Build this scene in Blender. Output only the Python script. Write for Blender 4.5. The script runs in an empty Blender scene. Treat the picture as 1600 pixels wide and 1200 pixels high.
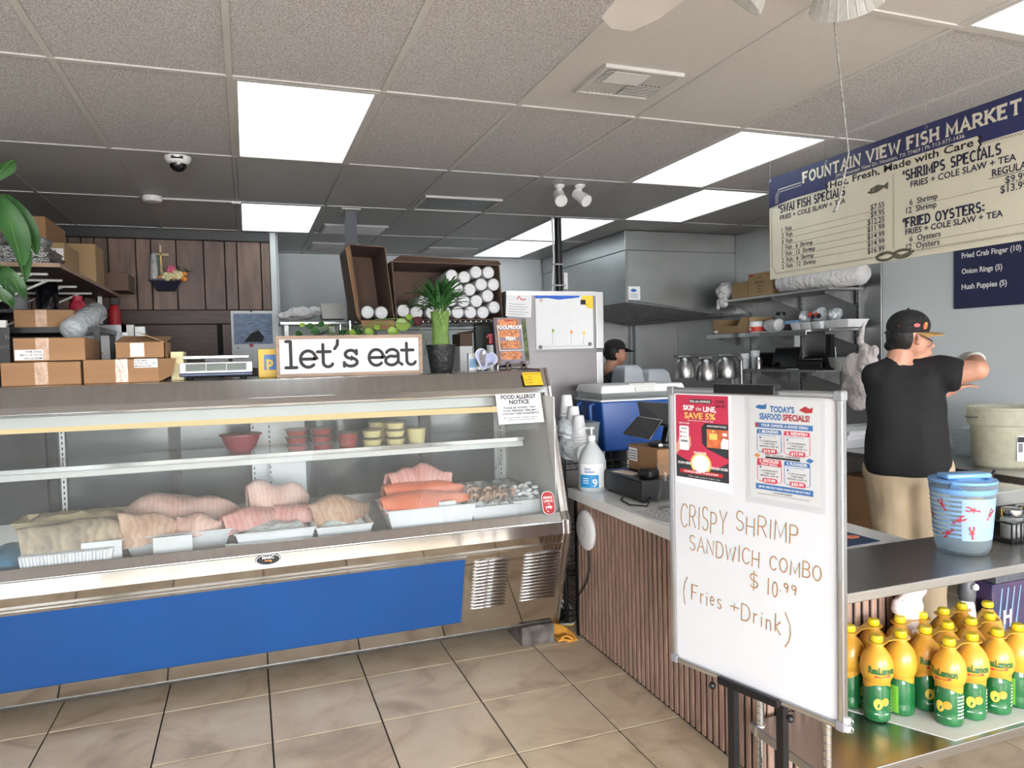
import bpy, bmesh, math, random
from mathutils import Vector, Matrix, noise as mnoise

# ---------------------------------------------------------------- camera, world, daylight, exposure
scene = bpy.context.scene
COL = scene.collection
CAM_H, F_PX = 1.588, 1130.97
YAW, PITCH, ROLL = math.radians(20.0512), math.radians(-2.2907), math.radians(-1.3851)
_fw = Vector((math.sin(YAW)*math.cos(PITCH), math.cos(YAW)*math.cos(PITCH), math.sin(PITCH)))
_r = Vector((math.cos(YAW), -math.sin(YAW), 0)); _u = _r.cross(_fw)
CR = _r*math.cos(ROLL)+_u*math.sin(ROLL); CU = -_r*math.sin(ROLL)+_u*math.cos(ROLL)
CC = Vector((0, 0, CAM_H))
cam_d = bpy.data.cameras.new('camera'); cam = bpy.data.objects.new('camera', cam_d); COL.objects.link(cam)
cam_d.sensor_width = 36.0; cam_d.lens = 36.0*F_PX/1600.0; cam_d.clip_start = 0.05
cam.matrix_world = Matrix(((CR.x, CU.x, -_fw.x, 0), (CR.y, CU.y, -_fw.y, 0), (CR.z, CU.z, -_fw.z, CAM_H), (0, 0, 0, 1)))
scene.camera = cam

SKY_STRENGTH = 26.0
SUN_STRENGTH = 80.0
PANEL_EMIT = 1.6
EXPOSURE = 0.32
world = bpy.data.worlds.new('world'); scene.world = world; world.use_nodes = True
_wn = world.node_tree.nodes; _bg = _wn['Background']
_bg.inputs[0].default_value = (0.955, 0.97, 1.0, 1); _bg.inputs[1].default_value = SKY_STRENGTH
scene.view_settings.view_transform = 'Standard'; scene.view_settings.look = 'None'
scene.view_settings.gamma = 1.0; scene.view_settings.use_curve_mapping = False
scene.view_settings.exposure = EXPOSURE
scene.cycles.max_bounces = 8; scene.cycles.diffuse_bounces = 4; scene.cycles.glossy_bounces = 4
scene.cycles.transmission_bounces = 6; scene.cycles.transparent_max_bounces = 12
scene.cycles.sample_clamp_indirect = 4.0
scene.cycles.caustics_reflective = False; scene.cycles.caustics_refractive = False

sun_d = bpy.data.lights.new('sun', 'SUN'); sun_d.energy = SUN_STRENGTH; sun_d.angle = .01; sun_d.color = (1, .97, .93)
sun = bpy.data.objects.new('sun', sun_d); COL.objects.link(sun)     # high, from behind the building: lights the pavement outside
sun.rotation_euler = Vector((.25, -.55, -1)).to_track_quat('-Z', 'Y').to_euler(); sun.location = (0, -8, 9)
WL, WR, WFRONT, WBACK, CEIL = -1.75, 4.56, -3.2, 8.05, 2.716
WOOD_Y = 6.78
for wx0, wx1 in ((-1.55, 0.05), (0.2, 1.8), (2.75, 4.4)):           # daylight portals in the shop-front openings
    pd = bpy.data.lights.new('window_portal', 'AREA'); pd.shape = 'RECTANGLE'; pd.size = wx1-wx0; pd.size_y = 2.0
    pd.cycles.is_portal = True
    po = bpy.data.objects.new('window_portal', pd); COL.objects.link(po)
    po.location = ((wx0+wx1)/2, WFRONT+0.02, 1.35)
    po.rotation_euler = Vector((0, 1, 0)).to_track_quat('-Z', 'Y').to_euler()

# ---------------------------------------------------------------- helpers
def at(px, py, ax, val):
    """point of the place seen at photo pixel (px, py) that lies on the plane axis ax = val"""
    d = _fw + CR*((px-800)/F_PX) + CU*((600-py)/F_PX)
    return CC + d*((val-CC[ax])/d[ax])
def aX(px, py, v): return at(px, py, 0, v)
def aY(px, py, v): return at(px, py, 1, v)
def aZ(px, py, v): return at(px, py, 2, v)

def lin(h):
    h = h.lstrip('#'); o = []
    for i in (0, 2, 4):
        c = int(h[i:i+2], 16)/255
        o.append(c/12.92 if c <= .04045 else ((c+.055)/1.055)**2.4)
    return tuple(o)+(1,)

MATS = {}
def mat(name, hexc, rough=.5, metal=0, var=.08, vs=6, stretch=(1, 1, 1), bump=0, bs=40, spec=.5, trans=0, emit=0, coat=0, alpha=1, hex2=None, detail=4, sss=0, bumpd=.01):
    """procedural principled material: noise-varied colour, optional second colour, noise bump"""
    if name in MATS: return MATS[name]
    m = bpy.data.materials.new(name); m.use_nodes = True; nt = m.node_tree; n = nt.nodes; L = nt.links
    b = n['Principled BSDF']; c = lin(hexc)
    tc = n.new('ShaderNodeTexCoord'); mp = n.new('ShaderNodeMapping'); L.new(tc.outputs['Object'], mp.inputs[0])
    mp.inputs['Scale'].default_value = stretch
    nz = n.new('ShaderNodeTexNoise'); nz.inputs['Scale'].default_value = vs; nz.inputs['Detail'].default_value = detail
    L.new(mp.outputs[0], nz.inputs['Vector'])
    rp = n.new('ShaderNodeValToRGB'); L.new(nz.outputs[0], rp.inputs[0])
    c2 = lin(hex2) if hex2 else tuple(min(1, x*(1+var)) for x in c[:3])+(1,)
    c1 = c if hex2 else tuple(x*(1-var) for x in c[:3])+(1,)
    rp.color_ramp.elements[0].position = .35; rp.color_ramp.elements[1].position = .65
    rp.color_ramp.elements[0].color = c1; rp.color_ramp.elements[1].color = c2
    L.new(rp.outputs[0], b.inputs['Base Color'])
    b.inputs['Roughness'].default_value = rough; b.inputs['Metallic'].default_value = metal
    b.inputs['Specular IOR Level'].default_value = spec
    b.inputs['Transmission Weight'].default_value = trans
    b.inputs['Coat Weight'].default_value = coat; b.inputs['Coat Roughness'].default_value = .1
    b.inputs['Alpha'].default_value = alpha
    if sss: b.inputs['Subsurface Weight'].default_value = sss; b.inputs['Subsurface Radius'].default_value = (.02, .01, .006)
    if emit:
        L.new(rp.outputs[0], b.inputs['Emission Color']); b.inputs['Emission Strength'].default_value = emit
    if bump:
        nb = n.new('ShaderNodeTexNoise'); nb.inputs['Scale'].default_value = bs; nb.inputs['Detail'].default_value = 3
        L.new(mp.outputs[0], nb.inputs['Vector'])
        bp = n.new('ShaderNodeBump'); bp.inputs['Strength'].default_value = bump; bp.inputs['Distance'].default_value = bumpd
        L.new(nb.outputs[0], bp.inputs['Height']); L.new(bp.outputs[0], b.inputs['Normal'])
    MATS[name] = m; return m

def glass_mat(name, tint='f4fbfa', ior=1.45, rough=0.0, frost=0.0, frost_hex='e8eeee'):
    """thin clear sheet: Fresnel mix of transparent and mirror, with an optional milky share"""
    if name in MATS: return MATS[name]
    m = bpy.data.materials.new(name); m.use_nodes = True; nt = m.node_tree; n = nt.nodes; L = nt.links
    n.remove(n['Principled BSDF']); out = n['Material Output']
    t = n.new('ShaderNodeBsdfTransparent'); t.inputs[0].default_value = lin(tint)
    g = n.new('ShaderNodeBsdfGlossy'); g.inputs['Roughness'].default_value = rough
    f = n.new('ShaderNodeFresnel'); gm = n.new('ShaderNodeNewGeometry'); ri = n.new('ShaderNodeMapRange')
    ri.inputs[3].default_value = ior; ri.inputs[4].default_value = 1/ior; L.new(gm.outputs['Backfacing'], ri.inputs[0]); L.new(ri.outputs[0], f.inputs[0])   # same sheet from both sides
    mx = n.new('ShaderNodeMixShader'); L.new(f.outputs[0], mx.inputs[0]); L.new(t.outputs[0], mx.inputs[1]); L.new(g.outputs[0], mx.inputs[2])
    last = mx
    if frost:
        d = n.new('ShaderNodeBsdfDiffuse'); d.inputs[0].default_value = lin(frost_hex)
        tr = n.new('ShaderNodeBsdfTranslucent'); tr.inputs[0].default_value = lin(frost_hex)
        ad = n.new('ShaderNodeMixShader'); ad.inputs[0].default_value = .5; L.new(d.outputs[0], ad.inputs[1]); L.new(tr.outputs[0], ad.inputs[2])
        nz = n.new('ShaderNodeTexNoise'); nz.inputs['Scale'].default_value = 9
        mr = n.new('ShaderNodeMapRange'); mr.inputs[3].default_value = frost*.75; mr.inputs[4].default_value = min(1, frost*1.25)
        L.new(nz.outputs[0], mr.inputs[0])
        m2 = n.new('ShaderNodeMixShader'); L.new(mr.outputs[0], m2.inputs[0]); L.new(mx.outputs[0], m2.inputs[1]); L.new(ad.outputs[0], m2.inputs[2]); last = m2
    L.new(last.outputs[0], out.inputs[0]); MATS[name] = m; return m

class MB:
    """collects shapes (world coordinates) that become ONE mesh"""
    def __init__(s): s.v = []; s.f = []
    def add(s, vs, fs):
        o = len(s.v); s.v += [Vector(p) for p in vs]; s.f += [tuple(i+o for i in f) for f in fs]; return s
    def box(s, a, b):
        x0, y0, z0 = (min(a[i], b[i]) for i in range(3)); x1, y1, z1 = (max(a[i], b[i]) for i in range(3))
        return s.add([(x0, y0, z0), (x1, y0, z0), (x1, y1, z0), (x0, y1, z0), (x0, y0, z1), (x1, y0, z1), (x1, y1, z1), (x0, y1, z1)],
                     [(0, 3, 2, 1), (4, 5, 6, 7), (0, 1, 5, 4), (1, 2, 6, 5), (2, 3, 7, 6), (3, 0, 4, 7)])
    def obox(s, c, ax, ay, az):
        """oriented box: centre and three half-axis vectors"""
        c, ax, ay, az = Vector(c), Vector(ax), Vector(ay), Vector(az)
        vs = [c+ax*i+ay*j+az*k for k in (-1, 1) for i, j in ((-1, -1), (1, -1), (1, 1), (-1, 1))]
        return s.add(vs, [(0, 3, 2, 1), (4, 5, 6, 7), (0, 1, 5, 4), (1, 2, 6, 5), (2, 3, 7, 6), (3, 0, 4, 7)])
    def rbox(s, c, size, rz=0):
        cz, sz = math.cos(rz), math.sin(rz)
        return s.obox(c, (cz*size[0]/2, sz*size[0]/2, 0), (-sz*size[1]/2, cz*size[1]/2, 0), (0, 0, size[2]/2))
    def prism(s, pts, vec):
        """planar polygon extruded by vec"""
        n = len(pts); pts = [Vector(p) for p in pts]; vec = Vector(vec)
        return s.add(pts+[p+vec for p in pts], [tuple(range(n-1, -1, -1)), tuple(range(n, 2*n))]+[(i, (i+1) % n, n+(i+1) % n, n+i) for i in range(n)])
    def tube(s, pts, r, n=8, cap=True):
        pts = [Vector(p) for p in pts]; k = len(pts); rs = r if isinstance(r, (list, tuple)) else [r]*k
        o = len(s.v); up = None
        for i, p in enumerate(pts):
            d = (pts[min(i+1, k-1)]-pts[max(i-1, 0)]).normalized()
            if up is None: up = d.orthogonal().normalized()
            else:
                up = (up-d*up.dot(d))
                up = up.normalized() if up.length > 1e-6 else d.orthogonal().normalized()
            w = d.cross(up)
            for j in range(n):
                a = 2*math.pi*j/n; s.v.append(p+(up*math.cos(a)+w*math.sin(a))*rs[i])
        for i in range(k-1):
            for j in range(n):
                s.f.append((o+i*n+j, o+i*n+(j+1) % n, o+(i+1)*n+(j+1) % n, o+(i+1)*n+j))
        if cap: s.f.append(tuple(o+j for j in range(n-1, -1, -1))); s.f.append(tuple(o+(k-1)*n+j for j in range(n)))
        return s
    def bar(s, p, q, w, h=None, up=(0, 0, 1)):
        """square bar from p to q"""
        p, q, up = Vector(p), Vector(q), Vector(up); h = h or w; d = (q-p)
        if d.length < 1e-9: return s
        dn = d.normalized()
        if abs(dn.dot(up)) > .98: up = Vector((1, 0, 0))
        a = dn.cross(up).normalized(); b = a.cross(dn)
        return s.obox((p+q)/2, d/2, a*w/2, b*h/2)
    def lathe(s, prof, c, n=20, axis=(0, 0, 1), sx=1, sy=1):
        """profile [(r, z)] turned about axis through c; closed ends when r = 0 is not given are capped"""
        c, axis = Vector(c), Vector(axis).normalized()
        a = axis.orthogonal().normalized() if abs(axis.z) < .99 else Vector((1, 0, 0)); b = axis.cross(a); o = len(s.v)
        for r, z in prof:
            for j in range(n):
                t = 2*math.pi*j/n; s.v.append(c+a*(r*sx*math.cos(t))+b*(r*sy*math.sin(t))+axis*z)
        k = len(prof)
        for i in range(k-1):
            for j in range(n): s.f.append((o+i*n+j, o+i*n+(j+1) % n, o+(i+1)*n+(j+1) % n, o+(i+1)*n+j))
        s.f.append(tuple(o+j for j in range(n-1, -1, -1))); s.f.append(tuple(o+(k-1)*n+j for j in range(n)))
        return s
    def ball(s, c, r, n=14, m=9, jit=0, seed=0):
        rx, ry, rz = r if isinstance(r, (list, tuple)) else (r, r, r); c = Vector(c); o = len(s.v); rnd = random.Random(seed)
        s.v.append(c+Vector((0, 0, -rz)))
        for i in range(1, m):
            ph = -math.pi/2+math.pi*i/m
            for j in range(n):
                t = 2*math.pi*j/n; k = 1+(rnd.random()-.5)*jit
                s.v.append(c+Vector((rx*math.cos(ph)*math.cos(t)*k, ry*math.cos(ph)*math.sin(t)*k, rz*math.sin(ph)*k)))
        s.v.append(c+Vector((0, 0, rz))); top = len(s.v)-1
        for j in range(n): s.f.append((o, o+1+(j+1) % n, o+1+j))
        for i in range(m-2):
            for j in range(n): s.f.append((o+1+i*n+j, o+1+i*n+(j+1) % n, o+1+(i+1)*n+(j+1) % n, o+1+(i+1)*n+j))
        for j in range(n): s.f.append((top, o+1+(m-2)*n+j, o+1+(m-2)*n+(j+1) % n))
        return s
    def capsule(s, p, q, r1, r2, n=14, flat=None):
        """tapered capsule from p to q"""
        p, q = Vector(p), Vector(q); d = q-p; L = d.length; d.normalize(); pr = []
        for i in range(1, 6): a = math.pi/2*i/5; pr.append((r1*math.sin(a), -r1*math.cos(a)))
        for i in range(0, 5): a = math.pi/2*i/5; pr.append((r2*math.cos(a), L+r2*math.sin(a)))
        return s.lathe(pr, p, n, d)
    def grid(s, fn, nu, nv, thick=0):
        """surface fn(u, v) for u, v in 0..1; thick gives it a back"""
        o = len(s.v); P = [[Vector(fn(i/nu, j/nv)) for i in range(nu+1)] for j in range(nv+1)]
        for row in P: s.v += row
        w = nu+1
        for j in range(nv):
            for i in range(nu): s.f.append((o+j*w+i, o+j*w+i+1, o+(j+1)*w+i+1, o+(j+1)*w+i))
        if thick:
            N = (nu+1)*(nv+1); o2 = len(s.v)
            for j in range(nv+1):
                for i in range(nu+1):
                    du = P[j][min(i+1, nu)]-P[j][max(i-1, 0)]; dv = P[min(j+1, nv)][i]-P[max(j-1, 0)][i]
                    nn = du.cross(dv); nn = nn.normalized() if nn.length > 1e-12 else Vector((0, 0, 1))
                    s.v.append(P[j][i]-nn*thick)
            for j in range(nv):
                for i in range(nu): s.f.append((o2+j*w+i, o2+(j+1)*w+i, o2+(j+1)*w+i+1, o2+j*w+i+1))
            per = [i for i in range(w)]+[j*w+nu for j in range(1, nv+1)]+[nv*w+i for i in range(nu-1, -1, -1)]+[j*w for j in range(nv-1, 0, -1)]
            for a, b in zip(per, per[1:]+per[:1]): s.f.append((o+a, o2+a, o2+b, o+b))
        return s
    def join(s, o): return s.add(o.v, o.f)
    def xf(s, M): s.v = [M @ p for p in s.v]; return s

BASE = {}                                                     # world matrix of each parent
def _mesh(name, mb, bevel=0, smooth=None, seg=2, inv=None):
    me = bpy.data.meshes.new(name)
    vs = [inv @ p for p in mb.v] if inv else mb.v
    me.from_pydata([tuple(p) for p in vs], [], mb.f)
    bm = bmesh.new(); bm.from_mesh(me)
    bmesh.ops.recalc_face_normals(bm, faces=bm.faces)
    if bevel: bmesh.ops.bevel(bm, geom=list(bm.edges), offset=bevel, segments=seg, affect='EDGES', profile=.5, clamp_overlap=True)
    if smooth:
        for f in bm.faces: f.smooth = True
        lim = math.radians(smooth)
        for e in bm.edges: e.smooth = not (len(e.link_faces) == 2 and e.calc_face_angle(0) > lim)
    bm.to_mesh(me); bm.free(); return me
def put(name, mb, m, parent=None, bevel=0, smooth=None, seg=2, label=None):
    """MB in world coordinates -> one mesh object (under parent)"""
    inv = BASE[parent.name].inverted() if parent else None
    me = _mesh(name, mb, bevel, smooth, seg, inv)
    me.materials.append(m if not isinstance(m, str) else MATS[m])
    o = bpy.data.objects.new(name, me); COL.objects.link(o)
    if parent: o.parent = parent; BASE[o.name] = BASE[parent.name]
    else: BASE[o.name] = Matrix()
    if label: o['label'] = label
    if parent and any(w in name for w in ('lettering', 'handwriting', 'faded_ink', 'typed_lines', 'small_print', 'header_line', 'label_print')) or name == 'print': o['kind'] = 'stuff'   # flat lettering, too small to pick apart
    return o
def sub(o):                                                  # lets a part parent sub-parts (its own transform is identity)
    return o
def tag(o, label=None, cat=None, group=None, kind=None):
    if label: o['label'] = label
    if cat: o['category'] = cat
    if group: o['group'] = group
    if kind: o['kind'] = kind
    return o
def thing(name, label, cat, loc=(0, 0, 0), rz=0, group=None):
    o = bpy.data.objects.new(name, None); COL.objects.link(o); o.empty_display_size = .05
    M = Matrix.Translation(Vector(loc)) @ Matrix.Rotation(rz, 4, 'Z'); o.matrix_world = M
    o.location = loc; o.rotation_euler = (0, 0, rz); BASE[o.name] = M
    return tag(o, label, cat, group)
def solo(name, label, cat, mb, m, group=None, **k):
    return tag(put(name, mb, m, None, **k), label, cat, group)
def copy_tree(o, parent=None, loc=None, rz=None, label=None):
    c = o.copy(); COL.objects.link(c); c.parent = parent
    if loc is not None: c.location = loc
    if rz is not None: c.rotation_euler = (0, 0, rz)
    if label: c['label'] = label
    for ch in [x for x in bpy.data.objects if x.parent == o]: copy_tree(ch, c)
    return c
def blob(name, mb, m, parent=None, voxel=.01, smooth=4, label=None, rough=0, rs=20, seed=0):
    """overlapping shapes fused into one continuous skin (voxel remesh + smooth)"""
    me = bpy.data.meshes.new('t'); me.from_pydata([tuple(p) for p in mb.v], [], mb.f)
    bm = bmesh.new(); bm.from_mesh(me); bmesh.ops.recalc_face_normals(bm, faces=bm.faces); bm.to_mesh(me); bm.free()
    ob = bpy.data.objects.new('t', me); COL.objects.link(ob)
    r = ob.modifiers.new('r', 'REMESH'); r.mode = 'VOXEL'; r.voxel_size = voxel
    if smooth: q = ob.modifiers.new('s', 'SMOOTH'); q.iterations = smooth; q.factor = .5
    dg = bpy.context.evaluated_depsgraph_get(); dg.update()
    me2 = bpy.data.meshes.new_from_object(ob.evaluated_get(dg)); bpy.data.objects.remove(ob)
    me2.name = name
    if rough:
        off = Vector((seed*3.7, seed*1.3, 0))
        me2.update()
        ns = [v.normal.copy() for v in me2.vertices]
        for v, nn in zip(me2.vertices, ns): v.co += nn*rough*mnoise.noise(v.co*rs+off)
    if parent: me2.transform(BASE[parent.name].inverted())
    for p in me2.polygons: p.use_smooth = True
    me2.materials.clear(); me2.materials.append(MATS[m] if isinstance(m, str) else m)
    o = bpy.data.objects.new(name, me2); COL.objects.link(o)
    if parent: o.parent = parent; BASE[o.name] = BASE[parent.name]
    else: BASE[o.name] = Matrix()
    if label: o['label'] = label
    return o

# ---- lettering: frame = (origin, right unit, up unit, normal unit)
def frame(o, r, u):
    o, r, u = Vector(o), Vector(r).normalized(), Vector(u).normalized(); return (o, r, u, r.cross(u).normalized())
def type_mb(fr, s, x, y, h, align='L', bold=0, wid=None, lift=.0008, shear=0):
    """set text s in frame units (metres): baseline start x, y, cap height h; wid stretches the line to that width"""
    cu = bpy.data.curves.new('t', 'FONT'); cu.body = s; cu.size = 1; cu.offset = bold; cu.resolution_u = 2; cu.shear = shear
    ob = bpy.data.objects.new('t', cu); COL.objects.link(ob)
    dg = bpy.context.evaluated_depsgraph_get(); dg.update()
    me = bpy.data.meshes.new_from_object(ob.evaluated_get(dg)); bpy.data.objects.remove(ob); bpy.data.curves.remove(cu)
    vs = [v.co.copy() for v in me.vertices]; fs = [tuple(p.vertices) for p in me.polygons]; bpy.data.meshes.remove(me)
    mb = MB()
    if not vs: return mb
    x0 = min(v.x for v in vs); x1 = max(v.x for v in vs); sc = h/.69; sx = sc if not wid else wid/(x1-x0)
    W = (x1-x0)*sx; ox = {'L': 0, 'C': -W/2, 'R': -W}[align]; o, r, u, n = fr
    return mb.add([o+r*(x+ox+(v.x-x0)*sx)+u*(y+v.y*sc)+n*lift for v in vs], fs)
def ribbon(fr, pts, w, lift=.001, closed=False, caps=True):
    """flat painted stroke of width w along 2-D points"""
    mb = MB(); o, r, u, n = fr; pts = [Vector((a, b)) for a, b in pts]; k = len(pts); L = []; R = []
    for i, p in enumerate(pts):
        a = pts[(i-1) % k] if closed or i > 0 else p; b = pts[(i+1) % k] if closed or i < k-1 else p
        d = (b-a); d = d.normalized() if d.length > 1e-9 else Vector((1, 0)); nn = Vector((-d.y, d.x))
        d1 = (p-a); sc = 1
        if d1.length > 1e-9 and (b-p).length > 1e-9:
            c = d1.normalized().dot(d); sc = 1/max(.5, c)
        L.append(p+nn*w/2*sc); R.append(p-nn*w/2*sc)
    T = lambda q: o+r*q.x+u*q.y+n*lift
    mb.add([T(q) for q in L]+[T(q) for q in R], [(i, (i+1) % k, k+(i+1) % k, k+i) for i in range(k if closed else k-1)])
    if caps and not closed:
        for p in (pts[0], pts[-1]): mb.add([T(p+Vector((math.cos(t), math.sin(t)))*w/2)+n*6e-5 for t in [math.pi*2*j/8 for j in range(8)]], [tuple(range(8))])
    return mb
def rect2(fr, x0, y0, x1, y1, lift=.0005):
    o, r, u, n = fr; return MB().add([o+r*a+u*b+n*lift for a, b in ((x0, y0), (x1, y0), (x1, y1), (x0, y1))], [(0, 1, 2, 3)])
def poly2(fr, pts, lift=.0005):
    o, r, u, n = fr; return MB().add([o+r*a+u*b+n*lift for a, b in pts], [tuple(range(len(pts)))])
def oval2(fr, cx, cy, rx, ry, lift=.0005, n=20):
    return poly2(fr, [(cx+rx*math.cos(2*math.pi*i/n), cy+ry*math.sin(2*math.pi*i/n)) for i in range(n)], lift)
def rrect2(fr, x0, y0, x1, y1, rad, lift=.0005):
    pts = []
    for cx, cy, a0 in ((x1-rad, y1-rad, 0), (x0+rad, y1-rad, 90), (x0+rad, y0+rad, 180), (x1-rad, y0+rad, 270)):
        for i in range(5): t = math.radians(a0+22.5*i); pts.append((cx+rad*math.cos(t), cy+rad*math.sin(t)))
    return poly2(fr, pts, lift)
def arc(cx, cy, rx, ry, a0, a1, n=10):
    return [(cx+rx*math.cos(math.radians(a0+(a1-a0)*i/n)), cy+ry*math.sin(math.radians(a0+(a1-a0)*i/n))) for i in range(n+1)]
# stroke letters in a box of width w, height 1
GL = {
 'A': (.8, [[(0, 0), (.4, 1), (.8, 0)], [(.15, .36), (.65, .36)]]), 'B': (.65, [[(0, 0), (0, 1)], [(0, 1)]+arc(.3, .76, .28, .24, 90, -90)+[(0, .52)], [(0, .52)]+arc(.33, .26, .32, .26, 90, -90)+[(0, 0)]]),
 'C': (.7, [arc(.4, .5, .4, .5, 45, 315, 14)]), 'D': (.7, [[(0, 0), (0, 1)], [(0, 1)]+arc(.25, .5, .45, .5, 90, -90)+[(0, 0)]]),
 'E': (.6, [[(.6, 1), (0, 1), (0, 0), (.6, 0)], [(0, .52), (.45, .52)]]), 'F': (.6, [[(.6, 1), (0, 1), (0, 0)], [(0, .52), (.45, .52)]]),
 'H': (.7, [[(0, 0), (0, 1)], [(.7, 0), (.7, 1)], [(0, .5), (.7, .5)]]), 'I': (.1, [[(.05, 0), (.05, 1)]]),
 'K': (.7, [[(0, 0), (0, 1)], [(.65, 1), (.02, .42)], [(.2, .6), (.7, 0)]]), 'L': (.55, [[(0, 1), (0, 0), (.55, 0)]]),
 'M': (.9, [[(0, 0), (.05, 1), (.45, .2), (.85, 1), (.9, 0)]]), 'N': (.75, [[(0, 0), (0, 1), (.75, 0), (.75, 1)]]),
 'O': (.8, [arc(.4, .5, .4, .5, 90, 450, 18)]), 'P': (.62, [[(0, 0), (0, 1)], [(0, 1)]+arc(.32, .74, .3, .26, 90, -90)+[(0, .48)]]),
 'R': (.68, [[(0, 0), (0, 1)], [(0, 1)]+arc(.32, .74, .3, .26, 90, -90)+[(0, .48)], [(.28, .48), (.68, 0)]]),
 'S': (.6, [arc(.3, .75, .28, .25, 35, 270, 9)+arc(.3, .25, .3, .25, 90, -150, 9)]), 'T': (.75, [[(0, 1), (.75, 1)], [(.375, 1), (.375, 0)]]),
 'U': (.72, [[(0, 1), (0, .36)]+arc(.36, .36, .36, .36, 180, 360)+[(.72, 1)]]), 'V': (.8, [[(0, 1), (.4, 0), (.8, 1)]]),
 'W': (1.1, [[(0, 1), (.28, 0), (.55, .8), (.82, 0), (1.1, 1)]]), 'Y': (.75, [[(0, 1), (.37, .48), (.75, 1)], [(.37, .48), (.37, 0)]]),
 "'": (.12, [[(.08, 1), (.03, .72)]]), ':': (.1, [[(.05, .12), (.05, .14)], [(.05, .62), (.05, .64)]]), ' ': (.35, []), '.': (.1, [[(.05, .03), (.05, .05)]]),
 '$': (.6, [arc(.3, .7, .26, .2, 35, 270, 9)+arc(.3, .3, .28, .2, 90, -150, 9), [(.3, 1.05), (.3, -.05)]]), '1': (.2, [[(.1, 1), (.1, 0)]]),
 '0': (.5, [arc(.25, .5, .25, .5, 90, 450, 14)]), '9': (.45, [arc(.22, .74, .2, .24, 0, 360, 12)+[(.42, .7), (.34, 0)]]),
 '(': (.25, [[(.25, 1.15), (.06, .8), (0, .4), (.12, -.1)]]), ')': (.3, [[(0, 1.15), (.24, .7), (.28, .3), (.2, 0), (.05, -.25)]]), '+': (.45, [[(0, .5), (.45, .5)], [(.22, .75), (.22, .25)]]),
 'r': (.3, [[(.02, .6), (.05, 0)], [(.05, .4), (.15, .58), (.3, .56)]]), 'i': (.12, [[(.06, .55), (.06, 0)], [(.06, .78), (.07, .8)]]),
 'e': (.42, [[(.02, .3), (.38, .34)]+arc(.2, .3, .19, .29, 10, 310, 10)]), 's': (.36, [arc(.18, .44, .16, .14, 35, 270, 7)+arc(.18, .15, .17, .15, 90, -150, 7)]),
 'n': (.4, [[(.02, .6), (.04, 0)], [(.04, .38)]+arc(.21, .38, .16, .2, 160, 0, 6)+[(.38, 0)]]), 'k': (.42, [[(.03, 1), (.03, 0)], [(.4, .6), (.05, .28), (.42, -.12)]]),
}
def strokes_mb(fr, s, x, y, h, w, align='L', wid=None, serif=0, gap=.22, wob=0, slope=0, seed=1, lift=.001, sh=0):
    adv = 0; items = []; lift0 = lift
    for ch in s: items.append((ch, adv)); adv += GL[ch][0]+gap
    adv -= gap; sx = h if not wid else wid/adv; W = adv*sx; ox = {'L': 0, 'C': -W/2, 'R': -W}[align]; mb = MB(); rnd = random.Random(seed)
    for ch, a in items:
        dy = (rnd.random()-.5)*wob*h; lift = lift0; sc = 1+(rnd.random()-.5)*wob
        for st in GL[ch][1]:
            pts = [(x+ox+(a+p[0]*sc)*sx+sh*p[1]*h, y+dy+p[1]*h*sc+slope*(a+p[0])*sx) for p in st]
            mb.join(ribbon(fr, pts, w, lift, caps=not serif)); lift += 1e-4
            if serif:
                for e, d in ((0, 1), (-1, -2)):
                    p, q = pts[e], pts[d]; vert = abs(p[1]-q[1]) > abs(p[0]-q[0])*.8
                    if ch in 'COS': continue
                    k = serif*h
                    if vert: mb.join(ribbon(fr, [(p[0]-k, p[1]), (p[0]+k, p[1])], w*.62, lift+5e-5, caps=False))
                    else: mb.join(ribbon(fr, [(p[0], p[1]-k*.8), (p[0], p[1]+k*.8)], w*.62, lift+7e-5, caps=False))
    return mb

# ---------------------------------------------------------------- materials
mat('steel', 'b4b3b2', .3, 1, .06, 3, (1, 1, 14), bump=.02, bs=60)
mat('steel_soft', 'b2b2b2', .42, 1, .08, 2, (1, 1, 1), bump=.06, bs=3, bumpd=.05)
mat('mirror_steel', 'dad5ce', .06, 1, .05, 2, bump=.015, bs=4, bumpd=.02)
mat('chrome', 'd9d9da', .09, 1, .03, 5)
mat('steel_case', 'd9d6d4', .24, 1, .05, 4, (8, 1, 1), bump=.02, bs=30)
mat('galv', '8a8b8b', .4, 1, .12, 20)
mat('hood_steel', 'b4b8b8', .34, 1, .1, 1.5, bump=.12, bs=2.2, bumpd=.06)
mat('black_metal', '17171a', .35, .3, .1)
mat('black_plastic', '141416', .42, 0, .1)
mat('black_rubber', '1b1b1c', .7, 0, .1)
mat('dark_gloss', '0e0f12', .12, 0, .05)
mat('white_plastic', 'e9e9ea', .4, 0, .02)
mat('offwhite_plastic', 'dcdcd8', .45, 0, .03)
mat('foam', 'f2f2f4', .75, 0, .02, bump=.05, bs=200)
mat('white_paint', 'd2d7d8', .6, 0, .025, 1.5, bump=.03, bs=50)
mat('wall_white', 'd5dbdd', .55, 0, .03, 1.2)
mat('concrete', 'b3aea6', .9, 0, .1, 2)
mat('grid_paint', 'c6c4c3', .55, 0, .03)
mat('vinyl_tile', 'b4b4b7', .45, 0, .04, 2)
mat('pinhole_tile', 'cbc7c6', .8, 0, .05, 160, bump=.3, bs=120)
mat('cardboard', '94704f', .8, 0, .08, 3, (1, 1, 6))
mat('cardboard_dark', '5f4b3f', .85, 0, .1, 3)
mat('cardboard_pale', 'a38863', .85, 0, .08, 3)
mat('tape', 'b9977c', .18, 0, .15, 30, bump=.2, bs=60, coat=.5)
mat('paper', 'dedfe0', .7, 0, .02)
mat('label_white', 'f0f0f2', .6, 0, .02)
mat('ink_black', '1c1c1e', .7, 0, 0)
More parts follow.
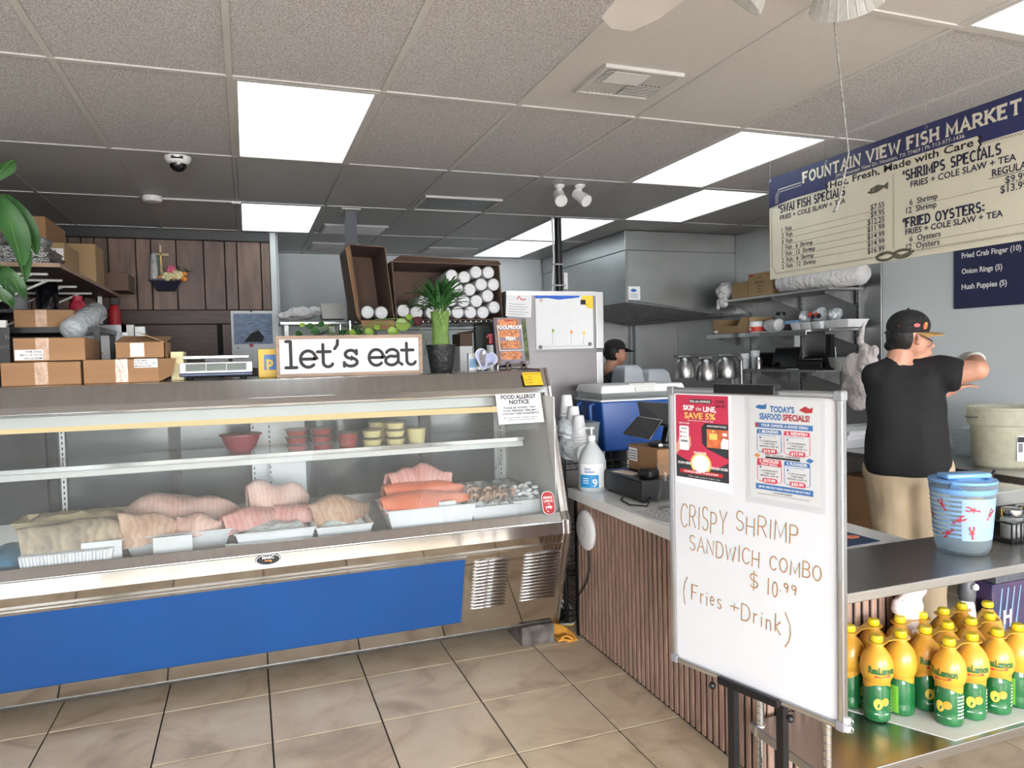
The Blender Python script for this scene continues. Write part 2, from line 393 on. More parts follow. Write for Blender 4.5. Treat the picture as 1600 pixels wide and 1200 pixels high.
mat('ink_grey', '77777a', .7, 0, 0)
mat('ink_white', 'f4f4f2', .6, 0, 0)
mat('blue_panel', '1c4a86', .33, 0, .05, 3)
mat('cooler_blue', '1a4a92', .38, 0, .05, 5)
mat('slat_wood', '9b7e6f', .55, 0, .2, 6, (9, 9, 1.2), detail=6)
mat('slat_back', '0e0d0c', .85, 0, .1)
mat('quartz', 'ececea', .12, 0, .02, 9)
mat('grout', '2a2724', .85, 0, .1, 30)
mat('wood_plank', '5e4a40', .5, 0, .3, 4, (5, 5, .8), detail=6, hex2='775d4e')
mat('wood_plank_b', '4d3b33', .5, 0, .3, 4, (5, 5, .8), detail=6, hex2='654d41')
mat('wood_trim', '45322b', .5, 0, .2, 5, (1, 8, 8))
mat('beam_black', '15161b', .5, 0, .1)
mat('dark_wall', '2a2522', .75, 0, .15)
mat('navy', '23284a', .45, 0, .04)
mat('cream_board', 'd9d3bf', .45, 0, .02)
mat('sign_navy', '262b55', .4, 0, .05)
mat('marker', 'a8744a', .6, 0, .15, 60)
mat('marker_ghost', 'b9dedd', .6, 0, .1, 60)
mat('board_white', 'd6d7dc', .14, 0, .01)
mat('alu', 'b9babd', .3, 1, .04)
mat('skin', 'c08e77', .5, 0, .05, 8, sss=.1)
mat('hair', '141212', .6, 0, .2, 60, bump=.4, bs=150)
mat('shirt_black', '0c0c10', .85, 0, .12, 5, bump=.25, bs=9, bumpd=.02)
mat('khaki', 'b7a489', .85, 0, .08, 5, bump=.3, bs=7, bumpd=.02)
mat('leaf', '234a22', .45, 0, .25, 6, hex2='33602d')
mat('lime_green', '7f9a3e', .45, 0, .2, 8)  # yellow-green of the trailing plant's paler leaves and a drawn flower
mat('stem_green', '5f7d36', .5, 0, .2, 20)
mat('pot_black', '1c1e21', .6, 0, .1, 12, bump=.8, bs=25, bumpd=.02)
mat('red', 'b0272f', .45, 0, .06)
mat('yellow_cap', 'e3cb25', .4, 0, .04)
mat('yellow', 'edc02e', .45, 0, .05)
mat('orange', 'e08b3a', .5, 0, .1)
mat('ice', 'e9eff1', .35, 0, .05, 40, bump=.8, bs=60, bumpd=.02)
mat('fish_cream', 'e2cfa6', .5, 0, .1, 14, bump=.3, bs=60)
mat('shrimp', 'c9a893', .3, 0, .3, 30, coat=.5, hex2='8f7466')
mat('plastic_film', 'dfe6e8', .12, 0, .1, 30, trans=.0, bump=.6, bs=35, bumpd=.03, coat=.6, alpha=.62)
mat('bag_white', 'e4e2e2', .35, 0, .05, 12, bump=.7, bs=28, bumpd=.03, alpha=.93)
mat('bag_pinkish', 'e3d8d5', .35, 0, .08, 12, bump=.7, bs=28, bumpd=.03, alpha=.95)
def fish_mat(name, c1, c2, scale=16, dist=5):
    m = bpy.data.materials.new(name); m.use_nodes = True; n = m.node_tree.nodes; L = m.node_tree.links; b = n['Principled BSDF']
    tc = n.new('ShaderNodeTexCoord'); w = n.new('ShaderNodeTexWave'); w.inputs['Scale'].default_value = scale; w.inputs['Distortion'].default_value = dist; w.inputs['Detail'].default_value = 3; w.inputs['Detail Scale'].default_value = 1.5
    L.new(tc.outputs['Object'], w.inputs['Vector']); nz = n.new('ShaderNodeTexNoise'); nz.inputs['Scale'].default_value = 9; nz.inputs['Detail'].default_value = 5; L.new(tc.outputs['Object'], nz.inputs['Vector'])
    mm = n.new('ShaderNodeMath'); mm.operation = 'MULTIPLY_ADD'; L.new(w.outputs['Fac'], mm.inputs[0]); mm.inputs[1].default_value = .16; mm.inputs[2].default_value = 0; m2 = n.new('ShaderNodeMath'); m2.operation = 'MULTIPLY_ADD'; L.new(nz.outputs[0], m2.inputs[0]); m2.inputs[1].default_value = .9; L.new(mm.outputs[0], m2.inputs[2])
    rp = n.new('ShaderNodeValToRGB'); L.new(m2.outputs[0], rp.inputs[0]); e = rp.color_ramp.elements; e[0].position = .3; e[0].color = lin(c1); e[1].position = .8; e[1].color = lin(c2); L.new(rp.outputs[0], b.inputs['Base Color'])
    b.inputs['Roughness'].default_value = .33; b.inputs['Coat Weight'].default_value = .35; b.inputs['Coat Roughness'].default_value = .15; b.inputs['Subsurface Weight'].default_value = .08; b.inputs['Subsurface Radius'].default_value = (.02, .01, .006)
    bp = n.new('ShaderNodeBump'); bp.inputs['Strength'].default_value = .25; bp.inputs['Distance'].default_value = .006; L.new(m2.outputs[0], bp.inputs['Height']); L.new(bp.outputs[0], b.inputs['Normal']); MATS[name] = m
fish_mat('fish_pink', 'dca898', 'f0d3c6', 14); fish_mat('fish_red', 'd28c85', 'ecc2b8', 12); fish_mat('fish_brown', 'b58a70', 'e3c5ae', 10, 9); fish_mat('salmon', 'e8704c', 'f39a78', 18, 3); fish_mat('fish_skin', '82776d', 'd8c3a6', 6, 12)
glass_mat('glass', 'f9fbfb', 1.5, 0, .05)  # faint milky share stands in for the haze of reflections on the case pane
glass_mat('glass_clear', 'fdfdfd', 1.3)
glass_mat('tub_clear', 'eef2f2', 1.35, .05, .35, 'e9eeee')
glass_mat('deli_clear', 'f8f8f8', 1.3, .05, .12, 'eeeeee')
glass_mat('jug_clear', 'f4f4ee', 1.4, .1, .62, 'ebe9d8')
glass_mat('pitcher_clear', 'eaf2f6', 1.4, .06, .2, 'dbe9f2')

def ceiling_tile_mat():
    m = bpy.data.materials.new('fissured_tile'); m.use_nodes = True; n = m.node_tree.nodes; L = m.node_tree.links; b = n['Principled BSDF']
    tc = n.new('ShaderNodeTexCoord'); nz = n.new('ShaderNodeTexNoise'); nz.inputs['Scale'].default_value = 190; nz.inputs['Detail'].default_value = 3; nz.inputs['Distortion'].default_value = .6
    geo = n.new('ShaderNodeNewGeometry'); L.new(geo.outputs['Position'], nz.inputs['Vector'])
    rp = n.new('ShaderNodeValToRGB'); L.new(nz.outputs[0], rp.inputs[0]); e = rp.color_ramp.elements
    e[0].position = .44; e[1].position = .54; e[0].color = lin('a5a2a4'); e[1].color = lin('d6d3d5')
    L.new(rp.outputs[0], b.inputs['Base Color']); b.inputs['Roughness'].default_value = .9
    bp = n.new('ShaderNodeBump'); bp.inputs['Strength'].default_value = .6; bp.inputs['Distance'].default_value = .01
    L.new(nz.outputs[0], bp.inputs['Height']); L.new(bp.outputs[0], b.inputs['Normal']); MATS['fissured_tile'] = m
def floor_tile_mat():
    m = bpy.data.materials.new('floor_tile'); m.use_nodes = True; n = m.node_tree.nodes; L = m.node_tree.links; b = n['Principled BSDF']
    geo = n.new('ShaderNodeNewGeometry'); oi = n.new('ShaderNodeObjectInfo')
    ad = n.new('ShaderNodeVectorMath'); ad.operation = 'MULTIPLY_ADD'; L.new(oi.outputs['Random'], ad.inputs[0]); ad.inputs[1].default_value = (17, 9, 5); L.new(geo.outputs['Position'], ad.inputs[2])
    nz = n.new('ShaderNodeTexNoise'); nz.inputs['Scale'].default_value = 3.2; nz.inputs['Detail'].default_value = 7; nz.inputs['Distortion'].default_value = 1.4; L.new(ad.outputs[0], nz.inputs['Vector'])
    rp = n.new('ShaderNodeValToRGB'); L.new(nz.outputs[0], rp.inputs[0]); e = rp.color_ramp.elements
    e[0].position = .3; e[0].color = lin('b19d85'); e[1].position = .62; e[1].color = lin('d8c6ac')
    x = e.new(.47); x.color = lin('cfba9e')
    L.new(rp.outputs[0], b.inputs['Base Color']); b.inputs['Roughness'].default_value = .38
    n2 = n.new('ShaderNodeTexNoise'); n2.inputs['Scale'].default_value = 30; L.new(ad.outputs[0], n2.inputs['Vector'])
    bp = n.new('ShaderNodeBump'); bp.inputs['Strength'].default_value = .08; bp.inputs['Distance'].default_value = .01; L.new(n2.outputs[0], bp.inputs['Height']); L.new(bp.outputs[0], b.inputs['Normal'])
    MATS['floor_tile'] = m
def lamp_mat(name, hexc, strength):
    m = bpy.data.materials.new(name); m.use_nodes = True; n = m.node_tree.nodes; n.remove(n['Principled BSDF'])
    e = n.new('ShaderNodeEmission'); e.inputs[0].default_value = lin(hexc); e.inputs[1].default_value = strength
    m.node_tree.links.new(e.outputs[0], n['Material Output'].inputs[0]); MATS[name] = m
ceiling_tile_mat(); floor_tile_mat()
lamp_mat('troffer_light', 'ecf7fa', PANEL_EMIT); lamp_mat('case_tube', 'ffe2a6', .95)

# ---------------------------------------------------------------- the setting
def structure(name, mb, m, **k): return tag(put(name, mb, m, None, **k), kind='structure')

floor = structure('floor', MB().box((WL-.1, WFRONT-.1, -.12), (WR+.1, WBACK+.1, -.006)), 'grout')
TX, TY, TX0, TY0 = .4571, .4666, -.8713, 3.5928
tile_cache = {}
def clip_piece(name, parent, x0, x1, y0, y1, z0, z1, m, bevel):
    k = (name, m, round(x1-x0, 3), round(y1-y0, 3))
    if k not in tile_cache:
        tile_cache[k] = _mesh(name, MB().box((0, 0, z0), (x1-x0, y1-y0, z1)), bevel, None, 1); tile_cache[k].materials.append(MATS[m])
    o = bpy.data.objects.new(name, tile_cache[k]); COL.objects.link(o); o.parent = parent; o.location = (x0, y0, 0); return o
for i in range(-3, 13):
    for j in range(-15, 6):
        x0, x1 = max(WL, TX0+TX*i+.0035), min(WR, TX0+TX*(i+1)-.0035); y0, y1 = max(WFRONT, TY0+TY*j+.0035), TY0+TY*(j+1)-.0035
        if x1-x0 < .03 or y1-y0 < .03: continue
        if x0 > 2.4 and y1 < 1.2: continue
        if x0 < -.9 and y1 < 1.0: continue
        clip_piece('floor_tile', floor, x0, x1, y0, y1, -.02, 0, 'floor_tile', .0015)
put('far_tiles', MB().box((2.35, WFRONT, -.02), (WR, 1.0, -.0005)).box((WL, WFRONT, -.02), (-.95, .8, -.0005)).box((WL, 6.3, -.02), (WR, WBACK, -.0005)), 'floor_tile', floor)

# ceiling with its grid, tiles and lights
GX, GY, GX0, GY0 = .61, 1.199, -.6351, 3.1112
LIGHTS = {(1, 0): 'square troffer light nearest the case centre, largest in view', (1, 2): 'troffer light near the wood wall, beyond the largest light',
          (5, 0): 'troffer light above the menu board, long parallelogram', (6, 1): 'troffer light beside the menu board top edge, towards the hood',
          (5, 2): 'troffer light over the kitchen, nearer of the adjoining pair', (5, 3): 'troffer light over the kitchen, farther of the adjoining pair',
          (5, -2): 'warm troffer light cut by the upper right corner', (1, -3): 'troffer light over the shop floor opposite the case, nearer the case', (4, -4): 'troffer light over the shop floor by the shop front windows'}
ceiling = structure('ceiling', MB().box((WL-.1, WFRONT-.1, CEIL+.03), (WR+.1, WBACK+.1, CEIL+.12)), 'dark_wall')
for i in range(-2, 9):
    for j in range(-6, 5):
        x0, x1 = max(WL, GX0+GX*i+.011), min(WR, GX0+GX*(i+1)-.011); y0, y1 = max(WFRONT, GY0+GY*j+.011), min(WBACK, GY0+GY*(j+1)-.011)
        if x1-x0 < .03 or y1-y0 < .03 or (i, j) in LIGHTS: continue
        m = 'vinyl_tile' if j >= 1 else ('pinhole_tile' if i in (3, 4) and j in (-1, -2) else 'fissured_tile')
        clip_piece('ceiling_tile', ceiling, x0, x1, y0, y1, CEIL+.004, CEIL+.02, m, .002)
for i in range(-1, 9):
    x = GX0+GX*i
    if WL < x < WR: put('grid_runner', MB().box((x-.012, WFRONT, CEIL-.001), (x+.012, 4.31, CEIL+.025)), 'grid_paint', ceiling); put('grid_runner', MB().box((x-.010, 4.31, CEIL-.001), (x+.010, WBACK, CEIL+.025)), 'vinyl_tile', ceiling)
for j in range(-5, 5):
    y = GY0+GY*j
    put('cross_runner', MB().box((WL, y-.012, CEIL-.002), (WR, y+.012, CEIL+.025)), 'grid_paint' if j < 1 else 'vinyl_tile', ceiling)
for (i, j), lab in LIGHTS.items():
    x0, y0 = GX0+GX*i, GY0+GY*j; x1, y1 = x0+GX, y0+GY
    t = thing('ceiling_light', lab, 'ceiling light', ((x0+x1)/2, (y0+y1)/2, CEIL), 0, 'troffer lights in the ceiling grid')
    fr = MB()
    for a, b in (((x0+.012, y0+.012), (x0+.03, y1-.012)), ((x1-.03, y0+.012), (x1-.012, y1-.012)), ((x0+.03, y0+.012), (x1-.03, y0+.03)), ((x0+.03, y1-.03), (x1-.03, y1-.012))):
        fr.box((*a, CEIL-.003), (*b, CEIL+.02))
    put('frame', fr, 'grid_paint', t)
    put('diffuser', MB().box((x0+.03, y0+.03, CEIL+.002), (x1-.03, y1-.03, CEIL+.012)), 'troffer_light', t)

# walls
structure('wall_left', MB().box((WL-.1, WFRONT-.1, 0), (WL, 4.31, CEIL+.03)), 'wall_white')
structure('wall_west', MB().box((WL-.1, 4.31, 0), (WL, WBACK, CEIL+.03)), 'dark_wall')
front = MB()
WINS = ((-1.55, .05), (.2, 1.8), (2.75, 4.4)); DOOR = (1.95, 2.65)
front.box((WL-.1, WFRONT-.1, 0), (WR+.1, WFRONT, .3)).box((WL-.1, WFRONT-.1, 2.35), (WR+.1, WFRONT, CEIL+.03))
for a, b in ((WL-.1, -1.55), (.05, .2), (1.8, 2.75), (4.4, WR+.1)): front.box((a, WFRONT-.1, .3), (b, WFRONT, 2.35))
structure('wall_front', front, 'wall_white')
for k, (a, b) in enumerate(WINS):
    w = structure('window_%d' % (k+1), MB().box((a, WFRONT-.07, .3), (a+.05, WFRONT-.01, 2.35)).box((b-.05, WFRONT-.07, .3), (b, WFRONT-.01, 2.35)).box((a, WFRONT-.07, .3), (b, WFRONT-.01, .35)).box((a, WFRONT-.07, 2.3), (b, WFRONT-.01, 2.35)).box(((a+b)/2-.025, WFRONT-.07, .35), ((a+b)/2+.025, WFRONT-.01, 2.3)), 'alu')
    put('pane', MB().box((a+.05, WFRONT-.045, .35), ((a+b)/2-.025, WFRONT-.04, 2.3)), 'glass_clear', w); put('pane', MB().box(((a+b)/2+.025, WFRONT-.045, .35), (b-.05, WFRONT-.04, 2.3)), 'glass_clear', w)
structure('pavement', MB().box((-14, -16, -.2), (16, WFRONT-.1, -.12)), 'concrete')

# timber-panelled wall at the back left
wood = structure('wall_back', MB().box((WL, WOOD_Y, 0), (.225, WOOD_Y+.1, CEIL+.03)), 'slat_back')
xs = [-1.75, -1.6, -1.48, -1.33, -1.235, -1.141, -1.043, -.839, -.724, -.532, -.317, -.148, -.049, .147, .225]
for k in range(len(xs)-1):
    put('plank', MB().box((xs[k]+.004, WOOD_Y-.014, 2.04), (xs[k+1]-.004, WOOD_Y, 2.63)), ('wood_plank', 'wood_plank_b')[(k*7//3) % 2], wood, bevel=.003, seg=1)
put('rail_board', MB().box((WL, WOOD_Y-.02, 1.92), (.225, WOOD_Y, 2.036)), 'wood_trim', wood, bevel=.003)
for a, b in ((WL, -.98), (-.97, -.232), (-.19, .225)):
    put('lower_board', MB().box((a, WOOD_Y-(.012 if a != -.97 else .006), 0), (b, WOOD_Y, 1.915)), 'wood_plank_b' if a != -.97 else 'wood_trim', wood, bevel=.003)
structure('trim_1', MB().box((WL, WOOD_Y-.05, 2.63), (.225, WOOD_Y, CEIL)), 'beam_black', bevel=.004)
structure('trim_2', MB().box((.225, WOOD_Y-.03, 0), (.275, WOOD_Y+.12, CEIL)), 'wall_white', bevel=.003)
structure('wall_partition', MB().box((.225, WOOD_Y+.12, 0), (.3, WBACK, CEIL+.03)), 'wall_white')
structure('wall_rear', MB().box((.2, WBACK, 0), (WR+.1, WBACK+.1, CEIL+.03)), 'wall_white')
# right wall: painted in front, clad in steel sheets in the kitchen
clad = structure('wall_right', MB().box((WR, WFRONT-.1, 0), (WR+.1, WBACK+.1, CEIL+.03)), 'wall_white')
put('steel_backing', MB().box((WR-.004, 4.22, .0), (WR+.001, 7.9, CEIL)), 'steel_soft', clad)
for a, b in ((4.22, 5.1), (5.1, 6.0), (6.0, 7.0), (7.0, 7.95)):
    put('steel_sheet', MB().box((WR-.012, a+.003, .02), (WR-.004, b-.003, CEIL-.01)), 'steel_soft', clad, bevel=.002, seg=1)
rear = bpy.data.objects['wall_rear']
for a, b in ((3.2, 3.85), (3.85, WR-.02)): put('steel_sheet', MB().box((a+.002, WBACK-.01, .02), (b-.002, WBACK, 2.15)), 'steel_soft', rear, bevel=.002, seg=1)

# ---------------------------------------------------------------- refrigerated display case
CX0, CX1 = -1.68, 1.57
def case_y(z):                                                # outer front profile of the case
    P = [(.10, 3.66), (.635, 3.485), (.70, 3.49), (.745, 3.52), (1.405, 3.722), (1.42, 3.735), (1.5, 3.785)]
    for (z0, y0), (z1, y1) in zip(P, P[1:]):
        if z <= z1: return y0+(y1-y0)*(z-z0)/(z1-z0)
    return P[-1][1]
case = thing('display_case', 'long stainless refrigerated fish case with slanted glass and blue front panel', 'display case', (0, 4.0, 0))
def sheet(x0, x1, za, zb, out=0, th=.015):
    ya, yb = case_y(za), case_y(zb); d = Vector((0, yb-ya, zb-za)).normalized(); n = Vector((0, -d.z, d.y))
    a, b = Vector((0, ya, za))+n*out, Vector((0, yb, zb))+n*out
    return MB().prism([(x0, a.y, a.z), (x0, b.y, b.z), (x0, b.y-n.y*th, b.z-n.z*th), (x0, a.y-n.y*th, a.z-n.z*th)], (x1-x0, 0, 0)), (a, b, n)
put('front_sheet', sheet(CX0+.02, CX1-.025, .115, .635)[0], 'mirror_steel', case)
put('blue_panel', sheet(CX0+.05, 1.005, .195, .562, .006, .006)[0], 'blue_panel', case, bevel=.0015, label='blue enamelled front panel')
put('panel_moulding', sheet(CX0+.04, 1.012, .562, .572, .010, .01)[0], 'chrome', case)
put('panel_moulding', sheet(CX0+.04, CX1-.03, .583, .590, .010, .01)[0], 'chrome', case)
put('panel_moulding', sheet(CX0+.04, 1.012, .186, .195, .008, .008)[0], 'chrome', case)
put('bottom_rail', sheet(CX0+.02, CX1-.03, .10, .118, .004, .02)[0], 'galv', case, bevel=.002)
put('service_panel', sheet(1.012, CX1-.035, .19, .578, .003, .006)[0], 'mirror_steel', case, bevel=.001)
for x0, x1, za, zb in ((1.05, 1.245, .265, .535), (1.325, 1.535, .27, .54)):
    n = 15
    for k in range(n):
        z = za+(zb-za)*k/(n-1); _, (a, b, nn) = sheet(0, 1, z, z+.01, .003)
        c = Vector((0, case_y(z), z))+nn*.003; pts = []
        for q in range(7):
            t = q/6; pts.append((x0+(x1-x0)*t, c.y+nn.y*.002, c.z))
        put('louver', MB().tube([(x0, c.y, c.z), (x0+.015, c.y+nn.y*.004, c.z), ((x0+x1)/2, c.y+nn.y*.006, c.z), (x1-.015, c.y+nn.y*.004, c.z), (x1, c.y, c.z)], [.002, .0068, .0072, .0068, .002], 8), 'chrome', case, smooth=50)
bump, (ba, bb, bn) = sheet(CX0, CX1-.02, .632, .702, .006, .05)
put('bumper_rail', bump, 'chrome', case, bevel=.004)
put('sill', sheet(CX0+.02, CX1-.03, .702, .747, 0, .04)[0], 'steel_case', case, bevel=.002)
ra, rb = case_y(1.37), case_y(1.408)
put('top_rail', sheet(CX0, CX1-.02, 1.372, 1.408, .012, .03)[0], 'chrome', case, bevel=.003)
put('canopy', MB().prism([(CX0, 3.728, 1.408), (CX0, 3.780, 1.496), (CX0, 3.79, 1.5), (CX0, 4.42, 1.5), (CX0, 4.42, 1.44), (CX0, 3.80, 1.42)], (CX1-.02-CX0, 0, 0)), 'steel_case', case, bevel=.003)
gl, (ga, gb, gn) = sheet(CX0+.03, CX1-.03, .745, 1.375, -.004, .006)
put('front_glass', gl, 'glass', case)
prof = [(3.67, .09), (3.475, .635), (3.48, .71), (3.51, .75), (3.712, 1.41), (3.76, 1.51), (4.44, 1.51), (4.44, .09)]
for x, s in ((CX1, 1), (CX0, -1)):
    put('end_panel', MB().prism([(x-.03*(s > 0), y, z) for y, z in prof], (.03, 0, 0)), 'steel_case', case, bevel=.002)
    for k, (off, m) in enumerate(((-.003, 'chrome'), (.006, 'black_rubber'), (.016, 'chrome'), (.026, 'black_rubber'), (.036, 'chrome'))):
        mb = MB()
        for (y0, z0), (y1, z1) in zip(prof[:6], prof[1:6]):
            mb.bar((x+s*.002, y0+off-.004, z0), (x+s*.002, y1+off-.004, z1), .010 if m == 'chrome' else .0085, .012, up=(1, 0, 0))
        put('edge_trim', mb, m, case)
# inside
put('back_frame', MB().box((CX0+.03, 4.36, .65), (CX1-.03, 4.40, .78)).box((CX0+.03, 4.36, 1.36), (CX1-.03, 4.40, 1.44)), 'steel_case', case)
for a, b in ((CX0+.03, -1.0), (-.42, -.36), (.30, .36), (-.99, -.95), (.98, 1.05), (1.46, CX1-.03)):
    put('door_stile', MB().box((a, 4.355, .78), (b, 4.40, 1.36)), 'black_metal' if b < 1.4 else 'offwhite_plastic', case)
mat('door_dark', '4a5054', .15, 0, .2, 3, coat=.5)
for a, b in ((-.95, -.42), (-.36, .02), (.36, .98), (1.05, 1.46)):
    put('sliding_door', MB().box((a, 4.372, .78), (b, 4.385, 1.36)), 'door_dark', case)
put('mullion', MB().box((.02, 4.35, .78), (.30, 4.40, 1.36)), 'white_plastic', case)
put('deck', MB().prism([(CX0+.03, 3.53, .66), (CX0+.03, 4.36, .70), (CX0+.03, 4.36, .685), (CX0+.03, 3.53, .64)], (CX1-CX0-.06, 0, 0)), 'steel_case', case)
put('deck_lining', MB().box((CX1-.036, 3.56, .68), (CX1-.031, 4.36, 1.36)), 'offwhite_plastic', case)
put('inner_lip', MB().box((CX0+.04, 3.55, .70), (CX1-.04, 3.565, .735)), 'offwhite_plastic', case, bevel=.002)
body = MB().box((CX0+.03, 3.72, .12), (CX1-.03, 4.40, .62))
put('body', body, 'galv', case)
shelf = put('glass_shelf', MB().box((CX0+.05, 3.86, 1.107), (CX1-.10, 4.30, 1.115)), 'glass_clear', case)
put('shelf_lip', MB().box((CX0+.05, 3.845, 1.098), (CX1-.10, 3.86, 1.122)), 'chrome', case, bevel=.002)
put('shelf_lamp_housing', MB().box((CX0+.05, 3.862, 1.066), (CX1-.10, 3.905, 1.098)), 'offwhite_plastic', case, bevel=.003)
for x in (.018, .104, 1.495, -.92):
    st = MB().box((x-.012, 4.335, .80), (x+.012, 4.352, 1.36)); put('shelf_standard', st, 'white_plastic', case)
    sl = MB()
    for k in range(18): sl.box((x-.003, 4.332, .83+k*.029), (x+.003, 4.336, .845+k*.029))
    put('standard_slots', sl, 'black_rubber', case)
    put('bracket', MB().prism([(x-.003, 4.335, 1.09), (x-.003, 3.9, 1.09), (x-.003, 3.9, 1.08), (x-.003, 4.335, 1.03)], (.006, 0, 0)), 'galv', case)
put('lamp_cable', MB().tube([(1.43, 4.28, 1.09), (1.46, 4.2, 1.02), (1.47, 4.25, .93), (1.44, 4.3, .86)], .006, 6), 'offwhite_plastic', case, smooth=60)
put('lamp_cable', MB().tube([(.05, 4.25, 1.08), (.10, 4.28, 1.03), (.09, 4.3, .95), (.12, 4.3, .90)], .005, 6), 'offwhite_plastic', case, smooth=60)
put('light_tube', MB().tube([(CX0+.08, 3.84, 1.305), (CX1-.08, 3.84, 1.285)], .016, 12), 'case_tube', case, smooth=60, label='lit warm fluorescent tube')
put('tube_housing', MB().prism([(CX0+.06, 3.80, 1.36), (CX0+.06, 3.80, 1.31), (CX0+.06, 3.86, 1.335), (CX0+.06, 3.90, 1.36)], (CX1-CX0-.12, 0, 0)), 'offwhite_plastic', case)
put('foot', MB().box((CX1-.22, 3.63, 0), (CX1-.03, 3.83, .105)), mat('concrete_block', '7b756f', .9, 0, .25, 14, bump=.5, bs=40, hex2='4c4744'), case, bevel=.006, label='rough concrete block under the corner')
put('foot', MB().box((CX0+.05, 3.8, 0), (CX0+.25, 4.1, .105)), 'concrete_block', case, bevel=.006)
put('foot', MB().box((-.2, 4.0, 0), (0, 4.3, .105)), 'concrete_block', case, bevel=.006)
# maker's oval badge on the bumper
c = Vector((at(419, 874, 1, 3.478))); bf = frame(c, (1, 0, 0), (0, .05, 1)); bd = put('badge', MB().prism([c+bf[1]*(.056*math.cos(t*.2618))+bf[2]*(.026*math.sin(t*.2618)) for t in range(24)], bf[3]*.004), 'ink_black', case)
bd_r = MB()
for mb in (type_mb(bf, 'MARC', 0, .004, .013, 'C', .02, lift=.006),): bd_r.join(mb)
bd_r.join(ribbon(bf, arc(0, 0, .052, .0235, 0, 360, 24), .0022, .0055))
put('badge_lettering', bd_r, 'ink_white', bd)
put('badge_mark', poly2(bf, [(-.016, -.002), (.012, -.002), (.016, -.010), (.011, -.013), (.006, -.006), (-.015, -.007)], .006), 'orange', bd)

# notices stuck to the glass and canopy
def glass_frame(px, py, out=.006):
    """frame on the slanted glass at photo pixel"""
    for k in range(20):
        z = 1.0 if k == 0 else p.z; p = aY(px, py, case_y(z))
    n = gn; return frame(p+n*out, (1, 0, 0), (0, gb.y-ga.y, gb.z-ga.z))
gf = glass_frame(779, 664)
W_, H_ = .262, .175
ns = thing('allergy_notice', 'white FOOD ALLERGY NOTICE sign on the case glass', 'sign', gf[0])
o, r, u, n = gf
put('plate', MB().prism([o, o+r*W_, o+r*W_+u*H_, o+u*H_], n*.003), 'label_white', ns)
tx = MB()
f2 = (o+n*.003, r, u, n)
tx.join(type_mb(f2, 'FOOD ALLERGY', W_/2, .138, .022, 'C', .035, .205)).join(type_mb(f2, 'NOTICE', W_/2, .109, .022, 'C', .035))
for k, s in enumerate(('PLEASE BE ADVISED THAT', 'FOOD PREPARED HERE MAY', 'CONTAIN THESE INGREDIENTS:')): tx.join(type_mb(f2, s, W_/2, .083-.0165*k, .0105, 'C', .03, (.185, .195, .215)[k]))
for k, s in enumerate(('MILK, EGGS, WHEAT, SOYBEAN, PEANUTS,', 'TREE NUTS, FISH AND SHELLFISH')): tx.join(type_mb(f2, s, W_/2, .030-.012*k, .0062, 'C', .02, (.2, .16)[k]))
put('lettering', tx, 'ink_black', ns)
o = aY(819, 603, 3.728); u = Vector((0, .052, .088)).normalized(); yf = frame(o+Vector((0, -.012, .002)), (1, 0, 0), u)
yn = thing('price_note', 'small yellow handwritten note on the case corner', 'note', o)
o, r, u, n = yf
put('note_paper', MB().prism([o, o+r*.112, o+r*.112+u*.082, o+u*.082], n*.0008), 'yellow', yn)
tx = MB(); f2 = (o+n*.001, r, u, n); rnd = random.Random(3)
for k, ww in enumerate((.10, .05, .045, .045)):
    x = .006+(.02 if k == 1 else 0)
    while x < ww: tx.join(ribbon(f2, [(x, .068-.018*k), (x+.004, .072-.018*k+rnd.random()*.004), (x+.006, .066-.018*k)], .0016)); x += .009
put('handwriting', tx, 'ink_black', yn)
gf = glass_frame(856, 786); o, r, u, n = gf
st = thing('review_sticker', 'red rounded PEOPLE LOVE US sticker at the case glass end', 'sticker', o)
put('sticker_rim', rrect2(gf, -.036, -.062, .036, .062, .03, .0006), 'label_white', st); put('sticker_face', rrect2(gf, -.033, -.059, .033, .059, .028, .0012), 'red', st)
tx = MB()
for s, y, h in (('PEOPLE', .022, .012), ('LOVE US', .004, .012), ('ON', -.008, .005), ('yelp', -.028, .016)): tx.join(type_mb(gf, s, 0, y, h, 'C', .03, .05 if h == .012 else None, .002))
tx.join(oval2(gf, -.008, -.044, .004, .004, .002)); put('lettering', tx, 'ink_white', st)

# food in the case
def tub(name, label, c, L, W, H, m='foam', group=None, rz=0, taper=.86, parts=True, cat='tub', th=.006):
    """open tapered tub standing on z = c.z"""
    t = thing(name, label, cat, c, rz, group); M = BASE[t.name]; mb = MB()
    def ring(k, z, ins=0): return [(sx*(L/2*k-ins), sy*(W/2*k-ins), z) for sx, sy in ((-1, -1), (1, -1), (1, 1), (-1, 1))]
    rings = [ring(taper, 0), ring(1, H), ring(1.04, H), ring(1.04, H+.006), ring(1, H+.006, th), ring(taper, .008, th)]
    vs = [M @ Vector(p) for q in rings for p in q]; fs = [(3, 2, 1, 0)]
    for i in range(5): fs += [(i*4+j, i*4+(j+1) % 4, i*4+4+(j+1) % 4, i*4+4+j) for j in range(4)]
    fs.append((20, 21, 22, 23)); mb.add(vs, fs); put('tub_shell', mb, m, t, bevel=.004, smooth=40); return t
def ice_fill(t, c, L, W, z0, hh, seed=0, m='ice'):
    M = BASE[t.name]; rnd = random.Random(seed)
    def fn(u, v):
        x, y = (u-.5)*L, (v-.5)*W; e = min(u, 1-u, v, 1-v)*6; e = min(1, e)
        return M @ Vector((x, y, z0+hh*e*(.7+.5*mnoise.noise(Vector((x*22, y*22, seed))))))
    put('ice', MB().grid(fn, 16, 12, .015), m, t, smooth=60)
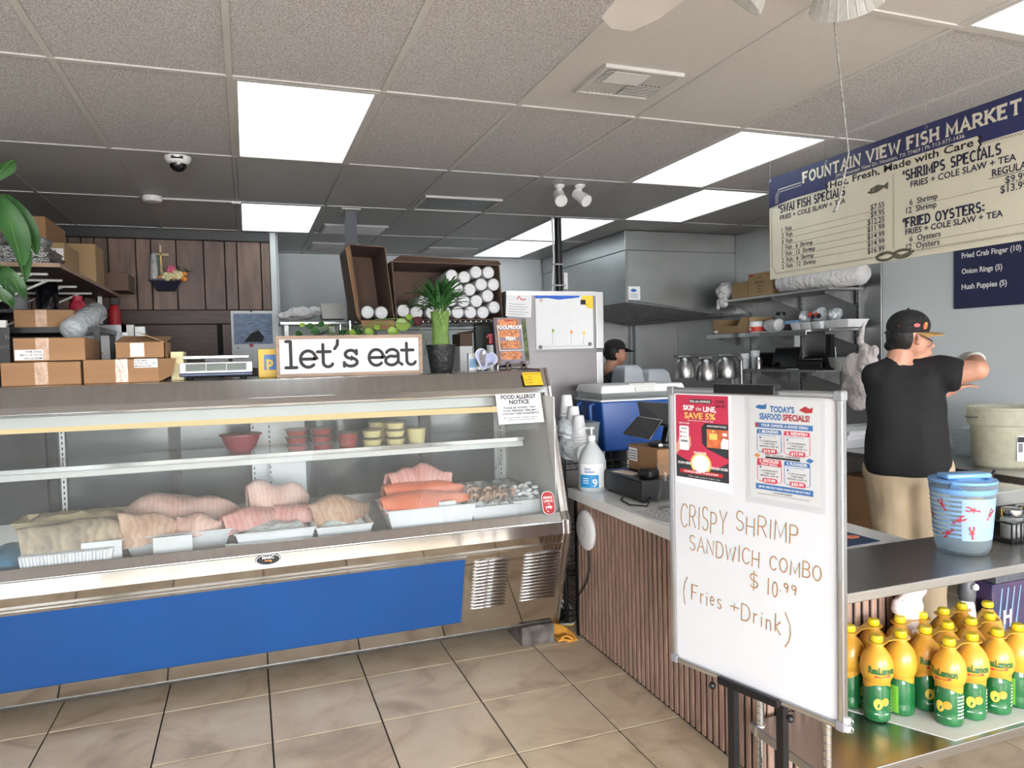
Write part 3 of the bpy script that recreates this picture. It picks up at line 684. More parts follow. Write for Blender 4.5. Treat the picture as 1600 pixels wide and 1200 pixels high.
def fillet(name, label, c, L, W, H, m, rz=0, bend=.25, seed=0, group=None, cat='fish fillet', tail=.45, curl=0):
    """fleshy fillet: thick head end, thin tail, laid over what is below"""
    t = thing(name, label, cat, c, rz, group); M = BASE[t.name]; ph = seed*1.7
    def fn(u, v):
        a = 2*v-1; w = W/2*max(.06, math.sin(math.pi*min(1, u*.86+.12)))**.55*(1 if u < .55 else 1-(u-.55)*(1-tail)*1.6)
        wob = 1+.10*math.sin(7*u+ph)+.03*math.sin(17*u+2*ph)
        y = a*w*wob+.05*W*math.sin(3*u+ph); x = (u-.5)*L*(1-.06*a*a)
        z = H*(1-.45*u)*(1-abs(a)**2.6)-bend*.6*L*(u-.5)**2*1.9-.14*w*a*a+curl*u+.02
        z += .16*H*math.sin(9*u+ph)*(1-a*a)*bend*1.5-.010*math.exp(-((a-.05)/.07)**2)*(1-u)
        z += .0009*math.sin(L*160*u+9*abs(a))*(1-a*a)+.006*mnoise.noise(Vector((x*20, y*20, ph)))
        return M @ Vector((x, y, max(z, -H*.75)))
    put('flesh', MB().grid(fn, 44, 18, .014), m, t, smooth=75)
    return t
DZ = .69
# left: ribbed cream box with a large pale fish, and cream tray behind it
t = thing('ribbed_box', 'cream ribbed foam box at the left end of the case', 'tub', (-.76, 3.72, DZ))
for k in range(26): 
    x = -.92+.0125*k; put('rib', MB().tube([(x, 3.555, DZ), (x-.02*(.5-k/26), 3.548, DZ+.095)], .005, 6), 'foam', t, smooth=60)
put('box_shell', MB().prism([(-.92, 3.56, DZ), (-.6, 3.56, DZ), (-.58, 3.56, DZ+.095), (-.94, 3.56, DZ+.095)], (0, .3, 0)), 'foam', t, bevel=.006)
t2 = tub('foam_tray', 'cream foam tray behind the whole fish, left end', (-.82, 4.12, DZ+.04), .5, .22, .11, 'fish_cream'); ice_fill(t2, None, .46, .18, .09, .05, 3, 'fish_cream')
fillet('whole_fish', 'whole pale fish with dark back lying on the ribbed box', (-.72, 3.72, DZ+.09), .5, .24, .12, 'fish_skin', .25, .3, 5, cat='fish')
solo('blue_bag', 'blue plastic bag lying beside the ribbed box in the case', 'bag', MB().ball((-1.03, 3.8, DZ+.05), (.10, .2, .045), 12, 8, .25, 4), mat('bag_blue', '3f7fa3', .35, 0, .1, 8, bump=.5, bs=20), smooth=60)
# ice bins with fillets
for (nm, lab, cx, cy, L, W, H, seed) in (('ice_bin', 'foam bin of crushed ice under the large pale fillets', -.33, 3.93, .46, .5, .10, 1), ('ice_bin', 'foam bin of crushed ice under the pink red fillets', .10, 3.78, .36, .40, .09, 2),
        ('ice_bin', 'foam bin of crushed ice under the beige fillet, case middle', .42, 3.76, .27, .36, .08, 3), ('salmon_tub', 'white foam tub heaped with orange salmon', .86, 3.74, .46, .34, .13, 4),
        ('shrimp_tub', 'white foam tub holding grey brown shrimp', 1.21, 3.74, .27, .28, .10, 5), ('ice_tub', 'long white tub of ice behind the shrimp', 1.14, 4.12, .40, .26, .12, 6),
        ('scallop_tub', 'white tub of pale scallops at the right end of the case', 1.41, 3.76, .20, .30, .11, 7), ('clear_tub', 'clear tub of ice behind the scallops, right end', 1.44, 4.12, .17, .28, .12, 8)):
    t = tub(nm, lab, (cx, cy, DZ), L, W, H, 'foam' if nm != 'clear_tub' else 'tub_clear'); ice_fill(t, None, L*.9, W*.9, H*.75, .05, seed)
FG = 'fish fillets on ice in the case'
fillet('pale_fillet', 'largest pale pink fillet, arched high on the ice', (-.33, 4.02, DZ+.10), .54, .34, .15, 'fish_pink', .05, .55, 11, FG)
fillet('brown_fillet', 'brown skinned fillet hanging over the bin front', (-.46, 3.76, DZ+.07), .26, .22, .14, 'fish_brown', .3, .3, 12, FG)
fillet('pale_fillet', 'pale fillet tail beside the brown skinned fillet', (-.24, 3.78, DZ+.08), .2, .2, .09, 'fish_pink', -.2, .4, 13, FG)
fillet('red_fillet', 'pink red fillet with dark bloodline lying flat', (.02, 3.80, DZ+.09), .36, .2, .08, 'fish_red', .35, .3, 14, FG)
fillet('red_fillet', 'tall folded pink fillet at the back of the second bin', (.13, 3.98, DZ+.12), .32, .22, .16, 'fish_pink', .2, .6, 15, FG)
fillet('red_fillet', 'pink red fillet at the right rim of the second bin', (.22, 3.82, DZ+.08), .24, .18, .08, 'fish_red', -.2, .3, 16, FG)
fillet('beige_fillet', 'beige pink fillet draped over the middle bin', (.42, 3.80, DZ+.08), .34, .28, .12, 'fish_brown', .3, .4, 17, FG)
fillet('salmon_fillet', 'long bright orange salmon side at the tub front', (.86, 3.71, DZ+.13), .50, .26, .06, 'salmon', .04, .2, 18, FG)
fillet('salmon_fillet', 'orange salmon slab leaning at the tub back', (.88, 3.84, DZ+.15), .46, .24, .075, 'salmon', .08, .2, 19, FG)
fillet('pink_fillet', 'pale pink folded fillet on top of the salmon, left', (.79, 3.92, DZ+.20), .24, .15, .09, 'fish_red', .5, .5, 20, FG)
fillet('pink_fillet', 'pale pink folded fillet on top of the salmon, right', (.93, 3.93, DZ+.20), .26, .16, .10, 'fish_red', -.3, .5, 21, FG)
rnd = random.Random(9)
def curl(c, R, r, a0, rzx):
    pts = [Vector(c)+Vector((R*math.cos(a0+q*.62)*math.cos(rzx), R*math.cos(a0+q*.62)*math.sin(rzx), R*math.sin(a0+q*.62)+.0)) for q in range(7)]
    return MB().tube(pts, [r*.5, r, r*1.1, r, r*.9, r*.6, r*.25], 7)
for k in range(34):
    x, y = 1.21+(rnd.random()-.5)*.22, 3.74+(rnd.random()-.5)*.22
    solo('shrimp', 'grey brown raw shrimp heaped in the foam tub', 'shrimp', curl((x, y, DZ+.125+rnd.random()*.04), .019, .010, rnd.random()*2-1, rnd.random()*6), 'shrimp', 'raw shrimp in the foam tub', smooth=70)
for k in range(22):
    x, y = 1.41+(rnd.random()-.5)*.15, 3.76+(rnd.random()-.5)*.23
    solo('scallop', 'pale round scallop heaped in the end tub', 'scallop', MB().lathe([(.012, 0), (.019, .005), (.019, .013), (.012, .018)], (x, y, DZ+.125+rnd.random()*.035), 10, (rnd.random()-.5, rnd.random()-.5, 1)), 'foam', 'scallops in the end tub', smooth=60)
# white cards at the glass: the two wide ones stand in for reflections
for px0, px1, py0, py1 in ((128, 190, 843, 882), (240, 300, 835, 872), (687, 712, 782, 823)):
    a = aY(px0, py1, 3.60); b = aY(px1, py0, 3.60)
    solo('card_or_reflection', {128: 'white card standing in for a bright reflection in the case glass, below the whole fish', 240: 'white card standing in for a bright reflection in the case glass, below the pale fillets', 687: 'narrow white card before the shrimp tub'}[px0], 'card', MB().box((a.x, 3.6, DZ), (b.x, 3.603, b.z)), 'paper')
t = thing('ice_scraper', 'white bar lying along the case front sill', 'scraper', aY(400, 850, 3.575)); a = aY(352, 855, 3.575); b = aY(475, 843, 3.575)
put('bar', MB().bar(a, b, .012, .02), 'white_plastic', t, bevel=.003); put('grip', MB().bar(a, a.lerp(b, .12), .018, .026), 'offwhite_plastic', t, bevel=.003)
# bowl and deli containers on the inner shelf
SZ = 1.1155
t = thing('red_bowl', 'empty red plastic bowl on the case shelf', 'bowl', (-.045, 4.02, SZ)); put('bowl_shell', MB().lathe([(.05, 0), (.075, .03), (.092, .075), (.096, .09), (.102, .092), (.102, .096), (.09, .094), (.07, .034), (.045, .006)], (-.045, 4.02, SZ), 26), mat('bowl_red', '8c3b45', .4), t, smooth=50)
put('rim', MB().lathe([(.097, .088), (.106, .090), (.106, .097), (.097, .097)], (-.045, 4.02, SZ), 26), 'bowl_red', t, smooth=50)
mat('sauce_red', '9c2a22', .3, 0, .15, 20, coat=.4); mat('sauce_cream', 'efe0a4', .4, 0, .08, 20)
def deli(c, h, m, label):
    t = thing('deli_container', label, 'deli container', c, 0, 'deli containers on the case shelf')
    put('sauce', MB().lathe([(.0445, .002), (.054, h-.008)], c, 20), m, t, smooth=50)
    put('cup_wall', MB().lathe([(.045, .0), (.0555, h-.006), (.058, h-.004), (.058, h), (.053, h)], c, 20), 'deli_clear', t, smooth=50)
    put('lid', MB().lathe([(.060, h-.004), (.061, h+.002), (.055, h+.004), (.05, h+.002)], c, 20), 'deli_clear', t, smooth=50)
for nm, px, ks, h, m, y in (('red left', 464, 3, .036, 'sauce_red', 3.93), ('red second', 503, 3, .036, 'sauce_red', 3.93), ('cream first', 582, 2, .044, 'sauce_cream', 3.93), ('cream tall', 618, 3, .040, 'sauce_cream', 3.93)):
    c = aY(px, 700, y)
    for k in range(ks):
        lv = ['bottom', 'middle', 'top'][k] if ks == 3 else ['lower', 'upper'][k]
        deli(Vector((c.x, y, SZ+k*(h+.003))), h, m, {'red left': '%s red sauce container of the leftmost stack of three', 'red second': '%s red sauce container of the second red stack', 'cream first': '%s cream dip container of the stack of two', 'cream tall': '%s cream dip container of the stack of three'}[nm] % lv)
for px, h, m, y, lab in ((544, .085, 'sauce_red', 3.93, 'single tall container of red sauce on the case shelf'), (651, .09, 'sauce_cream', 3.93, 'single tall container of cream dip, rightmost on the case shelf'), (592, .12, 'sauce_cream', 4.10, 'cream dip container standing behind the others')):
    c = aY(px, 700, y); deli(Vector((c.x, y, SZ)), h, m, lab)

# ---------------------------------------------------------------- slatted service counter
KX, KY0, KY1, KZ = 1.70, 2.09, 3.66, .833
counter = thing('service_counter', 'service counter clad in brown wooden slats with black gaps', 'counter', (1.99, 2.87, 0))
put('carcass', MB().box((KX+.010, KY0+.010, 0), (2.36, KY1, KZ-.056)), 'slat_back', counter)
n = 39; pitch = (KY1-KY0)/n
for k in range(n):
    y = KY0+pitch*k; put('slat', MB().box((KX, y+.0075, .012), (KX+.0095, y+pitch-.0075, KZ-.057)), 'slat_wood', counter, bevel=.002, seg=1)
for k in range(16):
    x = KX+.012+.0405*k; put('slat', MB().box((x, KY0, .012), (x+.027, KY0+.0095, KZ-.057)), 'slat_wood', counter, bevel=.002, seg=1)
put('corner_post', MB().box((KX-.004, KY1-.002, 0), (KX+.03, KY1+.02, KZ-.057)), 'black_metal', counter)
solo('countertop', 'white quartz countertop with thick front edge on the slatted counter', 'countertop', MB().box((1.668, 2.07, KZ-.055), (2.40, 3.70, KZ)), 'quartz', bevel=.004)
# white disc on the slats with its lead
c = Vector((KX-.002, 3.525, .63)); t = thing('wireless_router', 'round white disc router on the slatted counter front', 'router', c)
put('disc', MB().lathe([(.108, 0), (.11, .006), (.104, .016), (.08, .024), (.045, .028)], c, 32, (-1, 0, 0)), 'white_plastic', t, smooth=50)
put('centre_ring', MB().lathe([(.034, .027), (.034, .0295), (.031, .0295)], c, 24, (-1, 0, 0)), 'ink_grey', t); put('centre_cap', MB().lathe([(.0325, .027), (.0325, .030), (.02, .031)], c, 24, (-1, 0, 0)), 'white_plastic', t, smooth=40)
put('lead', MB().tube([(KX-.006, 3.50, .525), (KX-.008, 3.49, .42), (KX-.008, 3.53, .34), (KX-.006, 3.60, .27), (KX-.002, 3.68, .20), (1.70, 3.72, .06)], .004, 6), 'black_rubber', t, smooth=60)

# gap between case and counter: power strip, cables, folded cloth
for k, (m, lab, pts) in enumerate((('white_plastic', 'white cable looping on the floor in the gap beside the case', [(1.60, 3.93, .13), (1.66, 3.88, .16), (1.74, 3.9, .10), (1.82, 3.86, .015), (1.72, 3.8, .012), (1.62, 3.84, .012)]),
        ('black_rubber', 'black cable coil on the floor in the gap beside the case', [(1.60, 3.80, .01), (1.66, 3.86, .06), (1.72, 3.9, .03), (1.66, 3.95, .012), (1.60, 3.9, .03), (1.66, 3.84, .02)]), ('yellow', 'thin yellow cable on the floor behind the folded cloth', [(1.59, 3.83, .008), (1.66, 3.80, .008), (1.74, 3.80, .008)]))):
    solo(('white_cable', 'black_cable', 'yellow_cable')[k], lab, 'cable', MB().tube(pts, (.007, .006, .005)[k], 7), m, smooth=70)
t = thing('power_adapter', 'black power adapter with plugs in the gap beside the case', 'adapter', (1.68, 3.93, 0)); put('block', MB().box((1.64, 3.90, 0), (1.72, 3.98, .07)), 'black_plastic', t, bevel=.006); put('plug', MB().box((1.655, 3.905, .07), (1.69, 3.94, .13)), 'black_plastic', t, bevel=.005); put('plug', MB().box((1.70, 3.92, .07), (1.72, 3.95, .10)), 'white_plastic', t, bevel=.004)
def cloth(u, v):
    x = 1.55+.10*u+.02*math.sin(5*v); y = 3.60+.16*v; return (x, y, .012+.045*math.sin(math.pi*u)*(.35+.9*v)+.012*math.sin(9*v+4*u))
t = thing('cleaning_cloth', 'folded orange yellow cloth on the floor beside the concrete block', 'cloth', (1.60, 3.64, 0)); mat('cloth_orange', 'd99a3c', .9, 0, .15, 20, bump=.4, bs=60)
put('upper_fold', MB().grid(cloth, 12, 12, .010), 'cloth_orange', t, smooth=60)
put('lower_fold', MB().grid(lambda u, v: (1.545+.115*u, 3.595+.13*v, .016+.008*math.sin(6*u+3*v)), 10, 8, .012), 'cloth_orange', t, smooth=60)

# ---------------------------------------------------------------- stainless rack table with juice bottles
TX0_, TX1_, TYF, TYB, TZ, SHZ = 1.605, 2.95, 1.68, 2.06, .845, .285
table = thing('steel_table', 'stainless rack table with lower shelf beside the whiteboard', 'table', (2.28, 1.87, 0))
put('top', MB().box((TX0_, TYF, TZ-.032), (TX1_, TYB, TZ)), 'steel', table, bevel=.003)
put('lower_shelf', MB().box((TX0_, TYF, SHZ-.034), (TX1_, TYB, SHZ)), 'steel', table, bevel=.003)
for x in (TX0_+.02, TX1_-.03):
    for y in (TYF+.035, TYB-.035):
        put('post', MB().tube([(x, y, .03), (x, y, TZ-.03)], .0127, 12), 'chrome', table, smooth=60)
        ring = MB()
        for q in range(30): ring.lathe([(.0132, 0), (.0136, .0015), (.0132, .003)], (x, y, .05+q*.0255), 12)
        put('post_grooves', ring, 'galv', table); put('collar', MB().lathe([(.022, 0), (.022, .03), (.018, .04)], (x, y, SHZ-.036), 12), 'chrome', table, smooth=50)
        put('glide', MB().lathe([(.018, 0), (.018, .012), (.013, .03)], (x, y, 0), 12), 'black_plastic', table)
sheet_p = [(1.98, 1.99), (2.14, 1.70), (2.93, 1.70), (2.93, 2.04), (1.98, 2.04)]
solo('shelf_liner', 'pale plastic sheet under the juice bottles', 'liner', MB().prism([(x, y, SHZ) for x, y in sheet_p], (0, 0, .002)), 'offwhite_plastic')

mat('bottle_green', '1d6436', .12, 0, .08, 6, coat=.6); mat('label_yellow', 'cfa233', .35, 0, .12, 3, (1, 1, 6), hex2='d39533', coat=.3)
mat('label_green', '6fae3a', .4, 0, .1, 8); mat('lemon', 'f0cf55', .45, 0, .1, 20); mat('lemon_orange', 'eb9a3a', .45, 0, .1, 20); mat('label_red', 'a3253a', .45)
def juice_bottle():
    t = thing('juice_bottle', 'x', 'bottle', (0, 0, 0), 0, 'lemon juice bottles on the lower table shelf')
    put('bottle_base', MB().lathe([(.034, 0), (.040, .004), (.0415, .012), (.0415, .035), (.0395, .040), (.0415, .046), (.0415, .100), (.0395, .106), (.0395, .110), (.035, .120), (.0355, .128)], (0, 0, 0), 24), 'bottle_green', t, smooth=50)
    prof = [(.0365, .121), (.042, .132), (.0485, .148), (.0505, .166), (.0485, .188), (.041, .210), (.030, .226), (.021, .236), (.0165, .247)]
    put('lemon_sleeve', MB().lathe(prof, (0, 0, 0), 24), 'label_yellow', t, smooth=50)
    put('sleeve_hem', MB().add([(.0405*math.cos(a*.2618), .0405*math.sin(a*.2618), .128) for a in range(24)]+[(.0395*math.cos(a*.2618), .0395*math.sin(a*.2618), .116-.010*math.cos(a*.2618*2)) for a in range(24)], [(i, (i+1) % 24, 24+(i+1) % 24, 24+i) for i in range(24)]), 'label_yellow', t)
    cap = put('cap', MB().lathe([(.0165, .252), (.0175, .254), (.0175, .268), (.0155, .272), (.008, .273)], (0, 0, 0), 24), 'yellow_cap', t, smooth=45)
    rb = MB()
    for k in range(20):
        a = k*math.pi/10; rb.tube([(.0176*math.cos(a), .0176*math.sin(a), .255), (.0176*math.cos(a), .0176*math.sin(a), .267)], .0011, 5)
    put('cap_ridges', rb, 'yellow_cap', cap); put('neck_ring', MB().lathe([(.0165, .247), (.0168, .252)], (0, 0, 0), 16), 'black_rubber', t)
    # print wraps round the bottle: front faces local -Y
    def wrap(mb, R):
        out = []
        for p in mb.v:
            a = p.x/R-math.pi/2; rr = R(p.z) if callable(R) else R; out.append(Vector((rr*math.cos(a), rr*math.sin(a), p.z)))
        mb.v = out; return mb
    def rad(z):
        for (r0, z0), (r1, z1) in zip(prof, prof[1:]):
            if z0 <= z <= z1: return r0+(r1-r0)*(z-z0)/(z1-z0)+.0012
        return .0385
    F = frame((0, 0, 0), (1, 0, 0), (0, 0, 1))
    def wr2(mb, rr):
        mb.v = [Vector((rr(p.z)*math.cos(p.x/.046-math.pi/2), rr(p.z)*math.sin(p.x/.046-math.pi/2), p.z)) for p in mb.v]; return mb
    put('brand_print', wr2(type_mb(F, 'ReaLemon', 0, .163, .021, 'C', .045, .078), rad), 'bottle_green', t)
    put('red_band', wr2(MB().join(poly2(F, [(-.022+.044*k/8, .150+.004*k/8) for k in range(9)]+[(.022-.044*k/8, .160-.004*k/8+.0) for k in range(9)])), rad), 'label_red', t)
    r2 = lambda z: .0423
    put('lemon_print', wr2(MB().join(oval2(F, -.012, .062, .015, .018)), r2), 'lemon', t); put('orange_print', wr2(MB().join(oval2(F, .012, .070, .014, .013)), lambda z: .0426), 'lemon_orange', t)
    sm = MB()
    for k in range(7): sm.join(poly2(F, [(.045+.030*q/5, .03+.011*k) for q in range(6)]+[(.075-.03*q/5, .034+.011*k) for q in range(6)]))
    sm.join(poly2(F, [(-.024+.048*q/8, .028) for q in range(9)]+[(.024-.048*q/8, .031) for q in range(9)]))
    put('small_print', wr2(sm, lambda z: .0422), 'ink_white', t); put('back_label', wr2(MB().join(poly2(F, [(.092+.055*q/8, .012) for q in range(9)]+[(.147-.055*q/8, .1) for q in range(9)])), lambda z: .0421), 'label_green', t)
    return t
CAPS = [(1328, 980), (1366, 970), (1370, 995), (1406, 966), (1409, 988), (1439, 960), (1446, 982), (1475, 953), (1479, 975), (1502, 946), (1484, 1000), (1517, 993), (1517, 970), (1546, 961), (1543, 943), (1556, 985), (1590, 978)]
ROT = [.6, -.5, -.45, 1.6, 2.1, -.5, -.3, 1.6, -.5, -.4, -1.25, -.7, 1.8, -.3, 1.6, -.8, 2.0]
LAB = ['leftmost juice bottle, half hidden by the whiteboard edge', 'juice bottle behind the leftmost pair of caps, against the slats', 'front row juice bottle nearest the whiteboard, lemons to the front', 'rear juice bottle fourth from the whiteboard, before the white bag', 'juice bottle second in the front left pair, green back label showing',
       'rear juice bottle directly before the white bag', 'middle row juice bottle behind the frontmost one', 'rear juice bottle before the grey spray bottle, left', 'middle row juice bottle behind the front centre pair', 'rear juice bottle before the grey spray bottle, right',
       'frontmost juice bottle on the table shelf, barcode on its side', 'front juice bottle joined to the frontmost one', 'middle row juice bottle, sleeve turned away, right of centre', 'rear juice bottle beside the purple carton, front', 'rearmost juice bottle beside the purple carton', 'front row juice bottle, second from the right frame edge', 'rightmost juice bottle, cut by the frame edge']
BZ = SHZ+.002; proto = juice_bottle(); BOT = []
S = 1.08
pts = []
for (cx, cy) in CAPS:
    p = aZ(cx, cy-4, BZ+.273*S); pts.append(Vector((p.x, p.y, BZ)))
for _ in range(60):                                            # push apart so that no two bottles share space
    for i in range(len(pts)):
        for j in range(i):
            d = pts[i]-pts[j]; m = .1015*S-d.length
            if m > 0: d.normalize(); pts[i] += d*m/2; pts[j] -= d*m/2
for i in range(len(pts)): pts[i].y = max(TYF+.055, pts[i].y)
for i, p in enumerate(pts):
    o = proto if i == 0 else copy_tree(proto)
    o.location = p; o.rotation_euler = (0, 0, ROT[i]); o.scale = (S, S, S); o['label'] = LAB[i]; BOT.append(p)
for k, (i, j) in enumerate(((0, 1), (2, 4), (3, 5), (6, 8), (7, 9), (10, 11), (12, 13), (15, 16))):
    a, b = BOT[i]+Vector((0, 0, .249*S)), BOT[j]+Vector((0, 0, .249*S)); d = (b-a).normalized(); w = Vector((-d.y, d.x, 0))
    pl = []
    for q in range(9): t_ = math.pi/2+math.pi*q/8; pl.append(a+d*(math.cos(t_)*.032)+w*(math.sin(t_)*.032))
    pl += [a.lerp(b, .4)-w*.013, a.lerp(b, .6)-w*.013]
    for q in range(9): t_ = -math.pi/2+math.pi*q/8; pl.append(b+d*(math.cos(t_)*.032)+w*(math.sin(t_)*.032))
    pl += [a.lerp(b, .6)+w*.013, a.lerp(b, .4)+w*.013]
    o = tag(put('neck_carrier', MB().prism(pl, (0, 0, .003)), 'label_yellow'), 'yellow carrier band joining the necks of ' + ('the leftmost two juice bottles', 'the front left pair of juice bottles', 'the rear pair before the white bag', 'the middle pair behind the frontmost bottle', 'the rear pair before the spray bottle', 'the frontmost pair of juice bottles', 'the rear right pair near the carton', 'the pair at the right frame edge')[k], 'carrier', 'yellow neck carriers on the juice bottles')
# things behind the bottles
t = thing('wrapped_bag', 'white plastic wrapped bundle standing behind the bottles at the slats', 'bag', (2.30, 2.02, SHZ))
mb = MB(); c = Vector((2.33, 2.035, SHZ)); mb.capsule(c+Vector((0, 0, .07)), c+Vector((-.01, 0, .36)), .03, .035).ball(c+Vector((-.04, 0, .32)), (.05, .028, .04)).ball(c+Vector((.045, -.003, .39)), (.035, .025, .05)).ball(c+Vector((0, 0, .30)), (.06, .03, .09)); blob('wrap', mb, 'bag_pinkish', t, .008, 2, rough=.004, rs=40)
t = thing('spray_bottle', 'white spray bottle with grey cap behind the bottles', 'spray bottle', (2.62, 2.03, SHZ)); c = Vector((2.62, 2.03, SHZ))
put('body', MB().lathe([(.04, 0), (.05, .02), (.05, .2), (.035, .28), (.02, .32)], c, 20, sx=1, sy=.6), 'white_plastic', t, smooth=50); put('cap', MB().lathe([(.028, .30), (.032, .32), (.03, .37), (.02, .39)], c, 18), mat('grey_cap', '55565a', .4), t, smooth=50); put('nozzle', MB().lathe([(.012, 0), (.012, .012)], c+Vector((-.005, -.034, .36)), 14, (0, -1, .3)), 'white_plastic', t, smooth=50)
mat('carton_dark', '2a3454', .35, 0, .4, 5, (1, 6, 2), hex2='4d3a58', detail=2)
t = thing('drink_carton', 'dark blue and purple drink carton behind the bottles', 'carton', (2.83, 1.99, SHZ)); put('carton_box', MB().box((2.70, 1.985, SHZ+.001), (2.92, 2.055, SHZ+.36)), 'carton_dark', t, bevel=.003)
fr_ = frame((2.70, 1.984, SHZ), (1, 0, 0), (0, 0, 1)); sw = MB()
for k in range(4): sw.join(poly2(fr_, [(.01+.03*k, .05), (.05+.035*k, .34), (.056+.035*k, .34), (.022+.03*k, .05)]))
put('print_rays', sw, mat('ray_blue', '7f9fc8', .4), t); put('lettering', type_mb(fr_, 'H', .06, .2, .05, 'L', .03), 'ink_white', t)
t = thing('grey_carton', 'grey carton marked 12 above the purple carton', 'carton', (2.84, 1.99, SHZ+.36)); put('carton_box', MB().box((2.72, 1.985, SHZ+.361), (2.945, 2.055, SHZ+.47)), mat('carton_grey', '4d5058', .5, 0, .2, 90), t, bevel=.003)
put('lettering', type_mb(frame((2.72, 1.984, SHZ+.36), (1, 0, 0), (0, 0, 1)), '12', .05, .04, .045, 'L', .04), 'ink_black', t)

# pitcher with crayfish print on the table top
c = Vector((2.385, 1.865, TZ)); PS = .79
t = thing('drink_pitcher', 'clear blue lidded pitcher printed with stripes and red crayfish', 'pitcher', c)
prof = [(.088, 0), (.103, .012), (.112, .04), (.117, .10), (.124, .20), (.129, .265), (.134, .30), (.137, .322)]
put('jug_wall', MB().lathe(prof+[(.133, .322), (.126, .27), (.120, .20), (.112, .10), (.106, .04), (.09, .016)], c, 40), 'pitcher_clear', t, smooth=45)
mat('lid_blue', '6f9fd4', .3, 0, .05, 6, coat=.3); mat('stripe_blue', '7fa3cc', .4, 0, .05); mat('water', 'c7dbe8', .1, 0, .03)
def prad(z):
    for (r0, z0), (r1, z1) in zip(prof, prof[1:]):
        if z0 <= z <= z1: return r0+(r1-r0)*(z-z0)/(z1-z0)+.0015
    return .13
put('lid_skirt', MB().lathe([(.129, .275), (.1325, .285), (.1345, .30)], c, 40), 'lid_blue', t, smooth=50)
ld = put('lid', MB().lathe([(.135, .322), (.138, .326), (.136, .334), (.11, .337), (.09, .332), (.06, .340), (.03, .342)], c, 40), 'lid_blue', t, smooth=50)
put('lid_thumb_bar', MB().obox(c+Vector((.01, 0, .348)), (.10, -.03, 0), (.012, .04, 0), (0, 0, .012)), 'lid_blue', ld, bevel=.009, seg=3, smooth=50); put('spout', MB().prism([c+Vector((-.10, -.09, .30)), c+Vector((-.155, -.07, .335)), c+Vector((-.12, -.03, .335)), c+Vector((-.12, -.03, .30))], (.02, .02, 0)), 'lid_blue', ld, bevel=.004)
for k in range(9):
    z = .085+.021*k; st = MB(); a0, a1 = math.atan2(-c.y, -c.x)-1.9, math.atan2(-c.y, -c.x)-.02
    st.add([c+Vector((prad(z+q*.0095)*math.cos(a0+(a1-a0)*i/30), prad(z+q*.0095)*math.sin(a0+(a1-a0)*i/30), z+q*.0095)) for q in (0, 1) for i in range(31)], [(i, i+1, 32+i, 31+i) for i in range(30)])
    put('stripe', st, 'stripe_blue', t)
a0, a1 = math.atan2(-c.y, -c.x)-.02, math.atan2(-c.y, -c.x)+1.7; put('blue_wash', MB().add([c+Vector(((prad(z)-.001)*math.cos(a0+(a1-a0)*i/24), (prad(z)-.001)*math.sin(a0+(a1-a0)*i/24), z)) for z in (.075, .12, .17, .22, .262) for i in range(25)], [(q*25+i, q*25+i+1, q*25+26+i, q*25+25+i) for q in range(4) for i in range(24)]), mat('wash_blue', '9fbbdb', .4, 0, .06, 20, alpha=.8), t, smooth=60)
def crayfish(a, z, rot, s=1):
    mb = MB(); F = frame((0, 0, 0), (1, 0, 0), (0, 0, 1)); ss = .019*s
    pl = [MB().join(oval2(F, 0, .25*ss, .32*ss, .62*ss, 0, 12)), MB().join(poly2(F, [(-.2*ss, -.3*ss), (.2*ss, -.3*ss), (.1*ss, -1*ss), (.42*ss, -1.35*ss), (-.42*ss, -1.35*ss), (-.1*ss, -1*ss)], 0))]
    for sg in (-1, 1): pl += [ribbon(F, [(sg*.2*ss, .6*ss), (sg*.55*ss, .85*ss), (sg*.42*ss, 1.2*ss)], .2*ss, 0), MB().join(oval2(F, sg*.42*ss, 1.35*ss, .2*ss, .4*ss, 0, 10))]+[ribbon(F, [(sg*.25*ss, y*ss), (sg*.75*ss, (y-.2)*ss)], .07*ss, 0, caps=False) for y in (.3, .1, -.1)]
    for p in pl: mb.join(p)
    cr, sr = math.cos(rot), math.sin(rot); out = []
    for p in mb.v:
        x, y = p.x*cr-p.z*sr, p.x*sr+p.z*cr; zz = z+y; R = prad(zz)+.0015; aa = a+x/R; out.append(c+Vector((R*math.cos(aa), R*math.sin(aa), zz)))
    mb.v = out; put('crayfish_print', mb, 'red', t)
va = math.atan2(-c.y, -c.x)                                   # side facing the shop floor
for da, z, rot in ((-.62, .225, .5), (.35, .215, 1.4), (-.12, .165, -1.0), (-.45, .105, 2.2), (.32, .11, .1), (-1.15, .17, .8), (.95, .19, -.6)): crayfish(va+da, z, rot)
t.scale = (PS, PS, PS)
# jar caddy behind the pitcher
t = thing('jar_caddy', 'black wire caddy at the right edge of the steel table', 'caddy', (2.76, 1.90, TZ)); mb = MB()
x0, x1, y0, y1 = 2.63, 2.93, 1.86, 2.02
for z in (.012, .075):
    mb.bar((x0, y0, TZ+z), (x1, y0, TZ+z), .006).bar((x0, y1, TZ+z), (x1, y1, TZ+z), .006).bar((x0, y0, TZ+z), (x0, y1, TZ+z), .006).bar((x1, y0, TZ+z), (x1, y1, TZ+z), .006)
put('wire_rails', mb, 'black_metal', t)
mb = MB()
for k in range(13):
    for y in (y0, y1): put('wire_upright', MB().bar((x0+(x1-x0)*k/12, y, TZ), (x0+(x1-x0)*k/12, y, TZ+.075), .004), 'black_metal', t)
0; put('handle', MB().tube([(x0, 1.94, TZ+.01), (x0, 1.94, TZ+.24), (x0+.02, 1.94, TZ+.26)], .006, 8), 'black_metal', t); put('base_plate', MB().box((x0, y0, TZ+.002), (x1, y1, TZ+.006)), 'black_metal', t)
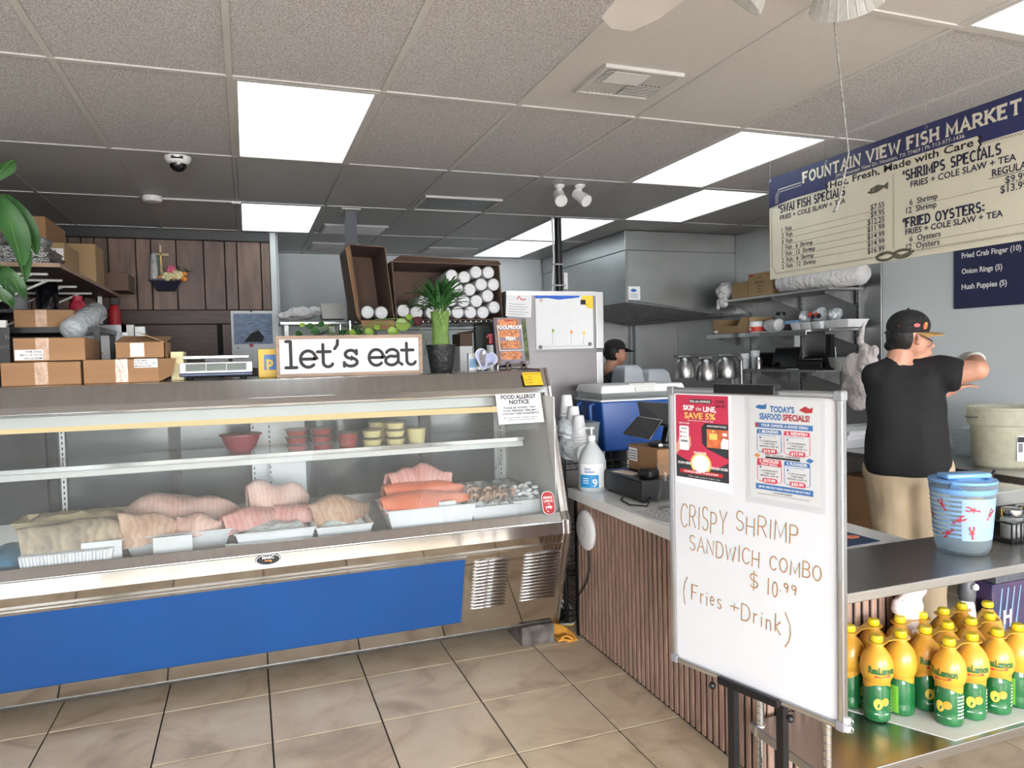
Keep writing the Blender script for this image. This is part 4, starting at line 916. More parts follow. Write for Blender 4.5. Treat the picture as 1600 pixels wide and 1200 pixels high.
for k, (x, y) in enumerate(((2.70, 1.91), (2.80, 1.915), (2.885, 1.92))):
    j = thing('spice_jar', ('glass spice jar with steel lid nearest the pitcher in the caddy', 'glass spice jar with steel lid, middle of the caddy', 'glass spice jar with steel lid at the right frame edge')[k], 'jar', (x, y, TZ+.007), 0, 'spice jars in the wire caddy'); b = Vector((x, y, TZ+.007))
    put('glass', MB().lathe([(.036, 0), (.037, .07), (.03, .082)], b, 18), 'tub_clear', j, smooth=40); put('contents', MB().lathe([(.033, .002), (.034, .05)], b, 16), mat('pepper', '6c655c', .8, 0, .5, 120), j); put('lid', MB().lathe([(.033, .080), (.035, .084), (.035, .108), (.03, .112)], b, 20), 'chrome', j, smooth=45)
t = thing('mustard_bottle', 'yellow squeeze bottle behind the pitcher', 'bottle', (2.675, 2.035, TZ)); b = Vector((2.68, 2.04, TZ)); put('body', MB().lathe([(.032, 0), (.034, .01), (.034, .12), (.022, .145), (.012, .15)], b, 18), 'yellow', t, smooth=50); put('tip', MB().lathe([(.012, .15), (.004, .19)], b, 10), 'yellow', t, smooth=50)
t = thing('steel_pan', 'shallow steel pan behind the spice jars', 'pan', (2.86, 2.05, TZ+.12)); put('pan_shell', MB().prism([(2.74, 2.03, TZ+.15), (2.98, 2.03, TZ+.15), (2.95, 2.03, TZ+.09), (2.77, 2.03, TZ+.09)], (0, .12, 0)), 'steel', t, bevel=.004); put('rim', MB().box((2.725, 2.02, TZ+.148), (2.99, 2.16, TZ+.152)), 'chrome', t); put('stand', MB().box((2.8, 2.05, TZ), (2.92, 2.12, TZ+.09)), 'black_metal', t)
# leaflets and pen on the counter end
t = thing('menu_leaflet', 'blue menu leaflet with shrimp picture on the counter end', 'leaflet', (2.12, 2.18, KZ)); put('sheet', MB().rbox((2.10, 2.2, KZ+.002), (.34, .17, .003), .05), mat('leaf_navy', '1d3558', .4), t)
for k in range(4): put('picture', MB().ball((1.98+.08*k, 2.19+.02*(k % 2), KZ+.004), (.035, .025, .002), 12, 6), mat('shrimp_print', 'd97b5c', .5, 0, .3, 40), t)
put('lettering', type_mb(frame((1.98, 2.24, KZ+.004), (1, .05, 0), (-.05, 1, 0)), 'SEAFOOD', 0, 0, .025, 'L', .03), 'ink_white', t)
t = thing('marker_pen', 'black marker pen lying on the menu leaflet', 'pen', (2.14, 2.27, KZ+.004)); put('barrel', MB().tube([(2.06, 2.27, KZ+.011), (2.17, 2.29, KZ+.011)], .007, 10), 'black_plastic', t, smooth=50); put('pen_cap', MB().tube([(2.165, 2.289, KZ+.011), (2.20, 2.295, KZ+.011)], .008, 10), 'ink_grey', t, smooth=50)

# ---------------------------------------------------------------- whiteboard on its stand
BL, BR = Vector((1.307, 2.066, 0)), Vector((1.478, 1.496, 0)); bx = (BR-BL).normalized(); bn = bx.cross(Vector((0, 0, 1)))
if bn.x > 0: bn = -bn
BW = (BR-BL).length; Z0, Z1 = .555, 1.468; BH = Z1-Z0
wb = thing('whiteboard', 'white marker board on a black stand with handwritten offer', 'whiteboard', ((BL.x+BR.x)/2, (BL.y+BR.y)/2, 0))
bf = frame(BL+Vector((0, 0, Z0)), bx, (0, 0, 1)); O, R_, U_, N_ = bf
if N_.dot(bn) < 0: N_ = -N_; bf = (O, R_, U_, N_)
put('panel', MB().prism([O+R_*.012+U_*.012, O+R_*(BW-.012)+U_*.012, O+R_*(BW-.012)+U_*(BH-.012), O+R_*.012+U_*(BH-.012)], -N_*.012), 'board_white', wb)
def fbar(a, b, w): return MB().bar(O+R_*a[0]+U_*a[1]-N_*.006, O+R_*b[0]+U_*b[1]-N_*.006, w, .026, up=tuple(U_ if abs(a[1]-b[1]) < 1e-6 else R_))
for a, b in (((.008, 0), (.008, BH)), ((BW-.008, 0), (BW-.008, BH)), ((0, .008), (BW, .008)), ((0, BH-.008), (BW, BH-.008))):
    d = (b[0]-a[0], b[1]-a[1]); mb = MB(); vert = abs(d[0]) < 1e-6; c0 = O+R_*((a[0]+b[0])/2)+U_*((a[1]+b[1])/2)-N_*.004
    mb.obox(c0, R_*(.009 if vert else BW/2), U_*(BH/2 if vert else .009), N_*.012); put('frame_rail', mb, 'alu', wb, bevel=.003)
    mb = MB(); mb.obox(c0+N_*.0115, R_*(.003 if vert else BW/2), U_*(BH/2 if vert else .003), N_*.0015); put('frame_bead', mb, 'chrome', wb)
for a, b in ((.01, .01), (BW-.01, .01), (.01, BH-.01), (BW-.01, BH-.01)): put('corner_cap', MB().obox(O+R_*a+U_*b-N_*.003, R_*.014, U_*.014, N_*.0145), mat('corner_grey', '85878c', .4), wb, bevel=.005, seg=3)
put('top_clamp', MB().obox(O+R_*(BW*.5)+U_*(BH+.002)+N_*.004, R_*.105, U_*.014, N_*.018), 'black_metal', wb, bevel=.003)
put('bottom_clamp', MB().obox(O+R_*(BW*.5)+U_*.004+N_*.008, R_*.105, U_*.012, N_*.014), 'black_metal', wb, bevel=.003)
for a in (.355, .645):
    p = O+R_*(BW*a)-N_*.034; put('stand_post', MB().bar(Vector((p.x, p.y, .03)), Vector((p.x, p.y, Z0+.3)), .03, .02), 'black_metal', wb)
    q = O+R_*(BW*a+(-.05 if a < .5 else .05))-U_*.03+N_*.004; put('knob', MB().ball(q, .012, 10, 6), 'black_plastic', wb, smooth=60)
    put('foot_bar', MB().bar(Vector((p.x, p.y, .02))+N_*.22, Vector((p.x, p.y, .02))-N_*.2, .03, .03), 'black_metal', wb, bevel=.003)
for k in (0, 1):
    put('pen_clip', MB().obox(O+R_*(BW+.006)+U_*(.03-.022*k), R_*.006, U_*.008, N_*.008), 'white_plastic', wb); put('clip_ring', MB().tube([O+R_*(BW+.014+.008*math.sin(q*.7))+U_*(.03-.022*k+.009*math.cos(q*.7)) for q in range(10)], .0012, 5), 'chrome', wb)
for s, x, y, h, w_, sd in (('CRISPY', .04, .463, .072, .18, 1), ('SHRIMP', .255, .482, .056, .205, 2), ('SANDWICH', .076, .39, .048, .258, 3), ('COMBO', .37, .392, .042, .16, 4), ('$', .30, .316, .05, .028, 5), ('10', .36, .312, .045, .034, 6), ('.99', .402, .334, .027, .052, 7), ('(', .046, .212, .07, .014, 8), ('Fries', .081, .226, .05, .115, 9), ('+', .23, .224, .04, .03, 10), ('Drink', .27, .212, .05, .132, 11), (')', .415, .192, .07, .02, 12)):
    put('handwriting', strokes_mb(bf, s, x, y, h, .0036, 'L', w_, 0, .3, .14, -.02, sd, .0008, .05), 'marker', wb)
    put('faded_ink', strokes_mb(bf, s, x-.004, y+.004, h, .0022, 'L', w_, 0, .3, .14, -.02, sd, .0004, .05), 'marker_ghost', wb)

# posters stuck to the board
def poster(name, label, x0, y0, w, h, base, sx=1, sy=1):
    o = O+R_*x0+U_*y0+N_*.0006; t = thing(name, label, 'poster', o); F = (o, R_*sx, U_*sy, N_); w *= sx; h *= sy
    put('paper', MB().prism([o, o+R_*w, o+R_*w+U_*h, o+U_*h], N_*.0006), base, t); return t, F
def ink(t, m, *mbs, name='print'):
    mb = MB()
    for q in mbs: mb.join(q)
    return put(name, mb, m, t)
mat('poster_red', 'b8304c', .35, 0, .08, 3); mat('poster_dark', '2c3136', .4); mat('poster_gold', 'e9c46b', .5); mat('poster_warm', 'c7673f', .5, 0, .4, 30); mat('poster_blue', '2f6cab', .45); mat('poster_pinkred', 'cf4256', .45); mat('poster_peach', 'dba187', .5)
solo('loose_sheet', 'white plastic sleeve behind the red poster on the whiteboard', 'sleeve', MB().prism([O+R_*.022+U_*.603+N_*.0002, O+R_*.242+U_*.592+N_*.0002, O+R_*.242+U_*.893+N_*.0002, O+R_*.022+U_*.893+N_*.0002], N_*.0004), 'label_white')
PW, PH = .165, .255; t, F = poster('savings_poster', 'red and dark SKIP the LINE SAVE 5% poster on the whiteboard', .027, .623, PW, PH, 'poster_red', .205/.165, .268/.255)
ink(t, 'poster_dark', poly2(F, [(0, 0), (PW, 0), (PW, .06), (.14, .045), (.10, .03), (.05, .05), (.02, .06), (0, .07)], .0012), poly2(F, [(.085, .11), (.10, .095), (PW, .07), (PW, .172), (.095, .172), (.083, .16)], .0012), rect2(F, .045, .231, .115, .243, .0012))
ink(t, 'ink_white', type_mb(F, 'FALL into SAVINGS!', .08, .2335, .0065, 'C', .02, .064, .002), type_mb(F, 'SKIP', .025, .209, .0145, 'L', .035, .036, .002), type_mb(F, 'the', .067, .209, .011, 'L', .0, .017, .002, .3), type_mb(F, 'LINE,', .09, .207, .0145, 'L', .035, .04, .002), type_mb(F, '(Food Order In Our Kitchen Only)', .08, .176, .004, 'C', .01, .08, .002), type_mb(F, 'ORDER & PAY ONLINE', .028, .166, .0045, 'C', .02, .034, .002), type_mb(F, 'ORDER SENT STRAIGHT TO KITCHEN', .13, .162, .0045, 'C', .02, .058, .002), type_mb(F, 'SCAN HERE', .006, .042, .007, 'L', .03, .042, .002), type_mb(F, 'FOR EASY ACCESS', .113, .036, .007, 'L', .03, .05, .002), type_mb(F, 'UNLOCK YOUR', .078, .078, .006, 'C', .03, .04, .002), type_mb(F, 'Offer valid on food orders only.', .09, .0045, .004, 'C', 0, .1, .002), name='lettering')
ink(t, 'poster_gold', type_mb(F, 'SAVE 5%', .078, .184, .0175, 'C', .035, .098, .002), oval2(F, .08, .048, .033, .033, .0014), name='lettering')
ink(t, 'label_white', oval2(F, .08, .048, .027, .027, .0017), rrect2(F, .012, .085, .043, .160, .004, .0017), name='phone')
ink(t, 'red', oval2(F, .017, .140, .003, .003, .002), oval2(F, .017, .126, .003, .003, .002), rrect2(F, .012, .014, .148, .026, .005, .0016), name='print'); ink(t, 'ink_white', type_mb(F, 'ORDER NOW', .08, .0175, .005, 'C', .02, .11, .0022)); ink(t, 'ink_grey', rect2(F, .016, .11, .039, .116, .002), rect2(F, .018, .150, .037, .153, .002), *[rect2(F, .023, .125+.014*k, .037, .127+.014*k, .002) for k in range(2)])
ink(t, 'poster_peach', poly2(F, [(0, .07), (.014, .085), (.012, .13), (.006, .11), (0, .10)], .0015), poly2(F, [(.043, .09), (.05, .10), (.048, .13), (.043, .125)], .0015), name='hand_print')
ink(t, 'poster_warm', rect2(F, .10, .10, PW, .155, .0016), name='kitchen_picture'); ink(t, 'ink_white', oval2(F, .155, .142, .007, .005, .002), poly2(F, [(.143, .10), (.165, .10), (.165, .128), (.15, .132), (.143, .118)], .002), name='cook_print'); ink(t, 'poster_gold', rect2(F, .108, .125, .132, .143, .002), oval2(F, .12, .15, .004, .003, .002)); ink(t, 'ink_black', *[strokes_mb(F, s, .128, y, .008, .0012, 'L', .03, 0, .3, .15, 0, 3, .0022) for s, y in (('CODE:', .234), ('SAVE', .221))], name='handwriting')
PW, PH = .205, .315; t, F = poster('specials_poster', "white TODAY'S SEAFOOD SPECIALS poster on the whiteboard", .305, .596, PW, PH, 'paper', .226/.205, .292/.315)
gx = .02; W2 = .165
ink(t, 'poster_blue', type_mb(F, "TODAY'S", .1, .275, .018, 'C', .035, .07, .0014), type_mb(F, 'SEAFOOD', .033, .251, .018, 'L', .035, .065, .0014), rect2(F, .02, .224, .185, .240, .001), rect2(F, .02, .028, .185, .046, .001), name='lettering')
ink(t, 'red', type_mb(F, 'SPECIALS!', .102, .251, .018, 'L', .035, .075, .0014), poly2(F, [(.02, .224), (.032, .232), (.02, .240)], .0014), poly2(F, [(.148, .285), (.165, .297), (.178, .29), (.186, .296), (.184, .278), (.165, .276)], .0012), name='lettering')
ink(t, 'poster_blue', poly2(F, [(.02, .288), (.03, .296), (.045, .295), (.055, .30), (.053, .283), (.035, .282)], .0012), name='fish_print')
ink(t, 'ink_white', type_mb(F, 'YOUR CHOICE: A GOOD DEAL!', .105, .2285, .008, 'C', .03, .135, .0016), type_mb(F, 'LIMITED TIME ONLY! ORDER ONLINE OR TAKE OUT ONLY!', .103, .034, .006, 'C', .025, .15, .0016), name='lettering')
for k, (s, pr_, m, x, y) in enumerate((('1. BRONZINO', '$19.99', 'poster_blue', .025, .147), ('2. REDFISH', '$17.99', 'poster_pinkred', .105, .147), ('3. SPECKLED', '$19.99', 'poster_pinkred', .025, .054), ('4. FLOUNDER', '$20.99', 'poster_blue', .105, .054))):
    top = y+.072; hh = .014 if k != 2 else .022
    mb = MB().join(rrect2(F, x, top-hh, x+.072, top, .004, .0012)).join(ribbon(F, [(x, top-.01), (x, y+.006), (x+.006, y), (x+.066, y), (x+.072, y+.006), (x+.072, top-.01)], .0014, .0012))
    ink(t, m, mb, name='card_print'); ink(t, 'ink_white', type_mb(F, s, x+.036, top-.011, .0085, 'C', .03, .058, .0016), *([type_mb(F, 'TROUT SPECIAL', x+.036, top-.020, .006, 'C', .02, .05, .0016)] if k == 2 else []), name='lettering')
    ink(t, 'ink_black', *[type_mb(F, s2, x+.036, y+.033-.0080*q, .0045, 'C', .01, w2, .0014) for q, (s2, w2) in enumerate(((('1/2 LB BRONZINO', '1/2 LB REDFISH', '1/2 LB SPECKLED TROUT', '1/2 LB FLOUNDER')[k], .05), ('2 FREE SIDES', .035), ('LEMONADE or SWEET TEA', .055)))], name='lettering')
    ink(t, 'poster_pinkred', rrect2(F, x+.015, y-.004, x+.06, y+.012, .007, .0014), name='price_pill'); ink(t, 'ink_white', type_mb(F, pr_, x+.037, y, .009, 'C', .03, .034, .0018), name='lettering')
    ink(t, 'poster_blue', *[ribbon(F, [(x+.006+.01*q, y+.052), (x+.011+.01*q, y+.054), (x+.016+.01*q, y+.052)], .001, .0012, caps=False) for q in range(5)], *[oval2(F, x+.01, y+.045, .003, .003, .0013)])
ink(t, 'ink_black', type_mb(F, 'FRIES - COLESLAW - HUSH PUPPIES', .1, .1365, .005, 'C', .015, .10, .0014), rect2(F, .05, .1285, .15, .1345, .0014), type_mb(F, 'FOUNTAIN VIEW FISH MARKET', .1, .020, .004, 'C', .02, .055, .0014), type_mb(F, '2912 Fountain View Dr, Houston, TX | 713-977-1436 | dine in or take out today', .1, .013, .0035, 'C', 0, .15, .0014), name='lettering')
ink(t, 'orange', poly2(F, [(.015, .134), (.025, .142), (.035, .136), (.027, .127)], .0013), name='fish_print'); ink(t, 'poster_blue', poly2(F, [(.165, .133), (.175, .142), (.188, .136), (.178, .127)], .0013), name='fish_print')
solo('poster_sleeve', 'clear sheet protector over the seafood specials poster', 'sleeve', MB().prism([O+R_*.292+U_*.578+N_*.003, O+R_*.545+U_*.578+N_*.003, O+R_*.545+U_*.893+N_*.003, O+R_*.292+U_*.893+N_*.003], N_*.0004), 'glass_clear')

# ---------------------------------------------------------------- hanging menu board
SX, SY, SZ0, SW, SH = 3.0, 3.605, 2.007, 1.80, .606
ms = thing('menu_board', 'large cream and navy menu board with rope border hanging from the ceiling', 'menu board', (SX, SY-SW/2, SZ0))
F = frame((SX, SY, SZ0), (0, -1, 0), (0, 0, 1))
put('panel', MB().box((SX, SY, SZ0), (SX+.006, SY-SW, SZ0+SH)), 'cream_board', ms)
put('navy_header', poly2(F, [(0, SH), (0, .425), (.02, .43)]+[(.02+(SW-.04)*k/10, .445) for k in range(1, 10)]+[(SW-.02, .43), (SW, .425), (SW, SH)], .0006), 'sign_navy', ms)
ink(ms, 'cream_board', poly2(F, [(.465, .432), (1.335, .432), (1.335, .478), (.465, .478)], .001), name='ribbon')
ink(ms, 'cream_board', ribbon(F, [(.06, .445), (.06, .49), (.085, .523), (.27, .523)], .004, .0014), ribbon(F, [(.075, .445), (.075, .485), (.095, .508), (.27, .508)], .003, .0014), ribbon(F, [(SW-.06, .445), (SW-.06, .49), (SW-.085, .523), (1.53, .523)], .004, .0014), name='header_line')
for s, x, w_ in (('FOUNTAIN', .287, .402), ('VIEW', .735, .196), ('FISH', .978, .160), ('MARKET', 1.185, .330)):
    put('title_lettering', strokes_mb(F, s, x, .518, .053, .0125, 'L', w_, .17, .36, lift=.0016), 'cream_board', ms)
ink(ms, 'cream_board', type_mb(F, '2912 Fountain View Dr, Houston, TX 77469 | Ph 713-977-1436', .527, .488, .018, 'L', .005, .742, .0016), name='address_lettering')
ink(ms, 'ink_black', type_mb(F, 'Hot, Fresh, Made with Care', .487, .4405, .034, 'L', .022, .825, .0016), name='slogan_lettering')
def rope(pts, w=.010):
    mb = MB(); st = .012
    for (a, b) in zip(pts, pts[1:]):
        d = math.hypot(b[0]-a[0], b[1]-a[1]); k = max(1, int(d/st)); ux, uy = (b[0]-a[0])/d, (b[1]-a[1])/d
        for q in range(k):
            cx, cy = a[0]+(q+.5)*d/k*ux, a[1]+(q+.5)*d/k*uy
            mb.join(ribbon(F, [(cx-ux*st*.45-uy*w*.5, cy-uy*st*.45+ux*w*.5), (cx+ux*st*.45+uy*w*.5, cy+uy*st*.45-ux*w*.5)], .0024, .0016, caps=False))
    return mb
mat('rope_ink', '5d574a', .6)
for pts_ in ([(.02, .425), (.02, .075), (.04, .055), (.05, .03), (.78, .03)], [(1.02, .03), (SW-.05, .03), (SW-.04, .055), (SW-.02, .075), (SW-.02, .425)], [(.02, .425), (.46, .44)], [(1.34, .44), (SW-.02, .425)], [(.895, .42), (.895, .06)]):
    tag(put('rope_border', rope(pts_), 'rope_ink', ms), kind='stuff')
kn = MB()
for cx in (-.05, .05): kn.join(ribbon(F, [(.895+cx+.05*math.cos(t*.35), .026+.018*math.sin(t*.35)) for t in range(19)], .013, .0018+(.0002 if cx > 0 else 0), caps=False))
put('knot_print', kn.join(ribbon(F, [(.79, .03), (.86, .045), (.94, .015), (1.01, .03)], .012, .0019)), 'rope_ink', ms)
for x, sg in ((.47, -1), (1.335, 1)): put('seahorse_print', ribbon(F, [(x, .475), (x+sg*.012, .468), (x, .455), (x+sg*.01, .44), (x, .425), (x+sg*.008, .412)], .009, .002), 'ink_black', ms)
put('fish_print', poly2(F, [(.735, .362), (.76, .38), (.80, .39), (.84, .378), (.865, .392), (.863, .352), (.84, .366), (.80, .352), (.76, .352)], .0015), 'rope_ink', ms)
put('fish_eye', oval2(F, .752, .369, .004, .004, .002, 8).join(ribbon(F, [(.775, .38), (.772, .36)], .002, .002)), 'cream_board', ms)
mat('menu_ink', '20243a', .6)
for s, x, y, h, w_ in (("'SWAI FISH SPECIALS", .083, .385, .042, .505), ("'SHRIMPS SPECIALS", .953, .375, .043, .478), ("'FRIED OYSTERS:", .953, .15, .04, .405)):
    put('heading_lettering', strokes_mb(F, s, x, y, h, .0088, 'L', w_, .15, .34, lift=.0016), 'menu_ink', ms)
for s, x, y, h, w_ in (('FRIES + COLE SLAW + TEA', .093, .342, .026, .50), ('FRIES + COLE SLAW + TEA', .993, .332, .028, .505), ('FRIES + COLE SLAW + TEA', .963, .113, .027, .48)):
    ink(ms, 'menu_ink', type_mb(F, s, x, y, h, 'L', .018, w_, .0016), name='lettering')
rows = (('1  Fish', '$7.55'), ('2  Fish', '$9.95'), ('3  Fish', '$12.25'), ('1  Fish   6  Shrimp', '$11.99'), ('1  Fish   12  Shrimp', '$14.99'), ('2  Fish   6  Shrimp', '$14.99'), ('2  Fish   12  Shrimp', '$16.99'))
for k, (a, b) in enumerate(rows):
    y = .274-.0362*k; ink(ms, 'menu_ink', type_mb(F, a, .107, y-.004, .024, 'L', .012, None, .0016), type_mb(F, b, .842, y-.003, .027, 'R', .012, None, .0016), name='row_lettering')
    if k < 6: put('row_rule', ribbon(F, [(.10, y-.010), (.845, y-.010)], .0016, .0012, caps=False), 'rope_ink', ms)
ink(ms, 'menu_ink', type_mb(F, 'REGULAR', 1.395, .288, .03, 'L', .02, .17, .0016), rect2(F, 1.38, .280, 1.76, .2825, .0014), name='lettering')
for k, (a, b, y) in enumerate((('6  Shrimp', '$9.99', .25), ('12  Shrimp', '$13.99', .214), ('6  Oysters', '', .076), ('12  Oysters', '', .040))):
    ink(ms, 'menu_ink', type_mb(F, a, (.987, .968, .987, .968)[k], y, .027, 'L', .012, None, .0016), type_mb(F, b, 1.545, y-.004, .029, 'R', .012, None, .0016), name='row_lettering')
    if k % 2 == 0: put('row_rule', ribbon(F, [(.97, y-.009), (1.75, y-.009)], .0016, .0012, caps=False), 'rope_ink', ms)
for k, x in enumerate((.012, .46, 1.08, 1.6)):
    p = F[0]+F[1]*x+Vector((0, 0, SH-.018)); put('eyelet', MB().tube([p+Vector((-.002, .007*math.sin(q*.7), .007*math.cos(q*.7))) for q in range(10)], .0018, 6), 'chrome', ms)
    q_ = Vector((p.x, p.y, CEIL)); put('hanging_wire', MB().tube([p, p.lerp(q_, .5)+Vector((0, .006, 0)), q_], .0016, 5), 'galv', ms)
# navy side board on the right wall
nb = thing('side_menu', 'navy side menu board on the white wall with side dishes', 'menu board', (WR-.02, 3.2, 1.83)); NF = frame((WR-.014, 3.62, 1.828), (0, -1, 0), (0, 0, 1))
put('panel', MB().box((WR-.013, 3.62, 1.828), (WR-.001, 2.2, 2.40)), 'navy', nb)
for k, (s, y, w_) in enumerate((('Fried Crab Finger (10)', .337, .40), ('Onion Rings (5)', .232, .28), ('Hush Puppies (5)', .128, .31))):
    ink(nb, 'ink_white', type_mb(NF, s, .06, y, .034, 'L', .025, w_, .002), type_mb(NF, '$', .62, y, .034, 'L', .025, None, .002), name='row_lettering')

# ---------------------------------------------------------------- ceiling fittings
def grille(name, label, x0, y0, x1, y1, kind):
    t = thing(name, label, 'vent', ((x0+x1)/2, (y0+y1)/2, CEIL-.01)); z = CEIL-.012; mb = MB()
    for a, b in (((x0, y0), (x1, y0+.02)), ((x0, y1-.02), (x1, y1)), ((x0, y0+.02), (x0+.02, y1-.02)), ((x1-.02, y0+.02), (x1, y1-.02))): mb.box((*a, z), (*b, CEIL+.004))
    put('frame', mb, 'vinyl_tile' if kind == 'dark' else 'grid_paint', t, bevel=.002, seg=1); put('duct', MB().box((x0+.02, y0+.02, CEIL-.003), (x1-.02, y1-.02, CEIL+.003)), 'black_rubber' if kind != 'panel' else 'galv', t)
    return t, z
x0, y0 = GX0+3.27*GX, GY0-.455*GY; x1, y1 = GX0+3.86*GX, GY0-.21*GY
t, z = grille('air_diffuser', 'white four-way air diffuser with angled louvers above the counter', x0, y0, x1, y1, 'light'); xm, ym = (x0+x1)/2, (y0+y1)/2
for q, (a0, b0, a1, b1, horiz) in enumerate(((x0+.02, y0+.02, xm, ym, 1), (xm, y0+.02, x1-.02, ym, 0), (x0+.02, ym, xm, y1-.02, 0), (xm, ym, x1-.02, y1-.02, 1))):
    for k in range(8):
        u0 = (k+.5)/8
        if horiz: yy = b0+(b1-b0)*u0; put('louver', MB().obox(((a0+a1)/2, yy, z+.006), ((a1-a0)/2-.003, 0, 0), (0, .006, .004), (0, -.0008, .001)), 'grid_paint', t)
        else: xx = a0+(a1-a0)*u0; put('louver', MB().obox((xx, (b0+b1)/2, z+.006), (0, (b1-b0)/2-.003, 0), (.006, 0, -.004), (.0008, 0, .001)), 'grid_paint', t)
put('damper_plate', MB().box((x0+.06, y0+.03, z), (xm+.04, ym-.0, z+.002)), 'white_plastic', t)
for nm, lab, i0, i1, j0, j1, kd in (('access_panel', 'square flush access panel in the grey kitchen ceiling', 3.03, 3.97, 1.57, 1.96, 'panel'), ('return_grille', 'grey return grille beside the dark ceiling post', 2.1, 2.98, 2.6, 2.95, 'dark'), ('return_grille', 'farthest left grey return grille near the white back wall', 2.07, 2.8, 3.43, 3.85, 'dark'), ('return_grille', 'faint grey return grille above the foam cup box', 3.98, 4.85, 3.5, 3.9, 'dark')):
    t, z = grille(nm, lab, GX0+i0*GX, GY0+j0*GY, GX0+i1*GX, GY0+j1*GY, kd)
    if kd == 'dark':
        for k in range(13): yy = GY0+j0*GY+.03+(GY*(j1-j0)-.06)*k/12; put('louver', MB().obox((GX0+(i0+i1)/2*GX, yy, CEIL-.008), ((i1-i0)*GX/2-.02, 0, 0), (0, .009, .005), (0, -.001, .002)), 'vinyl_tile', t)
# ceiling fan with glass shades, mostly above the frame
FX, FY = 1.06, 1.08
fan = thing('ceiling_fan', 'white ceiling fan with fluted glass shades at the top edge', 'ceiling fan', (FX, FY, 2.3)); mat('fan_white', 'd8d5d2', .4, 0, .04); glass_mat('shade_glass', 'eeeeee', 1.4, .15, .45, 'e6e4e0')
put('down_rod', MB().tube([(FX, FY, 2.58), (FX, FY, CEIL)], .014, 12), 'fan_white', fan, smooth=50); put('motor_housing', MB().lathe([(.05, 2.60), (.11, 2.585), (.125, 2.55), (.12, 2.50), (.07, 2.48)], (FX, FY, 0), 28), 'fan_white', fan, smooth=40); put('canopy', MB().lathe([(.03, 2.66), (.06, 2.69), (.07, CEIL)], (FX, FY, 0), 24), 'fan_white', fan, smooth=40)
put('light_hub', MB().lathe([(.03, 2.36), (.06, 2.38), (.065, 2.42), (.05, 2.48)], (FX, FY, 0), 20), 'fan_white', fan, smooth=40)
for k in range(5):
    a = math.radians(97+72*k); d = Vector((math.cos(a), math.sin(a), 0)); w = Vector((-d.y, d.x, .18)); b0 = Vector((FX, FY, 2.475))
    pl = [b0+d*.2-w*.05, b0+d*.6-w*.068, b0+d*.70-w*.05, b0+d*.725, b0+d*.70+w*.05, b0+d*.6+w*.068, b0+d*.2+w*.05]; bl_ = put('blade', MB().prism(pl, (0, 0, .008)), 'fan_white', fan, bevel=.003)
    put('blade_iron', MB().bar(b0+d*.09, b0+d*.26, .04, .006), 'galv', bl_)
for k in range(4):
    a = math.radians(40+90*k); d = Vector((math.cos(a), math.sin(a), 0)); c0 = Vector((FX, FY, 2.40))+d*.10; ax = (d*.62+Vector((0, 0, -.62))).normalized()
    put('lamp_arm', MB().tube([Vector((FX, FY, 2.41)), c0+Vector((0, 0, .01)), c0+ax*.03], .012, 8), 'galv', fan, smooth=60)
    sh = put('lamp_shade', MB().lathe([(.026, .02), (.034, .035), (.05, .075), (.066, .115), (.075, .135), (.072, .134), (.048, .076), (.03, .036)], c0, 32, ax), 'shade_glass', fan, smooth=30)
    fl = MB(); a_ = ax.orthogonal().normalized(); b_ = ax.cross(a_)
    for q in range(24): e = a_*math.cos(q*.2618)+b_*math.sin(q*.2618); fl.tube([c0+ax*.04+e*.036, c0+ax*.076+e*.0505, c0+ax*.133+e*.0745], .0018, 5)
    put('flutes', fl, 'shade_glass', sh); put('bulb', MB().ball(c0+ax*.07, .022, 12, 8), 'offwhite_plastic', fan, smooth=60)
pt = [aX(1303, 22, 1.20), aX(1306, 60, 1.20), aX(1316, 150, 1.20), aX(1326, 240, 1.20), aX(1316, 290, 1.21), aX(1312, 312, 1.22), aX(1304, 332, 1.22)]
solo('pull_cord', 'grey twisted pull cord hanging from the fan before the menu board', 'cord', MB().tube([(1.16, 1.17, 2.37)]+[tuple(p) for p in pt], [.0018]*5+[.0022, .003, .004], 7), mat('cord_grey', '8f8d88', .8, 0, .4, 150, hex2='5c5a57'), smooth=60)
# cameras and detector
c = Vector((-.315, 4.39, CEIL)); t = thing('dome_camera', 'white dome security camera on the grey ceiling', 'security camera', c)
put('housing', MB().lathe([(.068, 0), (.068, -.012), (.058, -.03), (.045, -.04)], c, 24), 'white_plastic', t, smooth=40); put('dome', MB().lathe([(.044, -.036), (.042, -.055), (.03, -.072), (.012, -.079)], c, 20), 'dark_gloss', t, smooth=50); put('logo_band', MB().box(c+Vector((-.03, -.066, -.022)), c+Vector((.03, -.055, -.008))), 'ink_black', t)
c = Vector((-.56, 5.46, CEIL)); t = thing('smoke_detector', 'round white smoke detector with surface raceway on the ceiling', 'smoke detector', c); put('housing', MB().lathe([(.062, 0), (.064, -.02), (.055, -.035), (.02, -.04)], c, 22), 'white_plastic', t, smooth=40); put('raceway', MB().box((c.x+.05, 5.49, CEIL-.010), (c.x+.54, 5.505, CEIL)), 'grid_paint', t); put('raceway_end', MB().box((c.x+.50, 5.485, CEIL-.016), (c.x+.56, 5.51, CEIL)), 'white_plastic', t)
